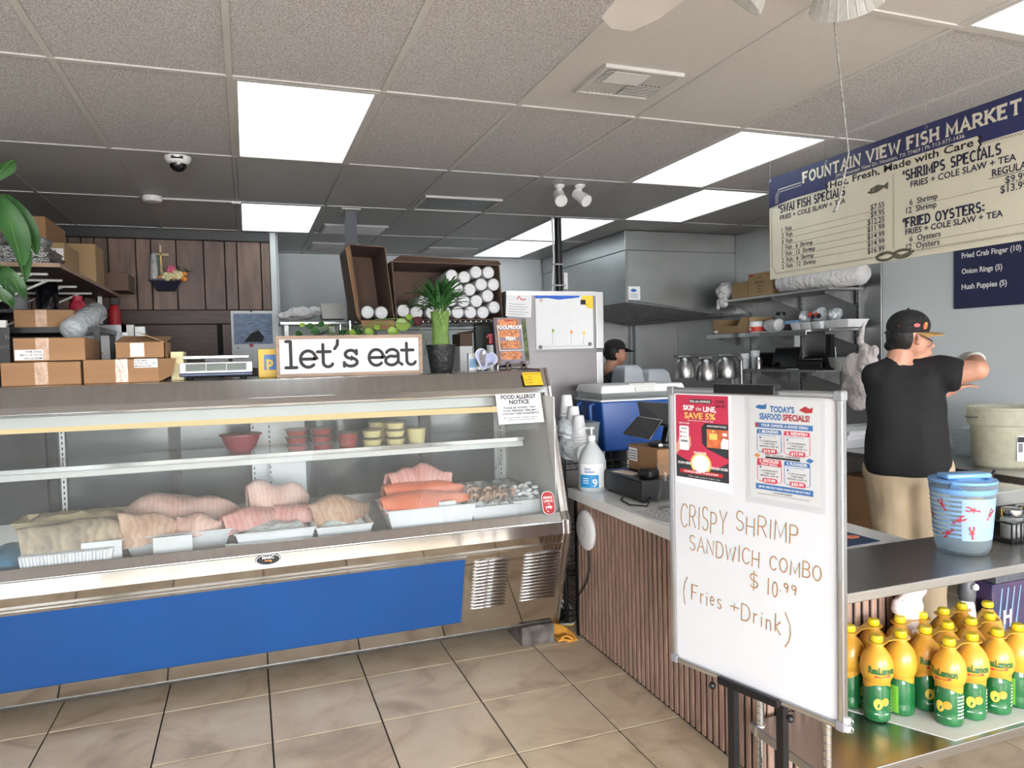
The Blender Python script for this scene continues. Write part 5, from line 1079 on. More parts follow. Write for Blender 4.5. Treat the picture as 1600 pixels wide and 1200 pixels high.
for k, (px, lab) in enumerate(((874, 'bullet security camera on the ceiling, left of the pair'), (906, 'bullet security camera on the ceiling, right of the pair'))):
    c = aZ(px, 289, CEIL); t = thing('bullet_camera', lab, 'security camera', c, 0, 'pair of bullet cameras'); put('mount', MB().lathe([(.035, 0), (.035, -.012), (.012, -.03), (.012, -.06)], c, 18), 'white_plastic', t, smooth=40)
    d = Vector((-.25 if k == 0 else .35, -1, -.75)).normalized(); b = c+Vector((0, 0, -.075)); put('body', MB().lathe([(.028, -.05), (.036, -.045), (.036, .06), (.038, .062)], b, 20, d), 'white_plastic', t, smooth=40); put('lens', MB().lathe([(.0345, .058), (.033, .066), (.01, .068)], b, 20, d), 'dark_gloss', t, smooth=40); put('sunshield', MB().lathe([(.039, .03), (.041, .075), (.039, .075)], b, 20, d), 'white_plastic', t, smooth=40)
# dark post from the ceiling, at the pass
p = aZ(547, 328, CEIL); t = thing('ceiling_post', 'dark square steel post from the ceiling behind the boxes', 'post', (p.x, p.y, 0)); put('post', MB().box((p.x-.042, p.y-.04, 0), (p.x+.042, p.y+.04, CEIL)), mat('post_grey', '3c4048', .5), t); put('flange', MB().box((p.x-.07, p.y-.07, CEIL-.008), (p.x+.07, p.y+.07, CEIL)), 'offwhite_plastic', t)

# ---------------------------------------------------------------- things standing on the case
TOP = 1.5005
def carton(name, label, x0, x1, y0, y1, z0, h, m='cardboard', tape=.5, flaps=False, cat='cardboard box', rz=0, texts=(), lab_rect=None, group=None):
    """closed taped carton; texts = (string, x, y, cap height) on the front face"""
    cx, cy = (x0+x1)/2, (y0+y1)/2; t = thing(name, label, cat, (cx, cy, z0), rz, group); M = BASE[t.name]; w, d = (x1-x0)/2, (y1-y0)/2
    put('carton_box', MB().box((-w, -d, 0), (w, d, h)).xf(M), m, t, bevel=.003, seg=1)
    if not flaps: put('flap_seam', MB().box((-w+.002, -.0015, h), (w-.002, .0015, h+.0006)).xf(M), 'cardboard_dark', t)
    if tape is not None:
        tx_ = -w+2*w*tape; put('tape', MB().box((tx_-.026, -d-.0008, h*.04), (tx_+.026, -d+.002, h)).box((tx_-.026, -d-.0008, h-.001), (tx_+.026, -d*.3, h+.0009)).xf(M), 'tape', t)
    fr = frame(M @ Vector((-w, -d-.001, 0)), (math.cos(rz), math.sin(rz), 0), (0, 0, 1))
    if lab_rect: put('shipping_label', rect2(fr, *lab_rect, .0006), 'label_white', t)
    if texts:
        mb = MB()
        for s in texts: mb.join(type_mb(fr, s[0], s[1], s[2], s[3], 'L', .02, None, .0015) if len(s) == 4 else type_mb((fr[0]+fr[1]*2*w+fr[2]*h, -fr[1], -fr[2], fr[3]), s[0], s[1], s[2], s[3], 'L', .02, None, .0015))
        put('lettering', mb, 'ink_black', t)
    return t
carton('carton', 'taped cardboard carton at the left end of the case top, lower of two', -1.035, -.722, 3.82, 4.18, TOP, .107, tape=.5)
carton('carton', 'taped cardboard carton with upside-down POLY BAG label, upper of two', -.985, -.702, 3.83, 4.18, TOP+.112, .105, tape=.4, lab_rect=(.005, .006, .115, .052), texts=(('POLY BAG', .175, .058, .009, 1), ('8 x 4 x 18  1.5 MIL', .172, .073, .008, 1), ('MADE IN USA', .172, .088, .008, 1)))
carton('carton', 'taped cardboard carton with MADE IN USA label beside the scale', -.712, -.395, 3.82, 4.18, TOP, .112, tape=.5, lab_rect=(.212, .07, .312, .112), texts=(('POLY BAG', .215, .100, .008), ('8 X 4 X 18', .215, .087, .008), ('2 MIL', .285, .087, .006), ('MADE IN USA', .215, .074, .008)))
put('open_flap', MB().prism([(-.395, 3.82, TOP+.002), (-.395, 3.82, TOP+.112), (-.325, 3.9, TOP+.112), (-.345, 3.88, TOP+.03)], (0, .004, 0)), 'cardboard', bpy.data.objects['carton.002'])
t = thing('open_carton', 'cardboard carton with lifted flaps atop the MADE IN USA carton', 'cardboard box', (-.46, 3.98, TOP+.113))
mb = MB(); x0, x1, y0, y1, z0, h = -.585, -.37, 3.86, 4.16, TOP+.113, .075
for a, b in (((x0, y0), (x1, y0+.004)), ((x0, y1-.004), (x1, y1)), ((x0, y0), (x0+.004, y1)), ((x1-.004, y0), (x1, y1))): mb.box((*a, z0), (*b, z0+h))
mb.box((x0, y0, z0), (x1, y1, z0+.004)); put('carton_box', mb, 'cardboard', t)
put('flap', MB().prism([(x0, y0, z0+h), (x1, y0, z0+h), (x1+.02, y0+.14, z0+h+.03), (x0+.02, y0+.14, z0+h+.035)], (0, 0, .004)), 'cardboard', t); put('flap', MB().prism([(x1, y0, z0+h), (x1, y1, z0+h), (x1-.12, y1, z0+h+.05), (x1-.12, y0+.05, z0+h+.05)], (0, 0, .004)), 'cardboard_pale', t); put('tape', MB().box((-.52, y0-.001, z0+.01), (-.46, y0, z0+h)), 'tape', t)
# scale
c = Vector((-.145, 3.98, TOP)); t = thing('price_scale', 'white digital price scale with steel platter on the case', 'scale', c)
put('base', MB().box((-.315, 3.905, TOP+.018), (.025, 4.2, TOP+.035)), mat('scale_blue', '39445f', .4), t, bevel=.006)
put('body', MB().prism([(-.315, 3.905, TOP+.035), (-.315, 3.925, TOP+.088), (-.315, 4.2, TOP+.088), (-.315, 4.2, TOP+.035)], (.34, 0, 0)), 'white_plastic', t, bevel=.006)
put('platter', MB().box((-.30, 3.93, TOP+.105), (.01, 4.2, TOP+.122)), 'chrome', t, bevel=.004); put('platter_stem', MB().box((-.2, 3.99, TOP+.088), (-.09, 4.12, TOP+.106)), 'black_plastic', t)
for k in range(3):
    a = -.285+.095*k; n_ = Vector((0, -.05, .02)).normalized(); s_ = put('display_window', MB().prism([(a, 3.911, TOP+.047), (a+.09, 3.911, TOP+.047), (a+.09, 3.921, TOP+.078), (a, 3.921, TOP+.078)], n_*.002), mat('lcd', '7d8681', .25), t); put('display_bezel', ribbon(frame((a, 3.9085, TOP+.0475), (1, 0, 0), (0, .3, 1)), [(0, 0), (.09, 0), (.09, .032), (0, .032)], .003, .001, True), 'ink_grey', s_)
for x in (-.27, -.02): put('foot', MB().lathe([(.016, 0), (.018, .006), (.012, .018)], (x, 3.94, TOP), 12), 'black_rubber', t)
carton('green_carton', 'pale green carton standing behind the scale', -.36, -.30, 4.0, 4.2, TOP, .145, 'sauce_cream', None, cat='carton'); 
carton('yellow_carton', 'yellow and blue pudding carton beside the white letter sign', .055, .175, 4.02, 4.12, TOP, .15, 'yellow', None, cat='carton')
o = bpy.data.objects['yellow_carton']; ff = frame((.055, 4.019, TOP), (1, 0, 0), (0, 0, 1)); put('blue_field', rect2(ff, .03, .04, .12, .12, .001), 'poster_blue', o); put('lettering', type_mb(ff, 'p', .04, .06, .05, 'L', .04, None, .002), 'yellow', o); put('side_panel', MB().box((.0535, 4.021, TOP+.002), (.055, 4.119, TOP+.148)), 'black_plastic', o)
# let's eat sign
t = thing('letter_sign', "framed white wooden sign reading let's eat", 'sign', (.515, 3.86, TOP)); x0, x1, z0, z1 = .138, .89, TOP, TOP+.212
LF = frame((x0, 3.846, z0), (1, 0, 0), (0, 0, 1)); put('board', MB().box((x0+.01, 3.846, z0+.01), (x1-.01, 3.86, z1-.01)), mat('whitewash', 'e6e2e0', .7, 0, .04, 10, (1, 1, 12)), t); mat('frame_oak', '9b8371', .65, 0, .15, 10, (1, 6, 6))
for a, b in (((x0, z0), (x1, z0+.018)), ((x0, z1-.018), (x1, z1)), ((x0, z0+.018), (x0+.018, z1-.018)), ((x1-.018, z0+.018), (x1, z1-.018))): put('frame_rail', MB().box((a[0], 3.836, a[1]), (b[0], 3.868, b[1])), 'frame_oak', t, bevel=.002)
def st_(*pl): 
    mb = MB()
    for k, p in enumerate(pl): mb.join(ribbon(LF, p, .0165, .001+k*1e-4))
    return mb
def glyph(ch, x):
    b = .05; X = .082; H = .135
    if ch == 'l': return st_([(x-.022, b+H-.002), (x, b+H-.002)], [(x, b+H-.002), (x, b+.004)], [(x-.026, b), (x+.028, b)])
    if ch == 'e': return st_([(x-.036, b+.042), (x+.036, b+.042)]+arc(x, b+.042, .038, .042, 0, 315, 16))
    if ch == 't': return st_([(x, b+.115), (x, b+.024)]+arc(x+.024, b+.022, .024, .022, 180, 340, 8), [(x-.028, b+X-.004), (x+.036, b+X-.004)])
    if ch == "'": return st_([(x+.004, b+H), (x+.002, b+.112), (x-.012, b+.092)])
    if ch == 's': return st_(arc(x, b+.062, .028, .021, 20, 270, 10)+arc(x, b+.021, .033, .021, 90, -160, 10), [(x+.030, b+X), (x+.030, b+.062)], [(x-.034, b), (x-.034, b+.02)])
    if ch == 'a': return st_(arc(x-.002, b+.058, .032, .025, 160, 0, 10)+[(x+.03, b+.016), (x+.05, b+.002)], [(x+.03, b+.05)]+arc(x-.006, b+.024, .032, .024, 60, 330, 12)+[(x+.03, b+.022)])
lx = MB()
for ch, x in (('l', .072), ('e', .157), ('t', .232), ("'", .303), ('s', .372), ('e', .505), ('a', .592), ('t', .668)): put('letter', glyph(ch, x), 'ink_black', t)
# lucky bamboo
c = Vector((1.026, 3.96, TOP)); t = thing('bamboo_plant', 'woven lucky bamboo with spiky leaves in a black pot', 'potted plant', c)
put('pot', MB().lathe([(.058, 0), (.062, .004), (.082, .150), (.082, .155), (.076, .155), (.070, .125)], c, 32), 'pot_black', t, smooth=40); put('soil', MB().lathe([(.072, .125), (.06, .132), (.02, .133)], c, 18), 'black_rubber', t)
rnd = random.Random(4); NS = 22
for k in range(NS):
    for dr in (1, -1):
        a = 2*math.pi*k/NS+(.1 if dr < 0 else 0)
        if dr < 0 and k % 2: continue
        rr = lambda q: .046-.006*math.sin(math.pi*q)+(.010*(q-.7) if q > .7 else 0)
        pts = [c+Vector((rr(q/7)*math.cos(a+dr*1.5*q/7), rr(q/7)*math.sin(a+dr*1.5*q/7), .13+.21*q/7)) for q in range(8)]
        put('stalk', MB().tube(pts, .0058, 6), 'stem_green', t, smooth=60)
def leaf_mb(p, d, L, W, droop=.4, fold=.15):
    """pointed leaf from p along d, drooping"""
    d = Vector(d).normalized(); side = d.cross(Vector((0, 0, 1))); side = side.normalized() if side.length > .05 else Vector((1, 0, 0)); p = Vector(p)
    def fn(u, v):
        w = W*math.sin(math.pi*min(1, v*.92+.06))**.8*(u-.5); return p+d*(L*v)+side*w+Vector((0, 0, -droop*L*v*v+fold*abs(u-.5)*W*2))
    return MB().grid(fn, 2, 6, .0006)
for k in range(120):
    a = rnd.random()*6.283; q = .34+.10*rnd.random(); el = rnd.uniform(.3, 1.9); d = Vector((math.cos(a), math.sin(a), el)); rr = .045*rnd.uniform(.3, 1)
    put('leaf', leaf_mb(c+Vector((rr*math.cos(a), rr*math.sin(a), q)), d, rnd.uniform(.11, .19), .021, rnd.uniform(.05, .5)), 'leaf', t, smooth=60)
for k in range(7): a = k; put('shoot', MB().tube([c+Vector((.03*math.cos(a), .03*math.sin(a), .33)), c+Vector((.04*math.cos(a), .04*math.sin(a), .46))], .004, 6), 'stem_green', t)
# heart plaque, small bottle, cards, book on stand
hc = Vector((1.262, 3.95, TOP+.004)); t = thing('heart_plaque', 'heart shaped plaque with a praying figure on the case', 'plaque', hc); HF = frame(hc+Vector((.0, -.006, 0)), (.93, .1, -.36), (.36, .12, .93))
def heart(s, oy=0):
    return [(x*s, oy+y*s) for x, y in [(0, 0)]+arc(.47, 1.12, .52, .52, -35, 150, 12)+arc(-.47, 1.12, .52, .52, 30, 215, 12)]
put('plate', MB().prism([HF[0]+HF[1]*a+HF[2]*b for a, b in heart(.073)], -HF[3]*.008), 'white_plastic', t); put('sky_print', poly2(HF, [(a, b+.004) for a, b in heart(.069)], .0008), mat('print_lilac', '9ea5c9', .4, 0, .1, 20), t)
put('figure_print', poly2(HF, [(-.03, .04), (-.008, .018), (.008, .03), (-.004, .075), (-.012, .105), (-.03, .118), (-.046, .105), (-.05, .075)], .0013), mat('print_grey', '6d6a70', .5, 0, .3, 40), t); put('face_print', oval2(HF, -.024, .100, .009, .012, .0016, 12), 'ink_white', t); put('church_print', poly2(HF, [(.02, .03), (.056, .055), (.05, .065), (.042, .062), (.040, .09), (.036, .062), (.02, .055)], .0013), 'print_grey', t); put('stand_leg', MB().prism([hc+Vector((-.02, .008, 0)), hc+Vector((.02, .008, 0)), hc+Vector((.02, .05, 0)), hc+Vector((-.02, .05, 0))], (0, 0, .004)), 'black_plastic', t)
carton('small_carton', 'small blue and white medicine carton behind the heart plaque', 1.205, 1.252, 4.02, 4.06, TOP, .105, 'label_white', None, cat='carton'); put('blue_field', rect2(frame((1.205, 4.0185, TOP), (1, 0, 0), (0, 0, 1)), .003, .02, .044, .07, .001), mat('pale_blue', '7fa6cf', .5, 0, .2, 30), bpy.data.objects['small_carton'])
carton('pattern_box', 'small dark patterned box beside the heart plaque', 1.265, 1.30, 4.07, 4.10, TOP, .09, 'galv', None, cat='box')
t = thing('cook_book', 'cookbook with four salmon fillets on its cover, on a wooden stand', 'book', (1.47, 4.03, TOP)); u_ = Vector((0, .22, 1)).normalized(); n_ = Vector((0, -1, .22)).normalized(); b0 = Vector((1.375, 4.0, TOP+.032)); CW, CH = .205, .285; BF = (b0, Vector((1, 0, 0)), u_, n_)
put('pages', MB().prism([b0+Vector((.003, .003, 0)), b0+Vector((CW-.003, .003, 0)), b0+Vector((CW-.003, .003, 0))+u_*(CH-.006), b0+Vector((.003, .003, 0))+u_*(CH-.006)], -n_*.022), 'paper', t)
put('front_cover', MB().prism([b0, b0+Vector((CW, 0, 0)), b0+Vector((CW, 0, 0))+u_*CH, b0+u_*CH], -n_*.003), mat('cover_grey', '7c7784', .35, 0, .15, 10), t); put('back_cover', MB().prism([b0-n_*.025, b0-n_*.025+Vector((CW, 0, 0)), b0-n_*.025+Vector((CW, 0, 0))+u_*CH, b0-n_*.025+u_*CH], -n_*.003), 'cover_grey', t); put('spine', MB().prism([b0-Vector((.002, 0, 0)), b0-Vector((.002, 0, 0))+u_*CH, b0-Vector((.002, 0, 0))+u_*CH-n_*.028, b0-Vector((.002, 0, 0))-n_*.028], (-.002, 0, 0)), 'navy', t)
mat('crust', 'd98f62', .5, 0, .5, 70, hex2='7d4a2c'); mat('herbs', '5d6b3a', .6, 0, .6, 40, hex2='2d3826')
for k in range(4): put('salmon_print', rrect2(BF, .025, .03+.066*k, .155, .078+.066*k, .015, .0008), 'crust', t)
put('herb_print', rect2(BF, .175, .02, CW-.004, CH-.01, .0008), 'herbs', t); put('board_print', rect2(BF, .002, .0, .02, CH, .0006), 'wood_plank', t)
put('lettering', type_mb(BF, 'FOOLPROOF', .095, .215, .022, 'C', .03, .155, .002).join(type_mb(BF, 'FISH', .095, .146, .022, 'C', .03, None, .002)).join(ribbon(BF, [(.02, .218), (.02, .085), (.17, .085), (.17, .218)], .0025, .002)), 'ink_white', t); put('tag_print', rect2(BF, .075, .262, .115, .27, .0015), 'red', t)
sd = thing('book_stand', 'dark wooden easel stand holding the cookbook', 'book stand', (1.46, 4.02, TOP))
for x in (1.435, 1.53): put('arm', MB().prism([(x-.02, 3.975, TOP), (x+.02, 3.975, TOP), (x+.02, 3.975, TOP+.02), (x+.006, 3.975, TOP+.05), (x-.012, 3.975, TOP+.05)], (0, .012, 0)), 'wood_trim', sd, bevel=.003); put('ledge', MB().box((x-.012, 3.985, TOP+.018), (x+.012, 4.06, TOP+.028)), 'wood_trim', sd)
put('crossbar', MB().box((1.43, 3.975, TOP+.018), (1.54, 3.99, TOP+.036)), 'wood_trim', sd, bevel=.002)
# trailing pothos and red flowers behind the sign
c = Vector((.52, 4.12, TOP)); t = thing('pothos_plant', 'yellow green trailing plant peeking over the letter sign', 'potted plant', c); put('pot', MB().lathe([(.05, 0), (.07, .14), (.066, .14)], c, 20), 'black_plastic', t, smooth=40)
def heart_leaf(p, d, s, m):
    d = Vector(d).normalized(); sd_ = d.cross(Vector((0, -1, .3))).normalized(); p = Vector(p)
    def fn(u, v): w = s*.9*math.sin(math.pi*(v*.9+.08))**.7*(u-.5)*(1.15-.4*v); return p+d*(s*v)+sd_*w+Vector((0, -.012*abs(u-.5)*2, -.12*s*v*v))
    return MB().grid(fn, 4, 6, .0006)
for px, py, s, m, ang in ((462, 520, .035, 'leaf', -.8), (468, 509, .03, 'lime_green', .3), (480, 512, .04, 'leaf', .5), (486, 518, .045, 'leaf', -.3), (500, 510, .035, 'leaf', 1.2), (545, 519, .04, 'lime_green', -.6), (570, 519, .05, 'lime_green', -.2), (585, 514, .035, 'lime_green', .6), (606, 517, .06, 'lime_green', -.5), (618, 508, .085, 'lime_green', -.25), (634, 497, .04, 'lime_green', .2), (640, 506, .03, 'leaf', .9), (530, 521, .04, 'leaf', .1), (555, 521, .04, 'leaf', .4)):
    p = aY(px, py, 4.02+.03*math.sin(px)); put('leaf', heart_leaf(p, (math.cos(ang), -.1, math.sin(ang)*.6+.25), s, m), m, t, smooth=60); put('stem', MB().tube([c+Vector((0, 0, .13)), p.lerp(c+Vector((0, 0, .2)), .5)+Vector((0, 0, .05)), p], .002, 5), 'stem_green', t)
t = thing('dried_roses', 'dark red dried roses hanging behind the letter sign', 'flowers', aY(637, 505, 4.16)); mat('rose_dark', '4a1720', .7, 0, .3, 30)
for px, py, r in ((632, 505, .032), (652, 502, .028)):
    p = aY(px, py, 4.16); mb = MB()
    for k in range(5): a = k*1.257; mb.ball(p+Vector((.4*r*math.cos(a), .4*r*math.sin(a), 0)), (r*.75, r*.6, r), 10, 8, .1, k)
    blob('flower', mb, 'rose_dark', t, .006, 2, rough=.004, rs=60); put('stem', MB().tube([p+Vector((0, 0, -.02)), p+Vector((.05, .0, -.12)), p+Vector((.04, 0, -.2))], .003, 5), 'stem_green', t)
put('vase', MB().lathe([(.03, 0), (.035, .08), (.02, .1), (.024, .12)], (.75, 4.17, TOP), 16), 'tub_clear', t, smooth=40)
t = thing('pump_bottle', 'blue pump soap bottle behind the letter sign', 'bottle', aY(508, 520, 4.2)); p = aY(508, 522, 4.2); b = Vector((p.x, 4.2, TOP)); put('body', MB().lathe([(.03, 0), (.03, .12), (.012, .14), (.012, .16)], b, 16), mat('violet_blue', '2b2f7a', .35), t, smooth=40); put('pump', MB().lathe([(.018, .16), (.018, .185), (.006, .19), (.006, .21)], b, 14), 'violet_blue', t, smooth=40); put('spout', MB().box(b+Vector((-.008, -.03, .21)), b+Vector((.008, .008, .22))), 'violet_blue', t, bevel=.003)
# money tree leaves at the left frame edge
c = Vector((-1.36, 3.98, TOP)); t = thing('money_tree', 'large leaved green potted tree at the left frame edge', 'potted plant', c); put('pot', MB().lathe([(.09, 0), (.12, .2), (.11, .2)], c, 24), 'pot_black', t, smooth=40); put('trunk', MB().tube([c+Vector((0, 0, .18)), c+Vector((.02, 0, .5)), c+Vector((.05, -.02, .82))], [.022, .018, .012], 10), 'wood_trim', t, smooth=60)
def hang_leaf(p, q, W):
    """broad drooping leaf from p to tip q, blade towards the room"""
    d = q-p; L = d.length; side = d.cross(Vector((.25, 1, 0))).normalized(); nn = side.cross(d).normalized()
    def fn(u, v):
        w = W*math.sin(math.pi*(v*.93+.05))**.75*(u-.5); return p+d*v+side*w+Vector((.05*L*math.sin(math.pi*v), 0, .06*L*math.sin(math.pi*v)))+nn*(.18*abs(u-.5)*W-.02*math.sin(6*v))
    return MB().grid(fn, 4, 10, .0008)
for k, (a, b_, Y_, W) in enumerate((((-12, 300), (34, 414), 3.86, .115), ((8, 305), (55, 397), 3.95, .085), ((0, 318), (38, 440), 3.90, .085), ((4, 416), (34, 467), 3.82, .06), ((-3, 416), (13, 472), 3.86, .05), ((-18, 446), (18, 480), 3.80, .05), ((-40, 330), (-30, 470), 3.9, .1), ((-50, 300), (-90, 420), 3.95, .1), ((-30, 300), (-60, 380), 3.8, .09), ((-20, 290), (20, 250), 4.0, .07))):
    p, q = aY(*a, Y_), aY(*b_, Y_-.06); put('leaf', hang_leaf(p, q, W), 'leaf', t, smooth=60); put('midrib', MB().tube([p, p.lerp(q, .5)+Vector((.05*(q-p).length, -.008, .06*(q-p).length)), q], .0014, 5), 'stem_green', t); put('stem', MB().tube([c+Vector((.05, -.02, .8)), p.lerp(c+Vector((0, 0, .9)), .4), p], .004, 6), 'stem_green', t, smooth=60)

# ---------------------------------------------------------------- store corner at the left
SHX, SHZ2 = -.91, 2.13
ws = thing('wall_shelf', 'brown wall shelf on steel brackets at the upper left', 'shelf', (-1.3, 5.4, SHZ2)); put('board', MB().box((WL, 4.42, SHZ2-.022), (SHX, 6.35, SHZ2)), mat('shelf_brown', '3d3029', .6, 0, .2, 5), ws, bevel=.002); put('edge_band', MB().box((SHX, 4.42, SHZ2-.022), (SHX+.003, 6.35, SHZ2)), 'frame_oak', ws); put('edge_band', MB().box((WL, 4.417, SHZ2-.022), (SHX, 4.42, SHZ2)), 'frame_oak', ws)
for y in (4.72, 5.06, 5.45, 5.95): put('bracket', MB().box((WL, y-.012, SHZ2-.034), (SHX-.12, y+.012, SHZ2-.022)).bar((WL+.01, y, SHZ2-.34), (SHX-.2, y, SHZ2-.03), .022, .012).box((WL, y-.012, SHZ2-.36), (WL+.014, y+.012, SHZ2-.022)), 'offwhite_plastic', ws)
t = thing('shelf_upright', 'slotted white steel strip at the far end of the wall shelf', 'bracket', (-.92, 6.3, 1.85)); mb = MB()
a, b = aY(152, 450, 6.28), aY(166, 506, 6.28)
for x in (a.x, b.x-.035): mb.box((x, 6.27, b.z), (x+.012, 6.285, a.z))
put('rails', mb, 'offwhite_plastic', t); put('plate', MB().box((a.x, 6.272, b.z+.11), (b.x-.02, 6.28, a.z-.06)), 'offwhite_plastic', t)
carton('carton', 'large brown carton on the wall shelf, top of the pile', -1.5, -1.06, 4.86, 5.35, SHZ2+.19, .13, 'cardboard', None); carton('carton', 'brown carton under the top carton on the wall shelf', -1.55, -.99, 4.95, 5.35, SHZ2+.001, .185, 'cardboard_pale', None, lab_rect=(.33, .01, .555, .15), texts=(('DELITE', .34, .11, .03), ('125-5', .46, .12, .02)))
carton('carton', 'tall narrow carton standing on the wall shelf', -1.12, -.93, 5.55, 5.85, SHZ2+.001, .27, 'cardboard_pale', None); carton('carton', 'open ended carton at the far end of the wall shelf', -1.05, -.80, 6.0, 6.32, SHZ2+.001, .13, 'cardboard_dark', None)
t = thing('foil_trays', 'stack of crinkled foil trays on the near end of the shelf', 'foil trays', (-1.2, 4.6, SHZ2))
for k in range(3): put('tray', MB().prism([(-1.5+.01*k, 4.45, SHZ2+.002+.03*k), (-.97-.01*k, 4.45, SHZ2+.002+.03*k), (-.95-.01*k, 4.44, SHZ2+.028+.03*k), (-1.52+.01*k, 4.44, SHZ2+.028+.03*k)], (0, .38, 0)), mat('foil', 'c9cbcd', .22, 1, .1, 30, bump=.9, bs=90, bumpd=.02), t)
put('bag_of_foil', MB().ball((-1.14, 4.62, SHZ2+.13), (.16, .15, .05), 14, 8, .12, 3), 'foil', t, smooth=60)
solo('striped_pack', 'white and brown striped pack on the foil trays', 'pack', MB().box((-1.42, 4.5, SHZ2+.095), (-1.22, 4.72, SHZ2+.18)), 'label_white', bevel=.004); 
for k in range(8): put('stripe', MB().box((-1.415+.025*k, 4.4985, SHZ2+.098), (-1.403+.025*k, 4.5, SHZ2+.177)), 'wood_trim', bpy.data.objects['striped_pack'])
# devotional shelf
c = Vector((-.61, 6.68, 2.27)); t = thing('statue_shelf', 'small dark blue wall shelf on the timber wall', 'shelf', c); a = aY(233, 437, 6.62); b = aY(282, 437, 6.62); zt = a.z
put('bracket_bowl', MB().prism([(a.x, 6.62, zt), (b.x, 6.62, zt), (b.x-.05, 6.66, zt-.085), (a.x+.05, 6.66, zt-.085)], (0, .10, 0)), mat('deep_blue', '15182c', .4), t, bevel=.004); put('top', MB().box((a.x-.01, 6.61, zt), (b.x+.01, 6.765, zt+.008)), 'deep_blue', t)
zs = zt+.008; p = aY(241, 430, 6.66); t = thing('robed_statue', 'small robed white statue on the wall shelf', 'statue', (p.x, 6.66, zs)); q = Vector((p.x, 6.66, zs))
mb = MB().capsule(q+Vector((0, 0, .03)), q+Vector((0, 0, .13)), .034, .026).capsule(q+Vector((0, 0, .13)), q+Vector((0, 0, .17)), .026, .018).ball(q+Vector((0, 0, .195)), (.018, .018, .022)).capsule(q+Vector((.005, -.02, .12)), q+Vector((.005, -.03, .15)), .012, .008); blob('figure', mb, mat('porcelain', 'b9b6b3', .4, 0, .1, 20), t, .006, 2); put('plinth', MB().lathe([(.032, 0), (.032, .015), (.028, .02)], q, 16), 'porcelain', t); 
mb = MB().capsule(q+Vector((0, .008, .06)), q+Vector((0, .006, .20)), .034, .022); blob('veil', mb, mat('veil', 'a9b0bb', .5), t, .006, 2)
p = aY(251, 396, 6.7); t = thing('crucifix', 'gold and white crucifix standing on the wall shelf', 'crucifix', (p.x, 6.7, zs)); q = Vector((p.x, 6.7, zs)); mat('ivory', 'cbbfa8', .5); put('post', MB().box(q+Vector((-.009, -.006, 0)), q+Vector((.009, .006, .29))), 'ivory', t, bevel=.002); put('crossbeam', MB().box(q+Vector((-.06, -.006, .2)), q+Vector((.06, .006, .22))), 'ivory', t, bevel=.002)
fg = MB().capsule(q+Vector((0, -.012, .12)), q+Vector((0, -.012, .2)), .006, .009).capsule(q+Vector((0, -.012, .2)), q+Vector((-.045, -.010, .212)), .005, .004).capsule(q+Vector((0, -.012, .2)), q+Vector((.045, -.010, .212)), .005, .004).ball(q+Vector((0, -.014, .222)), .009); blob('figure', fg, mat('gold', 'c9a868', .35, .6), t, .003, 1); 
bd_ = MB()
for k in range(10): bd_.ball(q+Vector((.003*math.sin(k), -.012, .11-.010*k)), .005, 8, 6)
put('beads', bd_, 'gold', t, smooth=60)
t = thing('shelf_flowers', 'artificial cream, pink and orange flowers on the wall shelf', 'flowers', (-.57, 6.65, zs))
for k, (px, py, r, m) in enumerate(((261, 432, .052, 'cream_flower'), (277, 430, .055, 'cream_flower'), (268, 421, .045, 'pink_flower'), (287, 436, .03, 'orange'), (250, 434, .02, 'orange'), (271, 436, .02, 'orange'), (289, 428, .022, 'orange'))):
    mat('cream_flower', 'd8cf9f', .6, 0, .15, 20); mat('pink_flower', 'c9647f', .6, 0, .2, 30); p = aY(px, py, 6.63); mb = MB()
    for q_ in range(9): a_ = q_*.698; mb.ball(p+Vector((r*.5*math.cos(a_), -.01*(q_ % 2), r*.42*math.sin(a_))), (r*.42, r*.3, r*.34), 8, 6)
    mb.ball(p+Vector((0, -.012, 0)), r*.4, 8, 6); put('bloom', mb, m, t, smooth=60)
for k in range(7): a_ = k*.9; p = aY(280+10*math.cos(a_), 424+8*math.sin(a_), 6.66); put('leaf', leaf_mb(p, (math.cos(a_), -.2, math.sin(a_)), .06, .03, .1), 'leaf', t)
p = aY(248, 412, 6.72); put('palm', leaf_mb((p.x, 6.73, zs), (0, -.05, 1), .22, .05, 0), 'leaf', t)
# calendar
t = thing('wall_calendar', 'wall calendar with dark blue aquarium picture on the timber wall', 'calendar', (.05, 6.75, 1.6)); CF = frame((-.118, 6.745, 1.53), (1, 0, 0), (0, 0, 1)); put('sheet', MB().box((-.118, 6.746, 1.53), (.235, 6.752, 2.03)), 'paper', t); put('picture', rect2(CF, .02, .21, .34, .475, .001), mat('photo_blue', '1e3350', .4, 0, .6, 18, (1, 1, 3), hex2='45709a'), t); put('diver_print', poly2(CF, [(.10, .23), (.16, .30), (.22, .33), (.27, .27), (.25, .225)], .0018), 'ink_black', t); put('logo', oval2(CF, .16, .20, .018, .018, .002), 'red', t); put('nail', MB().ball((.05, 6.74, 2.025), .008, 8, 6), 'black_metal', t)
mb = MB()
for r in range(5):
    for q in range(7): mb.join(rect2(CF, .03+.044*q, .02+.03*r, .036+.044*q, .026+.03*r, .0012))
put('date_print', mb, 'ink_grey', t); put('lettering', type_mb(CF, '9', .04, .16, .03, 'L', .0, None, .0015), 'ink_grey', t)
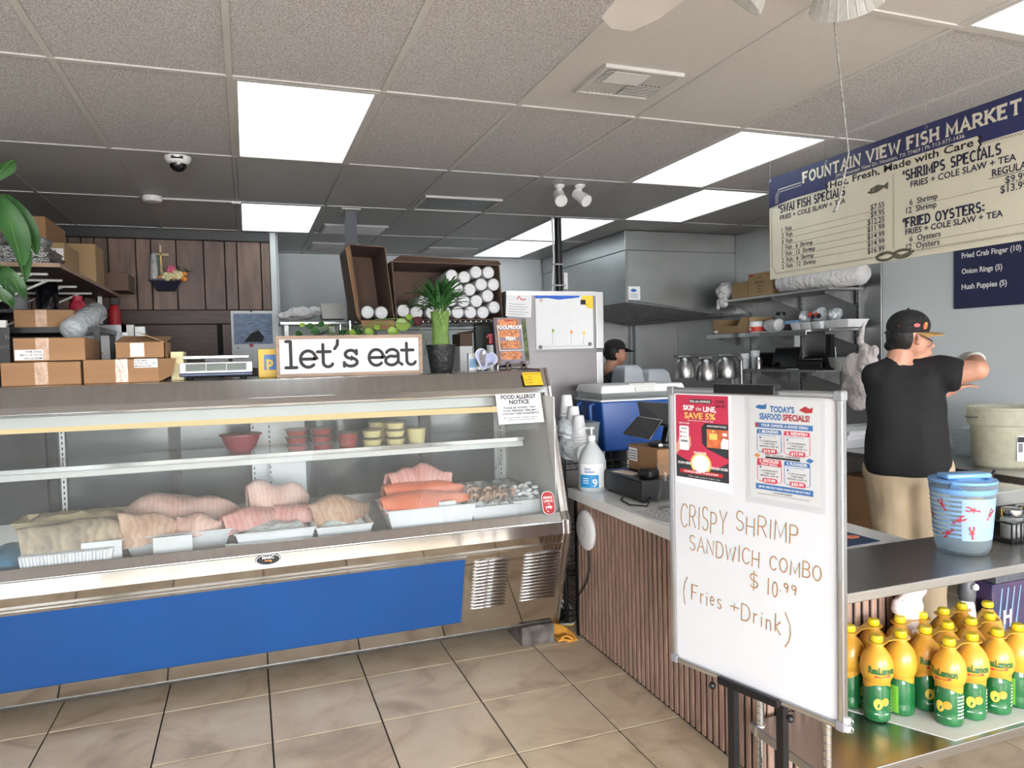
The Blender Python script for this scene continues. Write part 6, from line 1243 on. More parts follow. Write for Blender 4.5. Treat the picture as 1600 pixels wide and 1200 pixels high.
# clutter behind the cartons
t = thing('chest_freezer', 'white upright appliance with steel trim behind the cartons', 'appliance', (-.72, 5.6, 0)); a = aY(128, 508, 5.35); b = aY(195, 508, 5.35); put('body', MB().box((a.x, 5.36, 0), (b.x, 5.9, a.z)), 'white_plastic', t, bevel=.006); put('top_trim', MB().box((a.x-.005, 5.345, a.z-.05), (b.x+.01, 5.36, a.z)), 'alu', t); put('side_trim', MB().box((b.x-.02, 5.345, .3), (b.x+.012, 5.36, a.z)), 'alu', t); put('hinge', MB().box((b.x+.012, 5.36, a.z-.14), (b.x+.05, 5.42, a.z)), 'offwhite_plastic', t); put('dial', MB().box((b.x+.055, 5.35, a.z-.17), (b.x+.12, 5.44, a.z-.01)), 'galv', t, bevel=.003)
dm = MB(); rnd = random.Random(5)
for k in range(9): q = Vector((a.x+.1+rnd.random()*.28, 5.3445, a.z-.22+rnd.random()*.08)); dm.join(oval2(frame(q, (1, 0, 0), (0, 0, 1)), 0, 0, .008, .006, .0145, 8))
put('stickers', dm, 'orange', t); put('sticker', oval2(frame((a.x+.36, 5.359, a.z-.17), (1, 0, 0), (0, 0, 1)), 0, 0, .012, .01, .0005, 10), 'red', t)
a = aY(22, 512, 4.5); b = aY(118, 484, 4.5); carton('carton', 'flat brown carton on a shelf behind the stacked cartons', a.x, b.x-.01, 4.5, 4.9, a.z, b.z-a.z, 'cardboard', .45)
st = thing('store_rack', 'dark metal storage rack behind the cartons', 'rack', (-1.2, 4.75, 0)); put('shelf_plate', MB().box((WL+.05, 4.46, a.z-.03), (b.x+.12, 5.0, a.z-.002)), 'black_metal', st)
for x, y in ((WL+.07, 4.48), (b.x+.1, 4.48), (WL+.07, 4.97), (b.x+.1, 4.97)): put('leg', MB().bar((x, y, 0), (x, y, a.z), .03), 'black_metal', st)
put('shelf_plate', MB().box((WL+.05, 4.46, .5), (b.x+.12, 5.0, .52)), 'black_metal', st)
t = thing('film_roll', 'plastic wrapped steel duct tube leaning behind the cartons', 'roll', aY(125, 500, 4.62)); p, q = aY(112, 516, 4.42), aY(150, 488, 4.75); put('tube', MB().tube([p, p.lerp(q, .5), q], [.055, .06, .055], 18), 'foil', t, smooth=50); put('film', MB().tube([p-(q-p)*.06, p, q, q+(q-p)*.25], [.04, .062, .062, .02], 14), 'plastic_film', t, smooth=50)
p = aY(166, 490, 6.4); t = thing('fire_extinguisher', 'red extinguisher standing by the shelf end', 'extinguisher', (p.x+.02, 6.4, 1.7)); put('cylinder', MB().lathe([(.04, 1.66), (.045, 1.7), (.045, 2.0), (.03, 2.05), (.015, 2.06)], (p.x+.05, 6.45, 0), 20), 'red', t, smooth=45); put('valve', MB().box((p.x+.03, 6.43, 2.06), (p.x+.09, 6.47, 2.10)), 'black_plastic', t); put('wall_hook', MB().box((p.x+.03, 6.5, 1.9), (p.x+.07, WOOD_Y-.01, 1.93)), 'black_metal', t)
p = aY(68, 475, 5.4)
for k, (px, py, r, h, m, lab) in enumerate(((75, 476, .06, .16, 'dark_gloss', 'dark bottle in shadow under the wall shelf, left'), (122, 480, .05, .05, 'label_red', 'red lidded tin in shadow under the wall shelf'), (30, 478, .05, .14, 'ink_grey', 'grey bottle in shadow under the wall shelf'))):
    q = aY(px, py+10, 5.2); tt = thing(('dark_bottle', 'red_tin', 'grey_bottle')[k], lab, ('bottle', 'tin', 'bottle')[k], (q.x, 5.2, q.z)); put('body', MB().lathe([(r, 0), (r, h), (r*.6, h+.03)], (q.x, 5.2, q.z), 18), m, tt, smooth=45); put('lid', MB().lathe([(r*.55, h+.03), (r*.55, h+.06)], (q.x, 5.2, q.z), 14), m, tt)
    if k == 0: sl = thing('storage_shelf', 'dark upper storage shelf in shadow under the wall shelf', 'shelf', (-1.35, 5.2, q.z)); put('plate', MB().box((WL, 5.02, q.z-.02), (-.98, 5.9, q.z-.001)), 'black_metal', sl); put('bracket', MB().bar((WL+.01, 5.3, q.z-.25), (-1.2, 5.3, q.z-.03), .02), 'black_metal', sl)
t = thing('chalk_sign', 'small black chalk sign at the left frame edge', 'sign', aY(8, 540, 4.25)); a, b = aY(-8, 562, 4.25), aY(14, 510, 4.25); put('slate', MB().box((a.x-.1, 4.25, a.z-.05), (b.x, 4.265, b.z)), 'black_plastic', t, bevel=.003); put('clip', MB().box((b.x-.06, 4.24, b.z-.005), (b.x-.01, 4.27, b.z+.03)), 'offwhite_plastic', t); fr_ = frame((a.x-.1, 4.249, a.z), (1, 0, 0), (0, 0, 1)); put('chalk_lettering', type_mb(fr_, 'h', .15, .10, .025, 'L', 0, None, .001).join(type_mb(fr_, 'hort', .11, .055, .022, 'L', 0, None, .001)), 'ink_grey', t); put('stay', MB().box((a.x-.05, 4.265, TOP), (a.x-.03, 4.28, b.z-.03)), 'black_plastic', t)

# ---------------------------------------------------------------- rack of foam cups behind the case
CYF = 4.65; RZ = 1.828
rk = thing('cup_rack', 'chrome wire rack behind the case carrying the foam cup boxes', 'rack', (1.12, 4.9, 0))
for x in (.62, 1.60):
    for y in (4.66, 5.16): put('post', MB().tube([(x, y, 0), (x, y, RZ)], .0125, 10), 'chrome', rk, smooth=60)
for z in (RZ-.012, 1.15, .4):
    mb = MB()
    for y in (4.66, 5.16): mb.tube([(.62, y, z), (1.60, y, z)], .004, 6).tube([(.62, y, z-.03), (1.60, y, z-.03)], .003, 6)
    for k in range(28): x = .62+.98*k/27; mb.tube([(x, 4.66, z+.004), (x, 5.16, z+.004)], .0022, 5)
    put('wire_shelf', mb, 'chrome', rk)
def open_box(name, label, x0, x1, y0, y1, z0, z1, lean, m='cardboard_dark'):
    """carton lying on its side with the open end towards the case"""
    t = thing(name, label, 'cardboard box', ((x0+x1)/2, (y0+y1)/2, z0)); th = .006
    put('bottom_side', MB().box((x0, y0, z0), (x1, y1, z0+th)), m, t)
    put('top_side', MB().prism([(x0-lean, y0, z1), (x1-lean, y0, z1-.01), (x1-lean, y1, z1-.01), (x0-lean, y1, z1)], (0, 0, th)), m, t)
    put('left_side', MB().prism([(x0, y0, z0), (x0-lean, y0, z1), (x0-lean, y1, z1), (x0, y1, z0)], (th, 0, 0)), m, t)
    put('right_side', MB().prism([(x1, y0, z0), (x1-lean*.9, y0, z1), (x1-lean*.9, y1, z1), (x1, y1, z0)], (-th, 0, 0)), m, t)
    put('back', MB().prism([(x0, y1, z0), (x1, y1, z0), (x1-lean, y1, z1), (x0-lean, y1, z1)], (0, th, 0)), m, t)
    return t
t = open_box('cup_carton', 'tall narrow open carton on the rack with two cup sleeves', .685, .905, CYF, 5.15, RZ, 2.305, .055)
put('front_flap', MB().prism([(.685, CYF, RZ), (.905, CYF, RZ), (.895, CYF-.03, RZ-.055), (.70, CYF-.03, RZ-.055)], (0, .004, 0)), 'cardboard', t); put('left_flap', MB().prism([(.68, CYF, RZ), (.625, CYF, 2.305), (.60, CYF-.05, 2.28), (.655, CYF-.05, RZ+.03)], (.003, 0, 0)), 'cardboard', t)
t = open_box('cup_carton', 'wide open carton on the rack filled with foam cup sleeves', .915, 1.645, CYF, 5.15, RZ, 2.205, .02)
put('top_flap', MB().prism([(.90, CYF, 2.21), (1.64, CYF, 2.20), (1.60, CYF-.06, 2.215), (.94, CYF-.06, 2.235)], (0, 0, .004)), 'cardboard_dark', t)
CUPS = [(572.6, 488), (593.8, 489), (622, 488), (642, 488), (662, 487), (682, 489), (702, 488), (722, 489), (741, 489), (761, 488), (709, 431), (728, 436), (747, 427), (767, 428), (738, 452), (757, 446), (777, 447), (767, 463), (730, 471), (749, 470), (776, 482), (712, 468), (719, 453)]
CL = ['left sleeve in the narrow carton', 'right sleeve in the narrow carton', 'bottom row, first from the carton left side', 'bottom row, second from the left', 'bottom row, third from the left', 'bottom row, left of the bamboo stalk', 'bottom row, right of the bamboo stalk', 'bottom row, fourth from the right', 'bottom row, third from the right', 'bottom row, second from the right', 'top row, behind the bamboo leaves', 'top row, third from the right', 'top row, second from the right', 'top row, at the right corner', 'second row, third from the right', 'second row, second from the right', 'second row, right end', 'third row, right end', 'third row, third from the right', 'third row, second from the right', 'bottom row, right end', 'third row, behind the bamboo', 'second row, behind the bamboo']
proto = None
CP = [aY(px, py, CYF+.02) for px, py in CUPS]
for _ in range(80):                                            # settle the sleeves side by side
    for i in range(len(CP)):
        for j in range(i):
            d = CP[i]-CP[j]; m = .0885-d.length
            if m > 0: d.normalize(); CP[i] += d*m/2; CP[j] -= d*m/2
        lo, hi = (.735, .85) if i < 2 else (.965, 1.59)
        CP[i].x = min(max(CP[i].x, lo), hi); CP[i].z = min(max(CP[i].z, RZ+.052), 2.15)
for p, lab in zip(CP, CL):
    if proto is None:
        proto = thing('cup_sleeve', 'x', 'foam cups', p, 0, 'sleeves of foam cups in the cartons')
        put('cup_end', MB().lathe([(.030, -.004), (.038, 0), (.0405, .008), (.0415, .09)], p, 22, (0, 1, 0)), 'foam', proto, smooth=40)
        rm = MB()
        for k in range(14): rm.lathe([(.0415, .09+.024*k), (.0425, .094+.024*k), (.0425, .106+.024*k), (.0415, .110+.024*k)], p, 20, (0, 1, 0))
        put('nested_rims', rm, 'foam', proto, smooth=40); put('sleeve_film', MB().lathe([(.025, -.012), (.0435, .0), (.0440, .42), (.03, .435)], p, 20, (0, 1, 0)), 'deli_clear', proto, smooth=50); o = proto
    else: o = copy_tree(proto, None, p)
    o['label'] = 'foam cup sleeve, '+lab
# things under and beside the rack
t = thing('white_door', 'white door seen under the cup rack', 'door', (1.6, 7.95, 0)); put('leaf', MB().box((1.35, 7.98, 0), (2.1, 8.04, 2.0)), 'white_plastic', t, bevel=.004); put('panel', MB().box((1.45, 7.972, 1.1), (2.0, 7.98, 1.85)), 'paper', t); put('handle', MB().ball((1.42, 7.95, 1.0), .03, 10, 7), 'chrome', t)
def slab(name, label, cat, x0, y0, x1, y1, Y, d, m, m2=None):
    a, b = aY(x0, y1, Y), aY(x1, y0, Y); t = thing(name, label, cat, ((a.x+b.x)/2, Y, a.z)); put('body', MB().box((a.x, Y, a.z), (b.x, Y+d, b.z)), m, t, bevel=.004)
    return t, a, b
t, a, b = slab('dark_carton', 'dark open carton on the rack shelf beneath the cups', 'carton', 719, 521, 738, 541, 4.75, .2, 'cardboard_dark'); put('flap', MB().prism([(a.x, 4.75, b.z), (b.x, 4.75, b.z), (b.x+.01, 4.72, b.z+.02), (a.x-.03, 4.72, b.z+.0)], (0, 0, .004)), 'cardboard_dark', t); put('stack_below', MB().box((a.x, 4.76, 1.155), (b.x, 4.94, a.z)), 'label_white', t)
t, a, b = slab('green_cabinet', 'dark green panel standing under the cup rack', 'panel', 744, 507, 764, 548, 4.95, .05, mat('dark_green', '37443f', .5)); put('base', MB().box((a.x, 4.95, 1.155), (b.x, 5.0, a.z)), 'dark_green', t)
t, a, b = slab('red_dispenser', 'red trigger bottle under the cup rack', 'bottle', 764, 521, 772, 538, 4.7, .03, 'red'); put('trigger', MB().bar((a.x, 4.7, b.z-.01), (a.x-.02, 4.7, b.z-.03), .01), 'red', t); put('bottle_body', MB().lathe([(.03, 0), (.03, a.z-1.16)], ((a.x+b.x)/2, 4.72, 1.155), 14), 'white_plastic', t)
fs = thing('steel_shelf', 'steel wall shelf at the white back wall behind the letter sign', 'shelf', (.6, 5.8, 1.7)); a, b = aY(438, 503, 5.75), aY(548, 499, 5.75); put('plate', MB().box((a.x, 5.75, a.z-.02), (b.x+.1, 6.1, a.z)), 'steel', fs, bevel=.002)
for x in (a.x+.05, b.x): put('leg', MB().bar((x, 5.9, 0), (x, 5.9, a.z-.02), .03), 'galv', fs)
t = thing('clear_bag', 'crumpled clear plastic bag on the steel shelf', 'bag', aY(475, 498, 5.8)); p = aY(470, 494, 5.85); mb = MB().ball(p+Vector((0, 0, .02)), (.12, .08, .05), 12, 8, .2, 2).ball(p+Vector((.12, 0, .04)), (.10, .06, .035), 12, 8, .2, 3).ball(p+Vector((-.12, 0, -.0)), (.06, .06, .03), 12, 8, .2, 4); blob('film', mb, 'bag_white', t, .012, 2, rough=.015, rs=25)
t = tub('storage_tub', 'grey translucent tub on the steel shelf beside the post', aY(520, 500, 5.85)+Vector((0, .0, .004)), .2, .25, .11, 'offwhite_plastic'); 
t, a, b = slab('wall_box', 'small grey junction box on a board behind the letter sign', 'box', 514, 509, 525, 521, 5.92, .05, 'galv'); put('bracket', MB().box((a.x+.02, 5.97, a.z+.02), (b.x-.02, WBACK, b.z-.02)), 'galv', t)

# stainless cabinet with notes
FXa, FXb, FY, FZ = 1.655, 2.325, 4.60, 2.02
fr = thing('steel_cabinet', 'tall stainless reach-in cabinet with papers on its side', 'refrigerator', ((FXa+FXb)/2, 5.0, 0)); mat('cabinet_steel', '7c7879', .4, .45, .06, 1.5, bump=.08, bs=3, bumpd=.05)
put('body', MB().box((FXa, FY, .1), (FXb, 5.3, FZ)), 'cabinet_steel', fr, bevel=.006); put('top_rim', MB().box((FXa-.004, FY-.006, FZ-.03), (FXb, FY, FZ)), 'steel_soft', fr); put('door', MB().box((FXb, FY+.01, .2), (FXb+.055, 5.28, 1.60)), 'steel_soft', fr, bevel=.006); put('upper_grille', MB().box((FXb, FY+.005, 1.62), (FXb+.06, 5.29, FZ)), 'steel_soft', fr, bevel=.004); put('panel_seam', MB().box((FXa, FY-.001, 1.605), (FXb, FY, 1.609)), 'ink_grey', fr)
for x in (FXa+.05, FXb-.05): put('leg', MB().lathe([(.02, 0), (.025, .1)], (x, FY+.06, 0), 12), 'steel', fr)
def pinned(name, label, px0, py0, px1, py1, skew=0, m='paper'):
    a, b = aY(px0, py1, FY-.003), aY(px1, py0, FY-.003); t = thing(name, label, 'paper', (a.x, FY-.003, a.z)); F_ = frame((a.x, FY-.004, a.z), (1, 0, skew), (-skew, 0, 1)); w, h = b.x-a.x, b.z-a.z
    put('sheet', MB().prism([F_[0], F_[0]+F_[1]*w, F_[0]+F_[1]*w+F_[2]*h, F_[0]+F_[2]*h], (0, .001, 0)), m, t); return t, F_, w, h
t, F_, w, h = pinned('typed_letter', 'typed letter with red logo taped to the steel cabinet', 790, 459, 829, 494, -.06); put('logo', ribbon(F_, [(w*.42, h*.8), (w*.5, h*.93), (w*.55, h*.82), (w*.6, h*.78), (w*.75, h*.8)], .007, .001), 'red', t); mb = MB()
for k in range(5): mb.join(rect2(F_, .02, h*.55-.017*k, w*(.9 if k % 2 else .75), h*.55-.017*k+.003, .001))
put('typed_lines', mb, 'ink_grey', t)
t, F_, w, h = pinned('child_drawing', "child's drawing with blue sky band and three flowers", 838, 461, 926, 546, .0); put('sky_band', poly2(F_, [(0, h), (0, h*.93), (w*.2, h*.94), (w*.4, h*.91), (w*.75, h*.95), (w*.8, h)], .0008), mat('crayon_blue', '2456b5', .7, 0, .2, 60), t); put('sun_corner', poly2(F_, [(w*.8, h), (w*.8, h*.88), (w*.9, h*.76), (w, h*.74), (w, h)], .0008), 'yellow', t); put('dark_square', rect2(F_, w*.78, h*.82, w*.87, h*.91, .0012), 'ink_black', t)
for x, y, m in ((.29, .34, 'lime_green'), (.61, .31, 'orange'), (.83, .29, 'yellow')): put('flower_print', oval2(F_, w*x, h*y, .010, .013, .001, 10), m, t); put('stalk_print', ribbon(F_, [(w*x, h*y-.012), (w*x-.008, h*.08)], .0022, .001), 'ink_grey', t)
gr = MB(); rnd = random.Random(8)
for k in range(26): x = w*(.12+.78*k/25); gr.join(ribbon(F_, [(x, .012+rnd.random()*.008), (x+.005, .022), (x+.009, .012)], .0018, .001, caps=False))
put('grass_print', gr, 'ink_grey', t); put('smile_print', ribbon(F_, arc(w*.9, h*.87, .014, .022, 180, 350, 6), .002, .0012), 'ink_black', t)
for x, y in ((.07, .04), (.93, .08)): put('magnet', MB().lathe([(.014, 0), (.014, .006), (.008, .008)], F_[0]+F_[1]*(w*x)+F_[2]*(h*y), 14, (0, -1, 0)), 'ink_grey', t)
put('clip_magnet', MB().ball(F_[0]+F_[1]*(w*.1)+F_[2]*(h*.9), (.012, .006, .014), 10, 6), 'ivory', t)
t = thing('vent_pipe', 'black vertical pipe strapped beside the hood', 'pipe', aY(873, 420, 5.5)); p = aY(873, 420, 5.55); put('pipe', MB().tube([(p.x, 5.55, 1.2), (p.x, 5.55, CEIL)], .03, 14), 'black_metal', t, smooth=60); q = aY(864, 420, 5.55); put('cable', MB().tube([(q.x, 5.55, 1.2), (q.x-.01, 5.55, 2.1), (q.x+.01, 5.55, 2.4), (q.x, 5.55, CEIL)], .008, 8), 'white_plastic', t)
for py in (413, 446): s_ = aY(873, py, 5.52); put('strap', MB().box((s_.x-.06, 5.51, s_.z-.006), (s_.x+.06, 5.525, s_.z+.006)), 'galv', t)
put('conduit_box', MB().box((p.x+.05, 5.56, aY(883, 452, 5.56).z), (p.x+.085, 5.6, aY(883, 426, 5.56).z)), 'white_plastic', t)

# ---------------------------------------------------------------- kitchen hood
HX, HY = 3.328, 5.97
hd = thing('kitchen_hood', 'large stainless kitchen hood with black baffle filters', 'hood', (3.9, 6.9, 1.93)); HX2 = WR-.014
put('front_sheet', MB().box((HX, HY, 2.078), (HX+.012, 7.95, 2.53)), 'hood_steel', hd); put('upper_fascia', MB().box((HX-.006, HY-.006, 2.535), (HX2, 7.95, CEIL-.002)), 'hood_steel', hd, bevel=.003)
put('end_sheet', MB().prism([(HX, HY, 2.078), (HX2, HY, 1.93), (HX2, HY, 2.533), (HX, HY, 2.533)], (0, .012, 0)), 'hood_steel', hd)
sl_ = lambda x: 2.072-(x-HX)*(.142/(HX2-HX))
put('filter_backing', MB().prism([(HX+.015, HY+.015, sl_(HX)+.02), (HX2-.05, HY+.015, sl_(HX2-.05)+.02), (HX2-.05, HY+.015, sl_(HX2-.05)+.04), (HX+.015, HY+.015, sl_(HX)+.04)], (0, 1.9, 0)), 'black_rubber', hd); mat('filter_metal', '77787a', .45, .2, .2, 10)
for k in range(19): y = HY+.05+.1*k; put('baffle', MB().bar((HX+.02, y, sl_(HX+.02)), (HX2-.12, y, sl_(HX2-.12)), .034, .03), 'filter_metal', hd)
put('grease_trough', MB().box((HX2-.16, HY-.01, 1.915), (HX2-.02, 7.93, 1.945)), 'filter_metal', hd, bevel=.003); put('lower_lip', MB().box((HX-.004, HY, 2.055), (HX+.02, 7.95, 2.08)), 'steel', hd)
p = aY(990, 458, HY-.003); put('inspection_sticker', MB().box((p.x-.07, HY-.003, p.z-.062), (p.x+.07, HY-.001, p.z+.062)), 'label_white', hd); put('sticker_logo', oval2(frame((p.x, HY-.003, p.z), (1, 0, 0), (0, 0, 1)), 0, .025, .03, .015, .001), 'poster_blue', hd); mb = MB()
for k in range(3): mb.join(rect2(frame((p.x, HY-.003, p.z), (1, 0, 0), (0, 0, 1)), -.045, -.01-.016*k, .045, -.006-.016*k, .001))
put('sticker_lines', mb, 'ink_grey', hd); put('old_patch', MB().box((HX+.02, HY-.002, p.z-.03), (HX+.10, HY-.001, p.z+.05)), 'galv', hd)
put('corner_angle', MB().box((HX-.008, HY-.008, 2.078), (HX+.02, HY, 2.533)), 'steel', hd)
structure('wall_column', MB().box((3.22, 6.6, 0), (3.30, 6.7, 2.05)), 'wall_white')
# cooking line below the hood
rg = thing('cooking_range', 'dark stainless cooking range under the hood', 'range', (4.0, 6.8, 0)); put('body', MB().box((3.75, 6.0, .1), (WR-.02, 7.8, .9)), 'steel_soft', rg, bevel=.004); put('top', MB().box((3.73, 5.98, .9), (WR-.02, 7.8, .93)), 'black_metal', rg); put('splash', MB().box((WR-.05, 6.0, .93), (WR-.02, 7.8, 1.3)), 'steel_soft', rg)
for k in range(4): put('knob', MB().lathe([(.025, 0), (.02, .03)], (3.748, 6.2+.4*k, .82), 12, (-1, 0, 0)), 'black_plastic', rg)

# ---------------------------------------------------------------- shelving on the right wall
def wshelf(name, label, z, y0, y1, xf, m='steel', lip=.02):
    t = thing(name, label, 'shelf', ((xf+WR)/2, (y0+y1)/2, z)); put('plate', MB().box((xf, y0, z-lip), (WR-.02, y1, z)), m, t, bevel=.002)
    for y in (y0+.08, (y0+y1)/2, y1-.1): put('bracket', MB().prism([(WR-.02, y, z-lip), (xf+.03, y, z-lip), (xf+.03, y, z-lip-.02), (WR-.02, y, z-lip-.11)], (0, .004, 0)), 'galv', t)
    return t
wshelf('upper_shelf', 'top wall shelf with cartons above the kitchen pass', 2.05, 4.38, 5.76, 4.20, 'steel_soft'); t = wshelf('middle_shelf', 'middle wall shelf with foam boxes, steel front rail', 1.735, 4.38, 5.94, 4.20); put('front_rail', MB().box((4.185, 4.6, 1.70), (4.20, 5.94, 1.735)), 'chrome', t); put('receipt', MB().box((4.180, 4.68, 1.60), (4.182, 4.74, 1.715)), 'paper', t); put('shelf_lip_step', MB().box((4.17, 4.6, 1.69), (4.186, 5.15, 1.73)), 'steel', t, bevel=.002)
t = wshelf('lower_shelf', 'lower wall shelf with screens and cups', 1.41, 4.55, 5.92, 4.22, 'steel_soft')
for y in (4.43, 5.05, 5.72):
    t = thing('shelf_standard', {4.43: 'slotted steel upright nearest the white wall', 5.05: 'slotted steel upright behind the screens', 5.72: 'slotted steel upright near the hood'}[y], 'upright', (WR-.02, y, 1.2)); put('channel', MB().box((WR-.035, y-.014, 1.1), (WR-.013, y+.014, 2.25)), 'galv', t); mb = MB()
    for k in range(30): mb.box((WR-.036, y-.004, 1.13+.036*k), (WR-.0345, y+.004, 1.15+.036*k))
    put('slots', mb, 'black_rubber', t)
def onX(px0, py0, px1, py1, x):                                # photo rectangle on the plane X = x -> y range, z range
    a, b = aX(px0, py1, x), aX(px1, py0, x); return min(a.y, b.y), max(a.y, b.y), a.z, b.z
U2, M2, L2 = 2.051, 1.736, 1.411
y0, y1, _, h = onX(1143, 432, 1168, 465, 4.22); carton('carton', 'small plain carton on the top kitchen shelf', 4.22, 4.45, y0, y1, U2, .145, 'cardboard_pale', None)
y0, y1, _, h = onX(1169, 418, 1206, 460, 4.21); t = carton('carton', 'carton printed with a crown mark on the top kitchen shelf', 4.21, 4.5, y0, y1, U2, .20, 'cardboard_pale', None); F_ = frame((4.208, y1, U2), (0, -1, 0), (0, 0, 1)); w = y1-y0
put('crown_print', ribbon(F_, [(w*.42, .15), (w*.45, .175), (w*.5, .155), (w*.55, .175), (w*.58, .15)], .004, .001).join(ribbon(F_, [(w*.3+w*.4*q/12, .118+.014*math.sin(q*2.1)) for q in range(13)], .005, .0012)).join(rect2(F_, w*.38, .085, w*.62, .09, .001)).join(rect2(F_, w*.42, .06, w*.58, .065, .001)).join(rect2(F_, w*.4, .035, w*.6, .04, .001)), 'wood_trim', t)
put('red_mark', rect2(F_, w*.05, .175, w*.25, .19, .001).join(rect2(F_, w*.75, .175, w*.95, .182, .001)), 'red', t)
t = thing('plastic_bag', 'white crumpled bag hanging over the top kitchen shelf edge', 'bag', (4.24, 5.72, U2)); a = aX(1128, 458, 4.22); mb = MB().ball((4.27, a.y, U2+.09), (.09, .10, .085), 12, 8, .2, 1).ball((4.22, a.y-.02, U2-.01), (.03, .07, .06), 10, 7, .2, 2).ball((4.21, a.y+.05, U2-.03), (.02, .03, .05), 10, 7); blob('film', mb, 'bag_white', t, .012, 2, rough=.016, rs=28)
t = thing('foam_sleeve', 'long plastic sleeve of white foam plates on the top shelf', 'sleeve', (4.3, 4.7, U2)); a, b = aX(1226, 442, 4.24), aX(1350, 440, 4.40); pz = U2+.085; put('plates', MB().lathe([(.07, 0), (.08, .01), (.08, .70), (.07, .72)], (4.22, a.y, pz), 22, (.12, b.y-a.y, 0)), 'foam', t, smooth=50); d = Vector((.12, b.y-a.y, 0)).normalized()
t2 = MB().lathe([(.02, -.05), (.078, -.015), (.086, .0), (.086, .72), (.05, .76)], (4.22, a.y, pz), 22, d); put('wrapper', t2, 'bag_white', t, smooth=50)
y0, y1, _, h = onX(1112, 514, 1097, 522, 4.22); solo('foam_pack', 'small white foam pack at the far end of the middle shelf', 'pack', MB().ball((4.27, 5.86, M2+.022), (.06, .06, .022), 12, 6), 'foam', smooth=60)
y0, y1, _, h = onX(1114, 492, 1170, 520, 4.23); t = thing('open_box', 'open cardboard dispenser box on the middle shelf', 'cardboard box', (4.35, (y0+y1)/2, M2)); th = .004; mb = MB(); hh = .14
mb.box((4.23, y0, M2), (4.5, y1, M2+th)).box((4.5-th, y0, M2), (4.5, y1, M2+hh)).box((4.23, y0, M2), (4.5, y0+th, M2+hh)).box((4.23, y1-th, M2), (4.5, y1, M2+hh)).prism([(4.23, y1, M2), (4.23, y0, M2), (4.23, y0, M2+hh), (4.23, y0+.1, M2+hh), (4.23, y0+.16, M2+.07), (4.23, y1-.16, M2+.07), (4.23, y1-.08, M2+hh), (4.23, y1, M2+hh)], (th, 0, 0)); put('carton_box', mb, 'cardboard_pale', t)
a = aX(1182, 508, 4.28); t = thing('red_tub', 'white lidded tub with red label on the middle shelf', 'tub', (4.28, a.y, M2)); b = Vector((4.28, a.y, M2)); put('tub_wall', MB().lathe([(.06, 0), (.064, .05), (.062, .09), (.05, .10)], b, 22), 'foam', t, smooth=45); put('red_label', MB().lathe([(.0655, .008), (.0665, .05)], b, 22), mat('label_orange_red', 'c9402f', .5), t, smooth=45); put('label_spot', oval2(frame(b+Vector((-.067, .0, .028)), (0, -1, 0), (0, 0, 1)), 0, 0, .014, .014, .002), 'ink_white', t)
a = aX(1209, 503, 4.30); t = thing('bagged_roll', 'bagged white roll on the middle shelf', 'bag', (4.3, a.y, M2)); put('roll', MB().lathe([(.035, -.10), (.05, -.09), (.055, 0), (.05, .09), (.03, .10)], (4.30, a.y, M2+.056), 18, (.2, 1, 0)), 'bag_white', t, smooth=50); put('tray_below', MB().box((4.22, a.y-.12, M2), (4.4, a.y+.10, M2+.004)), 'foam', t)
a = aX(1220, 497, 4.45); t = thing('glass_jar', 'glass jar with black lid at the back of the middle shelf', 'jar', (4.45, a.y, M2)); b = Vector((4.45, a.y, M2)); put('glass', MB().lathe([(.045, 0), (.045, .13), (.038, .145)], b, 18), 'tub_clear', t, smooth=45); put('lid', MB().lathe([(.042, .145), (.042, .17), (.03, .175)], b, 18), 'black_plastic', t, smooth=45)
a = aX(1239, 502, 4.33); solo('blue_pack', 'pale blue pack on the middle shelf', 'pack', MB().box((4.30, a.y-.07, M2+.055), (4.42, a.y+.07, M2+.085)), 'pale_blue', bevel=.004)
for k, (pa, pb, lab) in enumerate(((1236, 1250, 'first small white foam tray from the left on the middle shelf'), (1251, 1266, 'second small white foam tray on the middle shelf'), (1268, 1283, 'third small white foam tray on the middle shelf'))):
    a, b = aX(pa, 510, 4.24), aX(pb, 510, 4.24); tub('foam_tray', lab, (4.30, (a.y+b.y)/2, M2+.002), .14, abs(a.y-b.y), .05, 'foam', 'foam trays on the middle shelf', 0, .8, cat='tray')
a, b = aX(1286, 508, 4.26), aX(1332, 508, 4.30); tub('long_tray', 'long shallow white tray at the right end of the middle shelf', (4.36, (a.y+b.y)/2, M2+.002), .2, abs(a.y-b.y), .055, 'foam', None, 0, .85, cat='tray')
for k, (px, py, r, lab) in enumerate(((1258, 494, .05, 'clear bag of white cups on the middle shelf'), (1282, 491, .06, 'clear bag with red and black printed lids on the middle shelf'), (1305, 492, .05, 'crinkled clear bag at the right of the middle shelf'))):
    a = aX(px, py, 4.36); t = thing('lid_bag', lab, 'bag', (4.36, a.y, M2+.06)); blob('film', MB().ball((4.36, a.y, M2+.062+r), (r, r*1.2, r), 12, 8, .2, k), 'plastic_film', t, .012, 1, rough=.012, rs=30)
    for q in range(4 if k == 1 else 2): put('cup_lid', MB().lathe([(.02, 0), (.02, .012), (.012, .016)], (4.36-r*.7, a.y-.03+.03*q, M2+.062+r*(.7+.3*(q % 2))), 12, (-1, 0, .3)), ('black_plastic', 'label_orange_red')[q % 2] if k == 1 else 'foam', t)
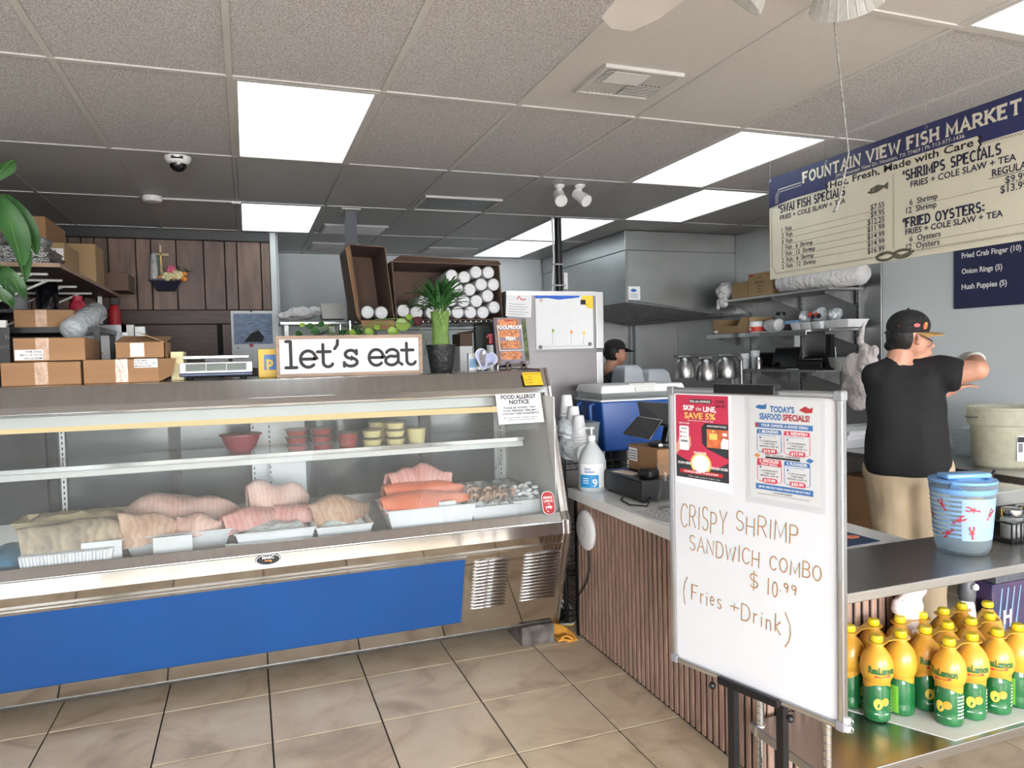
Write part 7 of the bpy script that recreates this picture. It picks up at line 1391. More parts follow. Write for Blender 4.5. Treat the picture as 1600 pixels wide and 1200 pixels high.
# lower shelf
for k, (px, top, lab) in enumerate(((1164, 543, 'shorter stack of foam cups on the lower kitchen shelf'), (1173, 537, 'taller stack of foam cups on the lower kitchen shelf'))):
    a = aX(px, 572, 4.28); t = thing('cup_stack', lab, 'foam cups', (4.28+.05*k, a.y, L2)); b = Vector((4.28+.05*k, a.y, L2)); h = (.14, .165)[k]; put('cups', MB().lathe([(.032, 0), (.034, h*.6), (.040, h), (.036, h)], b, 20), 'foam', t, smooth=45)
    mb = MB()
    for q in range(4): mb.lathe([(.0395, h-.05+.012*q), (.0415, h-.046+.012*q), (.0395, h-.042+.012*q)], b, 18)
    put('rims', mb, 'foam', t, smooth=45)
a = aX(1185, 566, 4.26); t = thing('steel_shaker', 'stainless shaker canister on the lower kitchen shelf', 'canister', (4.26, a.y, L2)); b = Vector((4.26, a.y, L2)); put('can', MB().lathe([(.033, 0), (.034, .075), (.028, .09)], b, 20), 'steel', t, smooth=45); put('lid', MB().lathe([(.03, .088), (.03, .10), (.02, .105)], b, 18), 'chrome', t, smooth=45)
for k, (p0, q0, p1, q1, x, lab) in enumerate(((1182, 551, 1204, 573, 4.42, 'black tablet screen partly behind the shaker'), (1206, 543, 1246, 573, 4.36, 'larger black screen standing on the lower kitchen shelf'))):
    y0, y1, z0, z1 = onX(p0, q0, p1, q1, x); t = thing('order_screen', lab, 'screen', (x, (y0+y1)/2, L2)); put('case', MB().prism([(x, y0, L2+.004), (x, y1, L2+.004), (x+.04, y1, z1), (x+.04, y0, z1)], (.014, 0, .003)), 'black_plastic', t, bevel=.003); put('display', MB().prism([(x-.0006, y0+.012, L2+.018), (x-.0006, y1-.012, L2+.018), (x+.037, y1-.012, z1-.012), (x+.037, y0+.012, z1-.012)], (-.001, 0, 0)), 'dark_gloss', t); put('stay', MB().bar((x+.03, (y0+y1)/2, L2+.09), (x+.10, (y0+y1)/2, L2+.004), .05, .006), 'black_plastic', t)
y0, y1, z0, z1 = onX(1247, 556, 1283, 576, 4.24); t = thing('receipt_printer', 'black receipt printer on the lower kitchen shelf', 'printer', (4.3, (y0+y1)/2, L2)); put('body', MB().prism([(4.24, y0, L2), (4.42, y0, L2), (4.42, y0, L2+.12), (4.30, y0, L2+.10), (4.24, y0, L2+.06)], (0, y1-y0, 0)), 'black_plastic', t, bevel=.006); put('paper_slot', MB().box((4.26, y0+.02, L2+.082), (4.28, y1-.02, L2+.088)), 'ink_grey', t); put('receipt', MB().box((4.222, y1+.0, L2+.001), (4.30, y1+.12, L2+.006)), 'paper', t)
y0, y1, z0, z1 = onX(1284, 520, 1298, 577, 4.24); t = thing('screen_stand', 'dark monitor pole with round base on the lower kitchen shelf', 'stand', (4.28, (y0+y1)/2, L2)); ym = (y0+y1)/2; put('pole', MB().box((4.26, ym-.025, L2), (4.30, ym+.025, 1.69)), 'black_metal', t); put('base', MB().lathe([(.09, 0), (.09, .015), (.04, .05)], (4.30, ym, L2), 22, sx=.7), 'black_metal', t, smooth=40)
a = aX(1308, 568, 4.30); t = thing('sauce_bowl', 'clear plastic cup with a stirrer on the lower kitchen shelf', 'cup', (4.3, a.y, L2)); b = Vector((4.3, a.y, L2)); put('cup_wall', MB().lathe([(.045, 0), (.065, .10), (.062, .10), (.042, .006)], b, 20), 'tub_clear', t, smooth=45); put('contents', MB().lathe([(.043, .006), (.055, .06)], b, 18), mat('sauce_tan', '9a917f', .5), t, smooth=45); put('stirrer', MB().tube([b+Vector((0, 0, .02)), b+Vector((-.005, .015, .18))], .004, 6), 'white_plastic', t)
# heat lamps
t0 = thing('heat_lamp_bar', 'steel gooseneck bar carrying the heat lamps', 'lamp bar', (3.7, 5.0, 1.45)); HLY = 5.0
a, b = aY(1054, 557, HLY), aY(1150, 555, HLY); put('bar', MB().tube([a, b], .012, 10), 'galv', t0, smooth=60); c_ = aY(1158, 572, HLY); d_ = aY(1160, 640, HLY); put('post', MB().tube([b, b.lerp(c_, .6)+Vector((.02, 0, .02)), c_, (d_.x, HLY, .9)], .016, 10), 'galv', t0, smooth=60)
for k, (p0, p1, q0, q1, lab) in enumerate(((1057, 1083, 557, 591, 'bell shaped steel heat lamp, left of three'), (1090, 1118, 559, 595, 'bell shaped steel heat lamp, middle of three'), (1121, 1148, 555, 591, 'bell shaped steel heat lamp, right of three'))):
    Yk = HLY-.06*(k == 1); a, b = aY(p0, q1, Yk), aY(p1, q0, Yk); r = (b.x-a.x)/2; c0 = Vector(((a.x+b.x)/2, Yk, a.z)); h = b.z-a.z; t = thing('heat_lamp', lab, 'lamp', c0, 0, 'heat lamps over the pass')
    put('shade', MB().lathe([(r, 0), (r*1.02, .004), (r*.98, h*.35), (r*.88, h*.68), (r*.62, h*.9), (r*.3, h*.98), (r*.2, h), (r*.28, h*.95), (r*.85, h*.65), (r*.95, h*.3)], c0, 26), 'steel', t, smooth=45); put('cap_bar', MB().box(c0+Vector((-r*.95, -.02, h-.004)), c0+Vector((r*.5, .02, h+.012))), 'galv', t); mb = MB()
    for q in range(6): mb.box(c0+Vector((-.008*0-.3*r, -r*.98, h*.3+q*.018)), c0+Vector((-.3*r+.006, -r*.9, h*.3+q*.018+.008)))
    put('vent_slots', mb, 'black_rubber', t)
for k, (p0, p1, q0, lab) in enumerate(((977, 1009, 570, 'white plastic bin beside the cook, left of two'), (1014, 1052, 576, 'white plastic bin beside the cook, right of two'))):
    a, b = aY(p0, 606, 5.05), aY(p1, q0, 5.05); t = thing('plastic_bin', lab, 'bin', ((a.x+b.x)/2, 5.15, 1.1), 0, 'white bins on the pass'); c0 = Vector(((a.x+b.x)/2, 5.18, 1.05)); w, hh = (b.x-a.x)/2, b.z-1.05
    put('bin_shell', MB().add([c0+Vector((sx*w*k_, sy*.12*k_, z)) for k_, z in ((1, 0), (.98, hh*.7), (.85, hh*.93), (.6, hh)) for sx, sy in ((-1, -1), (1, -1), (1, 1), (-1, 1))], [(3, 2, 1, 0), (12, 13, 14, 15)]+[(i*4+j, i*4+(j+1) % 4, i*4+4+(j+1) % 4, i*4+4+j) for i in range(3) for j in range(4)]), mat('bin_plastic', 'b9bfc6', .4, 0, .05, 5), t, bevel=.012, seg=3, smooth=50); put('handle_slot', MB().box(c0+Vector((-.03, -.122, hh*.55)), c0+Vector((.03, -.116, hh*.6))), 'ink_grey', t)
ps = thing('pass_table', 'steel pass table carrying the bins and heat lamps', 'table', (3.4, 5.1, 0)); put('top', MB().box((2.65, 4.80, 1.02), (4.15, 5.34, 1.05)), 'steel', ps, bevel=.003)
for x in (2.69, 4.11):
    for y in (4.84, 5.30): put('leg', MB().bar((x, y, 0), (x, y, 1.02), .04), 'steel', ps)

# ---------------------------------------------------------------- worktable on the right wall with bucket
WTX, WTZ = 3.80, .88
wt = thing('work_table', 'stainless worktable along the white right wall', 'table', (4.15, 3.4, 0)); put('top', MB().box((WTX, 1.7, WTZ-.04), (WR-.02, 4.62, WTZ)), 'steel', wt, bevel=.004); put('tag', MB().box((WTX-.002, 2.52, WTZ-.032), (WTX, 2.56, WTZ-.010)), 'label_white', wt); put('under_shelf', MB().box((WTX+.05, 1.75, .25), (WR-.02, 4.6, .28)), 'steel_soft', wt)
for y in (1.78, 3.2, 4.55):
    for x in (WTX+.04, WR-.07): put('leg', MB().bar((x, y, 0), (x, y, WTZ-.04), .04), 'steel', wt)
c = Vector((4.08, 2.94, WTZ)); t = thing('batter_bucket', 'large translucent bucket of pale batter on the worktable', 'bucket', c); mat('batter', 'd9d6bd', .5, 0, .08, 10)
put('bucket_wall', MB().lathe([(.145, 0), (.152, .01), (.162, .24), (.176, .245), (.178, .33), (.184, .333), (.184, .345), (.172, .345), (.17, .25), (.156, .24), (.146, .012)], c, 36), 'jug_clear', t, smooth=40); put('batter', MB().lathe([(.143, .014), (.146, .05), (.14, .052)], c, 30), 'batter', t, smooth=40); put('residue', MB().lathe([(.1475, .05), (.1555, .225)], c, 30), mat('residue', 'cfcdb8', .6, 0, .1, 12, (1, 1, .2), alpha=.55), t, smooth=40)
an = math.atan2(-c.y, -c.x)+.55
def bwrap(a0, a1, z0, z1, r): return MB().add([c+Vector((r*math.cos(a0+(a1-a0)*i/6), r*math.sin(a0+(a1-a0)*i/6), z)) for z in (z0, z1) for i in range(7)], [(i, i+1, 8+i, 7+i) for i in range(6)])
put('warning_label', bwrap(an-.13, an+.13, .05, .19, .1625), 'label_white', t); put('warning_header', bwrap(an-.12, an+.12, .155, .185, .1632), 'ink_black', t); put('warning_mark', bwrap(an-.09, an+.06, .10, .15, .1632), 'ink_grey', t); put('handle', MB().tube([c+Vector((.185*math.cos(q*.3+.4), .185*math.sin(q*.3+.4), .30-.02*math.sin(q*.3))) for q in range(10)], .004, 6), 'galv', t)
t = tub('clear_bin', 'clear bin behind the worker on the worktable', (4.35, 3.25, WTZ+.001), .25, .28, .17, 'tub_clear', cat='bin'); 
carton('white_carton', 'white printed carton on the worktable left of the worker', 4.12, 4.35, 3.95, 4.2, WTZ+.001, .13, 'label_white', None, cat='carton'); put('print_block', rect2(frame((4.118, 4.2, WTZ), (0, -1, 0), (0, 0, 1)), .05, .08, .15, .12, .001), 'ink_grey', bpy.data.objects['white_carton'])
for k in range(3): tub('foam_tray', ('lower', 'middle', 'upper')[k]+' white foam tray of the stack on the worktable', (3.96+.02*k, 4.02, WTZ+.001+.028*k), .2, .26, .06, 'foam', 'foam tray stack on the worktable', 0, .85, cat='tray')
carton('carton', 'large brown carton on the floor behind the worker', 3.86, 4.3, 3.45, 3.95, .285, .42, 'cardboard', None)
# bags hanging from the upright
t = thing('hanging_bags', 'cluster of pale plastic bags hanging at the kitchen shelf end', 'bags', (4.2, 4.3, 1.2)); mb = MB()
for px, py, r in ((1345, 600, .12), (1335, 575, .10), (1355, 575, .10), (1340, 620, .10), (1352, 550, .06), (1345, 535, .03), (1366, 548, .04), (1330, 610, .09)): p = aX(px, py, 4.15); mb.ball(p, (r*.6, r, r*1.1), 12, 8)
blob('film', mb, 'bag_pinkish', t, .011, 2, rough=.010, rs=11); p = aX(1344, 532, 4.2); put('knot', MB().tube([p, p+Vector((.02, 0, .05)), p+Vector((.05, .01, .13))], [.025, .014, .008], 8), 'bag_pinkish', t, smooth=60); put('hook', MB().tube([p+Vector((.05, .01, .13)), (WR-.07, 4.43, 1.66), (WR-.034, 4.43, 1.66)], .003, 6), 'galv', t)

# ---------------------------------------------------------------- on and behind the counter
# sanitizer jug
c = Vector((1.775, 3.60, KZ)); t = thing('sanitizer_jug', 'large hand sanitizer jug with pump on the counter corner', 'bottle', c); mat('hdpe', 'd6dcde', .35, 0, .03, 6, alpha=.9)
mb = MB(); prof = [(.070, 0), (.078, .008), (.078, .135), (.076, .16), (.062, .20), (.040, .235), (.020, .262), (.020, .275)]
put('jug', MB().lathe(prof, c, 32), 'hdpe', t, smooth=45); hv = Vector((-.72, .69, 0)); put('grip', MB().tube([c+hv*.070+Vector((0, 0, .15)), c+hv*.078+Vector((0, 0, .19)), c+hv*.065+Vector((0, 0, .232)), c+hv*.03+Vector((0, 0, .25))], .012, 10), 'hdpe', t, smooth=60)
put('collar', MB().lathe([(.022, .272), (.023, .298), (.014, .302)], c, 20), 'white_plastic', t, smooth=40); put('pump_stem', MB().lathe([(.006, .30), (.006, .335), (.016, .337), (.017, .345), (.01, .348)], c, 14), 'white_plastic', t, smooth=40); put('nozzle', MB().tube([c+Vector((0, 0, .342)), c+Vector((-.045, .03, .340)), c+Vector((-.05, .034, .332))], .006, 8), 'white_plastic', t, smooth=60)
fa = math.atan2(-c.y, -c.x)
def jwrap(a0, a1, z0, z1, r=.0788): return MB().add([c+Vector((r*math.cos(a0+(a1-a0)*i/10), r*math.sin(a0+(a1-a0)*i/10), z)) for z in (z0, z1) for i in range(11)], [(i, i+1, 12+i, 11+i) for i in range(10)])
put('label', jwrap(fa-.95, fa+.9, .022, .150), 'label_white', t); mat('label_blue', '2a93d1', .4, 0, .05); put('label_blue_field', jwrap(fa-.95, fa+.45, .022, .092, .0792), 'label_blue', t)
def jtext(s, x, z, h, m, bold=.02, w=None, name='lettering'):
    mb = type_mb(frame((0, 0, 0), (1, 0, 0), (0, 0, 1)), s, x, z, h, 'L', bold, w); mb.v = [c+Vector((.0796*math.cos(fa+p.x/.0796), .0796*math.sin(fa+p.x/.0796), p.z)) for p in mb.v]; put(name, mb, m, t)
jtext('Hand', -.045, .120, .012, 'poster_blue'); jtext('Sanitizer', -.045, .104, .012, 'poster_blue'); jtext('9', .0, .028, .042, 'ink_white', .02)
mb = MB()
for k in range(3): mb.join(jwrap(fa-.7, fa-.25, .07-.012*k, .074-.012*k, .0796))
put('small_print', mb, 'ink_white', t)
# cash drawer, carton, terminal, reader
dx0, dx1, dy0, dy1, dz = 1.815, 2.22, 3.13, 3.55, .115
t = thing('cash_drawer', 'black steel cash drawer on the counter', 'cash drawer', (2.0, 3.34, KZ)); put('body', MB().box((dx0, dy0, KZ+.012), (dx1, dy1, KZ+dz)), 'black_metal', t, bevel=.004); put('drawer_front', MB().box((dx0-.003, dy0+.012, KZ+.02), (dx0, dy1-.012, KZ+dz-.012)), 'black_plastic', t); 
for x in (dx0+.03, dx1-.03):
    for y in (dy0+.03, dy1-.03): put('foot', MB().lathe([(.014, 0), (.014, .012)], (x, y, KZ), 12), 'black_rubber', t)
put('cable', MB().tube([(dx0+.05, dy0-.002, KZ+.03), (1.80, 3.06, KZ+.006), (1.74, 3.12, KZ+.006), (1.76, 3.25, KZ+.006), (1.80, 3.3, KZ+.006)], .004, 6), 'black_rubber', t)
t = carton('carton', 'brown carton with white label under the point of sale terminal', 1.96, 2.22, 3.22, 3.52, KZ+dz+.001, .135, 'cardboard', None); F_ = frame((1.958, 3.52, KZ+dz), (0, -1, 0), (0, 0, 1)); put('shipping_label', rect2(F_, .01, .05, .10, .12, .001), 'label_white', t); mb = MB()
for k in range(4): mb.join(rect2(F_, .018, .06+.014*k, .092, .066+.014*k, .0015))
put('label_print', mb, 'ink_grey', t)
bz = KZ+dz+.137; c = Vector((2.08, 3.34, bz)); t = thing('pos_terminal', 'black dual-screen point of sale terminal on the carton', 'terminal', c); put('base', MB().lathe([(.085, 0), (.088, .006), (.085, .02), (.05, .028)], c, 28), 'black_plastic', t, smooth=40); put('base_light', MB().lathe([(.012, 0), (.012, .002)], c+Vector((-.062, -.06, .010)), 14, (-.7, -.7, 0)), 'chrome', t)
put('arm', MB().prism([c+Vector((-.03, .0, .02)), c+Vector((.03, 0, .02)), c+Vector((.05, .0, .16)), c+Vector((.01, 0, .17))], (0, -.05, 0)), 'black_plastic', t, bevel=.006)
def screen(name, p0, p1, p2, p3, m, th):
    P4 = [Vector(p) for p in (p0, p1, p2, p3)]; nn = (P4[1]-P4[0]).cross(P4[3]-P4[0]).normalized(); s = put(name, MB().prism(P4, nn*th), 'black_plastic', t, bevel=.003); ce = sum(P4, Vector())/4
    if nn.dot(CC-ce) < 0: f = Vector((0, 0, 0))-nn*.0008
    else: f = nn*(th+.0008)
    put('glass_face', MB().prism([ce+(p-ce)*.9+f for p in P4], nn*.0004*(1 if nn.dot(CC-ce) > 0 else -1)), m, s); put('edge_bead', MB().tube([p+f*.5 for p in P4]+[P4[0]+f*.5], .0025, 6), 'chrome', s)
screen('customer_screen', aX(973, 677, 1.98), aX(1014, 686, 1.94), aX(1033, 656, 1.98), aX(996, 650, 2.04), 'dark_gloss', -.012)
screen('cashier_screen', aX(1001, 656, 2.10), aX(1046, 668, 2.02), aX(1046, 630, 2.12), aX(995, 627, 2.16), 'black_plastic', -.014)
c = Vector((1.90, 3.21, KZ+dz)); t = thing('card_reader', 'small black card reader on the cash drawer corner', 'card reader', c); put('body', MB().rbox(c+Vector((0, 0, .022)), (.085, .085, .044), .4), 'black_plastic', t, bevel=.014, seg=3, smooth=50); put('keypad', MB().rbox(c+Vector((0, 0, .045)), (.06, .06, .003), .4), 'dark_gloss', t)
solo('folded_receipt', 'pale folded paper on the cash drawer top', 'paper', MB().rbox((1.87, 3.38, KZ+dz+.003), (.07, .16, .004), .2), mat('paper_tan', 'cfc3b6', .7))
c = Vector((1.87, 2.98, KZ)); t = thing('glass_vase', 'clear fluted glass vase beside the whiteboard edge', 'vase', c); put('glass', MB().lathe([(.05, 0), (.054, .01), (.05, .06), (.040, .12), (.038, .16), (.052, .205), (.060, .22), (.057, .22), (.034, .16), (.045, .06), (.046, .012)], c, 26), 'glass_clear', t, smooth=50); mb = MB()
for k in range(9): a = k*.698; mb.tube([c+Vector((.052*math.cos(a+.25*q), .052*math.sin(a+.25*q), .01+.03*q)) if q < 3 else c+Vector((.040*math.cos(a+.25*q), .040*math.sin(a+.25*q), .01+.03*q)) for q in range(6)], .002, 5)
put('flutes', mb, 'glass_clear', t)
t = thing('price_sheet', 'printed black and white sheet lying on the counter front', 'paper', (1.79, 2.86, KZ)); put('sheet', MB().rbox((1.79, 2.86, KZ+.0012), (.2, .26, .001), .1), 'paper', t); mb = MB(); rnd = random.Random(2); F_ = frame((1.70, 2.73, KZ+.0022), (1, .1, 0), (-.1, 1, 0))
for k in range(14):
    x = .01
    while x < .17: w = .008+rnd.random()*.025; mb.join(rect2(F_, x, .012+.018*k, min(x+w, .185), .020+.018*k, .0004)); x += w+.006
put('print', mb, 'ink_grey', t)
# black wire rack with cooler and cups
RZB = .955; rb = thing('wire_rack', 'black wire rack behind the counter holding the cooler', 'rack', (2.2, 4.18, 0)); rx0, rx1, ry0, ry1 = 1.68, 2.86, 3.80, 4.50
for x in (rx0+.02, rx1-.02):
    for y in (ry0+.02, ry1-.02): put('post', MB().tube([(x, y, 0), (x, y, RZB+.02)], .0125, 10), 'black_metal', rb, smooth=60)
for z in (RZB, .42, .10):
    mb = MB()
    for y in (ry0, ry1):
        for dz_ in (0, -.035): mb.tube([(rx0, y, z+dz_-.004), (rx1, y, z+dz_-.004)], .0035, 6)
        for k in range(30): x = rx0+(rx1-rx0)*k/29; mb.tube([(x, y, z-.004), (x+.02, y, z-.039)], .0018, 4)
    for x in (rx0, rx1):
        for dz_ in (0, -.035): mb.tube([(x, ry0, z+dz_-.004), (x, ry1, z+dz_-.004)], .0035, 6)
    for k in range(40): x = rx0+(rx1-rx0)*k/39; mb.tube([(x, ry0, z-.002), (x, ry1, z-.002)], .002, 4)
    put('wire_shelf', mb, 'black_metal', rb)
c = Vector((2.40, 4.28, RZB)); t = thing('cooler', 'blue ice chest cooler with white lid on the wire rack', 'cooler', c); w, d, h = .31, .19, .325
def frus(w0, d0, w1, d1, z0, z1): return MB().add([c+Vector((sx*(w0 if k == 0 else w1), sy*(d0 if k == 0 else d1), z)) for k, z in ((0, z0), (1, z1)) for sx, sy in ((-1, -1), (1, -1), (1, 1), (-1, 1))], [(3, 2, 1, 0), (4, 5, 6, 7)]+[(j, (j+1) % 4, 4+(j+1) % 4, 4+j) for j in range(4)])
put('chest', frus(w-.03, d-.02, w, d, .001, h), 'cooler_blue', t, bevel=.015, seg=3, smooth=50); put('rim', frus(w+.004, d+.004, w+.006, d+.006, h-.004, h+.008), 'white_plastic', t, bevel=.003); put('liner', frus(w-.01, d-.01, w-.01, d-.01, h+.008, h+.05), 'tub_clear', t); put('lid', frus(w+.004, d+.006, w-.012, d-.01, h+.048, h+.10), 'white_plastic', t, bevel=.012, seg=3, smooth=50); put('lid_latch', MB().box(c+Vector((-.07, -d-.012, h+.055)), c+Vector((.07, -d-.004, h+.085))), 'offwhite_plastic', t, bevel=.003); put('lid_tab', MB().box(c+Vector((-.10, -d*.9, h+.10)), c+Vector((.10, -d*.6, h+.106))), 'offwhite_plastic', t, bevel=.002)
for s in (-1, 1): put('handle', MB().tube([c+Vector((s*(w+.0), -.09, h-.02)), c+Vector((s*(w+.03), -.09, h-.03)), c+Vector((s*(w+.025), -.09, h-.16)), c+Vector((s*(w+.025), .09, h-.16)), c+Vector((s*(w+.03), .09, h-.03)), c+Vector((s*w, .09, h-.02))], .013, 8), 'cooler_blue', t, smooth=60)
for k, (px, top, lab) in enumerate(((885, 617, 'tallest inverted stack of white foam cups by the cooler'), (896, 635, 'middle inverted stack of white foam cups by the cooler'), (904, 649, 'shortest inverted stack of white foam cups by the cooler'))):
    Yk = 4.02-.08*k; p = aY(px, top, Yk); h = p.z-RZB; b = Vector((p.x, Yk, RZB)); t = thing('cup_stack', lab, 'foam cups', b, 0, 'inverted foam cup stacks'); put('top_cup', MB().lathe([(.044, h-.11), (.031, h-.004), (.029, h), (.02, h)], b, 22), 'foam', t, smooth=40); mb = MB(); q = 0
    while q*.016 < h-.12: mb.lathe([(.046, q*.016), (.0475, q*.016+.003), (.0455, q*.016+.014)], b, 20); q += 1
    put('nested_rims', mb, 'foam', t, smooth=40)
t = thing('lid_bag', 'clear bag of cup lids at the rack end by the case', 'bag', (1.76, 3.92, RZB)); mb = MB().ball((1.765, 3.90, RZB+.08), (.06, .07, .08), 12, 8, .2, 1).ball((1.755, 3.92, RZB+.19), (.05, .06, .06), 12, 8, .2, 2); blob('film', mb, 'plastic_film', t, .010, 1, rough=.014, rs=30)
for k in range(6): put('cup_lid', MB().lathe([(.038, 0), (.04, .008), (.03, .014)], (1.765, 3.90, RZB+.02+.03*k), 16, (.2, -.3, 1)), 'foam', t)
t = tub('cup_bin', 'clear plastic bin behind the foam cups on the wire rack', (1.93, 4.12, RZB+.001), .2, .24, .2, 'tub_clear', cat='bin')
carton('blue_towels', 'dark blue folded towels on the lower rack shelf', 1.98, 2.3, 3.9, 4.2, .422, .30, mat('towel_blue', '1f3560', .9, 0, .2, 20), None, cat='towels')

# ---------------------------------------------------------------- people
mat('cap_black', '161618', .85, 0, .1, 30, bump=.2, bs=200); mat('tan', 'b08a4e', .8, 0, .1, 40)
VD = Vector((3.3, 2.87, 0)).normalized(); VR = Vector((VD.y, -VD.x, 0))
MBASE = Vector((3.3, 2.87, 0))
def mp(px, py, t=0):
    """point on the upright plane through the worker, t metres further from the shop floor"""
    d = _fw + CR*((px-800)/F_PX) + CU*((600-py)/F_PX); o = MBASE+VD*t; k = (o-CC).dot(VD)/d.dot(VD); return CC+d*k
man = thing('person', 'person in black T-shirt, khaki trousers and black cap with tan brim, back turned', 'person', MBASE)
# skin: head, neck, arms and hands as one continuous figure
b = MB(); HC = mp(1418, 527, .0)
b.ball(HC+Vector((0, 0, .015)), (.088, .088, .105), 18, 12).ball(mp(1430, 534, .01), (.07, .07, .085), 14, 10).ball(mp(1441, 541, .03), (.042, .042, .05), 12, 8)
b.capsule(mp(1447, 552, .03), mp(1435, 556, .02), .030, .045)                                            # jaw
b.capsule(mp(1454, 535, .045), mp(1457, 541, .045), .010, .013)                                          # nose
b.ball(mp(1449, 549, .04), (.016, .016, .010), 10, 7)                                                     # lips
b.capsule(mp(1408, 552, .0), mp(1402, 575, .0), .064, .074).capsule(mp(1402, 575, 0), mp(1380, 585, 0), .07, .06).capsule(mp(1402, 575, 0), mp(1440, 582, 0), .07, .06)
SHO, ELB = mp(1478, 577, .02), mp(1527, 578, -.02); WR1 = mp(1512, 560, .20); HN1 = mp(1500, 562, .28)
b.capsule(SHO, mp(1500, 582, .0), .066, .064).capsule(mp(1500, 582, .0), ELB, .064, .052).capsule(ELB, mp(1524, 566, .10), .053, .045).capsule(mp(1524, 566, .10), WR1, .045, .032)
SH2, EL2 = mp(1368, 592, .06), mp(1385, 640, .26); WR2 = mp(1478, 612, .34)
b.capsule(SH2, EL2, .062, .05).capsule(EL2, WR2, .048, .032)
def hand(b, w, d, up, s=1, curl=.5):
    """palm and five bent fingers from wrist w along d"""
    d = d.normalized(); sd = d.cross(up).normalized(); up = sd.cross(d); pc = w+d*.045*s
    b.capsule(w, w+d*.03*s, .028*s, .03*s)
    for k in range(4): q = (k-1.5)*.019*s; b.capsule(w+d*.02*s+sd*q*.8, w+d*.082*s+sd*q, .015*s, .0125*s)
    L = (.066, .078, .072, .056)
    for k in range(4):
        q = (k-1.5)*.0205*s; p0 = w+d*.085*s+sd*q; d1 = (d-up*curl*.5).normalized(); p1 = p0+d1*L[k]*.45*s; d2 = (d-up*curl*1.3).normalized(); p2 = p1+d2*L[k]*.32*s; d3 = (d-up*curl*2.2).normalized(); p3 = p2+d3*L[k]*.26*s
        b.capsule(p0, p1, .0098*s, .009*s, 10).capsule(p1, p2, .009*s, .0082*s, 10).capsule(p2, p3, .0082*s, .0068*s, 10)
    t0 = w+d*.02*s-sd*.026*s; t1 = t0+(d*.6-sd*.8-up*.2).normalized()*.04*s; t2 = t1+(d*.9-sd*.25-up*.4).normalized()*.032*s
    b.capsule(t0, t1, .014*s, .0108*s, 10).capsule(t1, t2, .0108*s, .008*s, 10)
hand(b, WR2, (mp(1515, 600, .36)-WR2), Vector((0, 0, 1)), 1, .4)
o = blob('body', b, 'skin', man, .0062, 3)
b = MB(); hand(b, WR1+(WR1-HN1).normalized()*(-.005), (HN1-WR1), Vector((0, 0, 1)), 1.08, .5); b.capsule(mp(1524, 563, .12), WR1, .048, .036); blob('glove', b, mat('glove', 'dfe0d6', .4, 0, .04), man, .006, 2, label='pale disposable glove')
for s in (0,):
    ep = mp(1433, 530, -.075); er = MB().ball(ep, (.012, .020, .030), 12, 8).ball(ep+VR*.004+Vector((0, 0, -.018)), (.010, .014, .014), 10, 7); blob('ear', er, 'skin', man, .004, 2)
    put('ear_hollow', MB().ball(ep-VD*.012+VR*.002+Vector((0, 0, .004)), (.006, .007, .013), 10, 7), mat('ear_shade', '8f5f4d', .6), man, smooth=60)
hb = MB().ball(HC+Vector((0, 0, .012))-VR*.012, (.093, .093, .10), 18, 12).ball(mp(1402, 540, .0), (.06, .07, .04), 14, 8); hb.v = [p if p.z > HC.z-.075 else Vector((p.x, p.y, HC.z-.075)) for p in hb.v]
blob('hair', hb, 'hair', man, .007, 2); put('eyebrow', MB().capsule(mp(1447, 524, -.01), mp(1452, 524, .01), .004, .003), 'hair', man)
cb = MB(); CTOP = mp(1419, 508, 0)
for k in range(1): cb.ball(CTOP+Vector((0, 0, -.005)), (.105, .105, .088), 24, 14)
cb.v = [Vector((p.x, p.y, max(p.z, CTOP.z-.042))) for p in cb.v]; cap = put('cap', cb, 'cap_black', man, smooth=60)
FD = (VR*.93+VD*.28).normalized(); FS = FD.cross(Vector((0, 0, 1)))
bc = CTOP+Vector((0, 0, -.040))+FD*.075
def brim(u, v):
    a = (u-.5)*2; r = .10*math.sqrt(max(0, 1-a*a*.82)); return bc+FS*(a*.088)+FD*(r*v-.02*(1-v)*0)-FD*(.055*a*a)+Vector((0, 0, .006-.016*v-.012*a*a))
put('brim', MB().grid(brim, 12, 6, .006), 'tan', cap, smooth=60, label='flat tan brim'); put('button', MB().ball(CTOP+Vector((0, 0, .084)), .007, 8, 6), 'cap_black', cap); put('strap', MB().tube([CTOP-FD*.104+Vector((0, 0, -.036))+FS*s for s in (-.03, 0, .03)], .006, 6), 'cap_black', cap)
def cap_patch(px, py, w, h, m, nm):
    p = mp(px, py, 0); d = (p-CTOP); dirn = (d-VD*.09).normalized(); q = CTOP+Vector((dirn.x*.107, dirn.y*.107, dirn.z*.09)); rr = Vector((0, 0, 1)).cross(dirn).normalized(); F_ = frame(q, rr, dirn.cross(rr)); put(nm, oval2(F_, 0, 0, w, h, .003, 12), m, cap)
cap_patch(1431, 509, .016, .010, 'red', 'red_patch'); cap_patch(1407, 510, .007, .007, mat('dull_red', '5c2a2a', .7), 'round_patch')
for k, dxp in enumerate((1447, 1452, 1456)): cap_patch(dxp, 511-k, .008, .018, 'red' if k != 1 else 'yellow', 'front_letter')
gl = put('glasses', MB().tube([mp(1433, 521, -.075), mp(1447, 527, -.065), mp(1457, 533, -.03)], .0028, 6), 'black_plastic', man, smooth=60); rim = [mp(1451+5.5*math.cos(q*.5236), 536+6*math.sin(q*.5236), -.02+.012*math.cos(q*.5236)) for q in range(13)]; put('lens_rim', MB().tube(rim, .002, 6), 'black_plastic', gl); put('lens', MB().add(rim[:12], [tuple(range(12))]), 'glass_clear', gl)
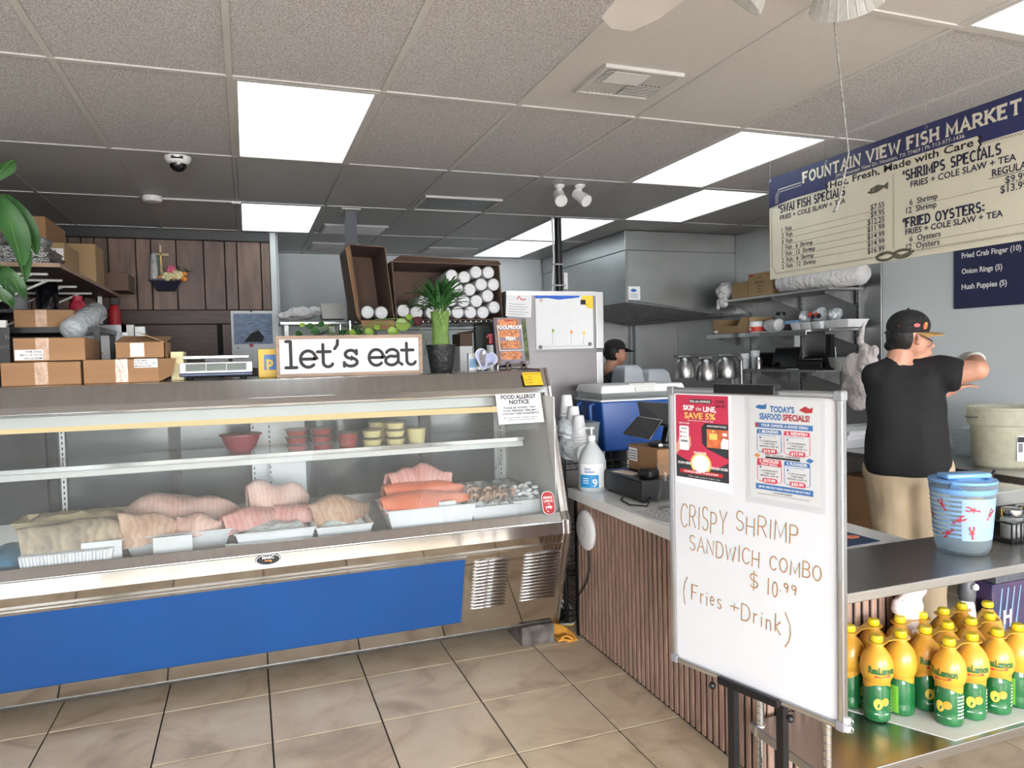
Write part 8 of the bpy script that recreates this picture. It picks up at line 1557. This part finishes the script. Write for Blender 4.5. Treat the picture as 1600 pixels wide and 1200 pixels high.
# T-shirt
b = MB(); tk = .14
def slabx(px0, px1, py, th, t=0):                                # one horizontal slice of the torso
    a, c = mp(px0, py, t), mp(px1, py, t); w = (c-a).length/2; m_ = (a+c)/2; k = max(0, w-th); d = (c-a).normalized(); return m_-d*k, m_+d*k, th
sl = [slabx(1372, 1468, 583, .075), slabx(1356, 1478, 600, .105), slabx(1352, 1480, 630, .125), slabx(1354, 1482, 660, .13), slabx(1350, 1486, 695, .14), slabx(1349, 1490, 725, .145), slabx(1350, 1491, 737, .142)]
for (a0, a1, r0), (c0, c1, r1) in zip(sl, sl[1:]):
    for f in (0, .2, .4, .6, .8, 1): b.capsule(a0.lerp(a1, f), c0.lerp(c1, f), r0, r1, 16)
b.capsule(mp(1395, 572, 0), mp(1372, 588, .0), .055, .085).capsule(mp(1410, 574, 0), mp(1470, 580, .01), .055, .082).capsule(mp(1400, 574, 0), mp(1415, 590, 0), .075, .09)
b.capsule(mp(1468, 580, .01), mp(1488, 585, .0), .085, .092).capsule(mp(1488, 585, 0), mp(1500, 585, -.005), .092, .080)
b.capsule(mp(1370, 590, .0), mp(1372, 600, .10), .075, .075).capsule(mp(1372, 600, .08), mp(1378, 622, .18), .076, .068)
zb = mp(1420, 741, 0).z
b.v = [Vector((p.x, p.y, max(p.z, zb))) for p in b.v]
sx_ = mp(1505, 585, -.005); ax_ = (mp(1505, 585, -.005)-mp(1468, 580, .01)).normalized()
out = []
for p in b.v:
    q = (p-sx_).dot(ax_); out.append(p-ax_*q if q > 0 and (p-sx_).length < .2 else p)
b.v = out
blob('t_shirt', b, 'shirt_black', man, .012, 4, rough=.006, rs=9, label='loose black T-shirt')
# trousers
b = MB(); hipL, hipR = mp(1388, 745, 0), mp(1448, 745, 0)
b.capsule(mp(1383, 735, 0), mp(1455, 735, 0), .112, .112).capsule(hipL, mp(1398, 855, -.01), .112, .10).capsule(mp(1398, 855, -.01), mp(1398, 1010, .02), .10, .085).capsule(hipR, mp(1446, 860, 0), .116, .105)
fl_ = mp(1446, 860, 0); b.capsule(fl_, Vector((fl_.x+.02, fl_.y-.0, .12)), .105, .085); fk = mp(1398, 900, 0); b.capsule(fk, Vector((fk.x, fk.y, .12)), .095, .085)
b.v = [Vector((p.x, p.y, max(p.z, .06))) for p in b.v]
blob('trousers', b, 'khaki', man, .013, 4, rough=.010, rs=8, label='loose khaki trousers')
for q in (Vector((fl_.x+.02, fl_.y, 0)), Vector((fk.x, fk.y, 0))): sh = MB().capsule(q+Vector((-.03, 0, .045)), q+FD*.17+Vector((0, 0, .04)), .05, .042); sh.v = [Vector((p.x, p.y, max(p.z, .002))) for p in sh.v]; blob('shoe', sh, 'black_rubber', man, .01, 2)

# cook in the kitchen
KY = 5.68
def kp(px, py, dy=0): return aY(px, py, KY+dy)
ck = thing('person', 'person in black shirt and black cap, seen behind the steel cabinet', 'person', (kp(958, 560).x, KY, 0)); H2 = kp(961, 549)
b = MB().ball(H2, (.085, .09, .105), 18, 12).ball(kp(968, 556, -.02), (.06, .065, .07), 14, 9).capsule(kp(969, 566, -.02), kp(965, 566, 0), .03, .04).capsule(kp(975, 555, -.02), kp(976.5, 558, -.02), .008, .010).capsule(kp(957, 565), kp(952, 580), .055, .065).ball(kp(974, 565, -.03), (.012, .014, .008), 8, 6)
zz = kp(955, 590).z
for s, hx in ((-1, .03), (1, .12)):
    s0 = Vector((H2.x+.02+s*.0, KY+s*.17, zz)); e0 = s0+Vector((.10, 0, -.26)); w0 = e0+Vector((.24, -s*.04, .02)); b.capsule(s0, e0, .05, .042).capsule(e0, w0, .042, .028); hand(b, w0, Vector((1, 0, -.1)), Vector((0, 0, 1)), .95, .5)
blob('body', b, 'skin', ck, .0075, 3)
b = MB().capsule((H2.x-.04, KY-.12, zz-.02), (H2.x-.04, KY+.12, zz-.02), .085, .085).capsule((H2.x-.03, KY-.08, zz-.08), (H2.x-.01, KY-.08, .95), .12, .13).capsule((H2.x-.03, KY+.08, zz-.08), (H2.x-.01, KY+.08, .95), .12, .13)
for s in (-1, 1): b.capsule((H2.x+.0, KY+s*.15, zz-.01), (H2.x+.06, KY+s*.17, zz-.17), .075, .066)
blob('shirt', b, 'shirt_black', ck, .012, 3)
b = MB()
for s in (-1, 1): b.capsule((H2.x-.01, KY+s*.08, .98), (H2.x, KY+s*.09, .5), .115, .085).capsule((H2.x, KY+s*.09, .5), (H2.x, KY+s*.09, .1), .085, .06)
blob('trousers', b, 'black_plastic', ck, .014, 3)
for s in (-1, 1): sh = MB().capsule((H2.x-.03, KY+s*.09, .045), (H2.x+.15, KY+s*.09, .04), .048, .04); sh.v = [Vector((p.x, p.y, max(p.z, .002))) for p in sh.v]; blob('shoe', sh, 'black_rubber', ck, .012, 2)
C2 = kp(960, 542); cb = MB().ball(C2, (.098, .10, .07), 20, 12); cb.v = [Vector((p.x, p.y, max(p.z, C2.z-.025))) for p in cb.v]; cap = put('cap', cb, 'cap_black', ck, smooth=60)
put('brim', MB().grid(lambda u, v: (C2.x+.07+.11*v*math.sqrt(max(0, 1-(2*u-1)**2*.8)), KY-.02+(u-.5)*.15, C2.z-.018-.03*v), 10, 5, .006), 'cap_black', cap, smooth=60)
hb = MB().ball(H2+Vector((-.03, 0, .0)), (.075, .094, .10), 16, 10).ball(kp(949, 551), (.04, .045, .05), 12, 8); blob('hair', hb, 'hair', ck, .009, 2); ep = kp(964, 555, -.085); blob('ear', MB().ball(ep, (.018, .012, .028), 10, 8), 'skin', ck, .005, 2)
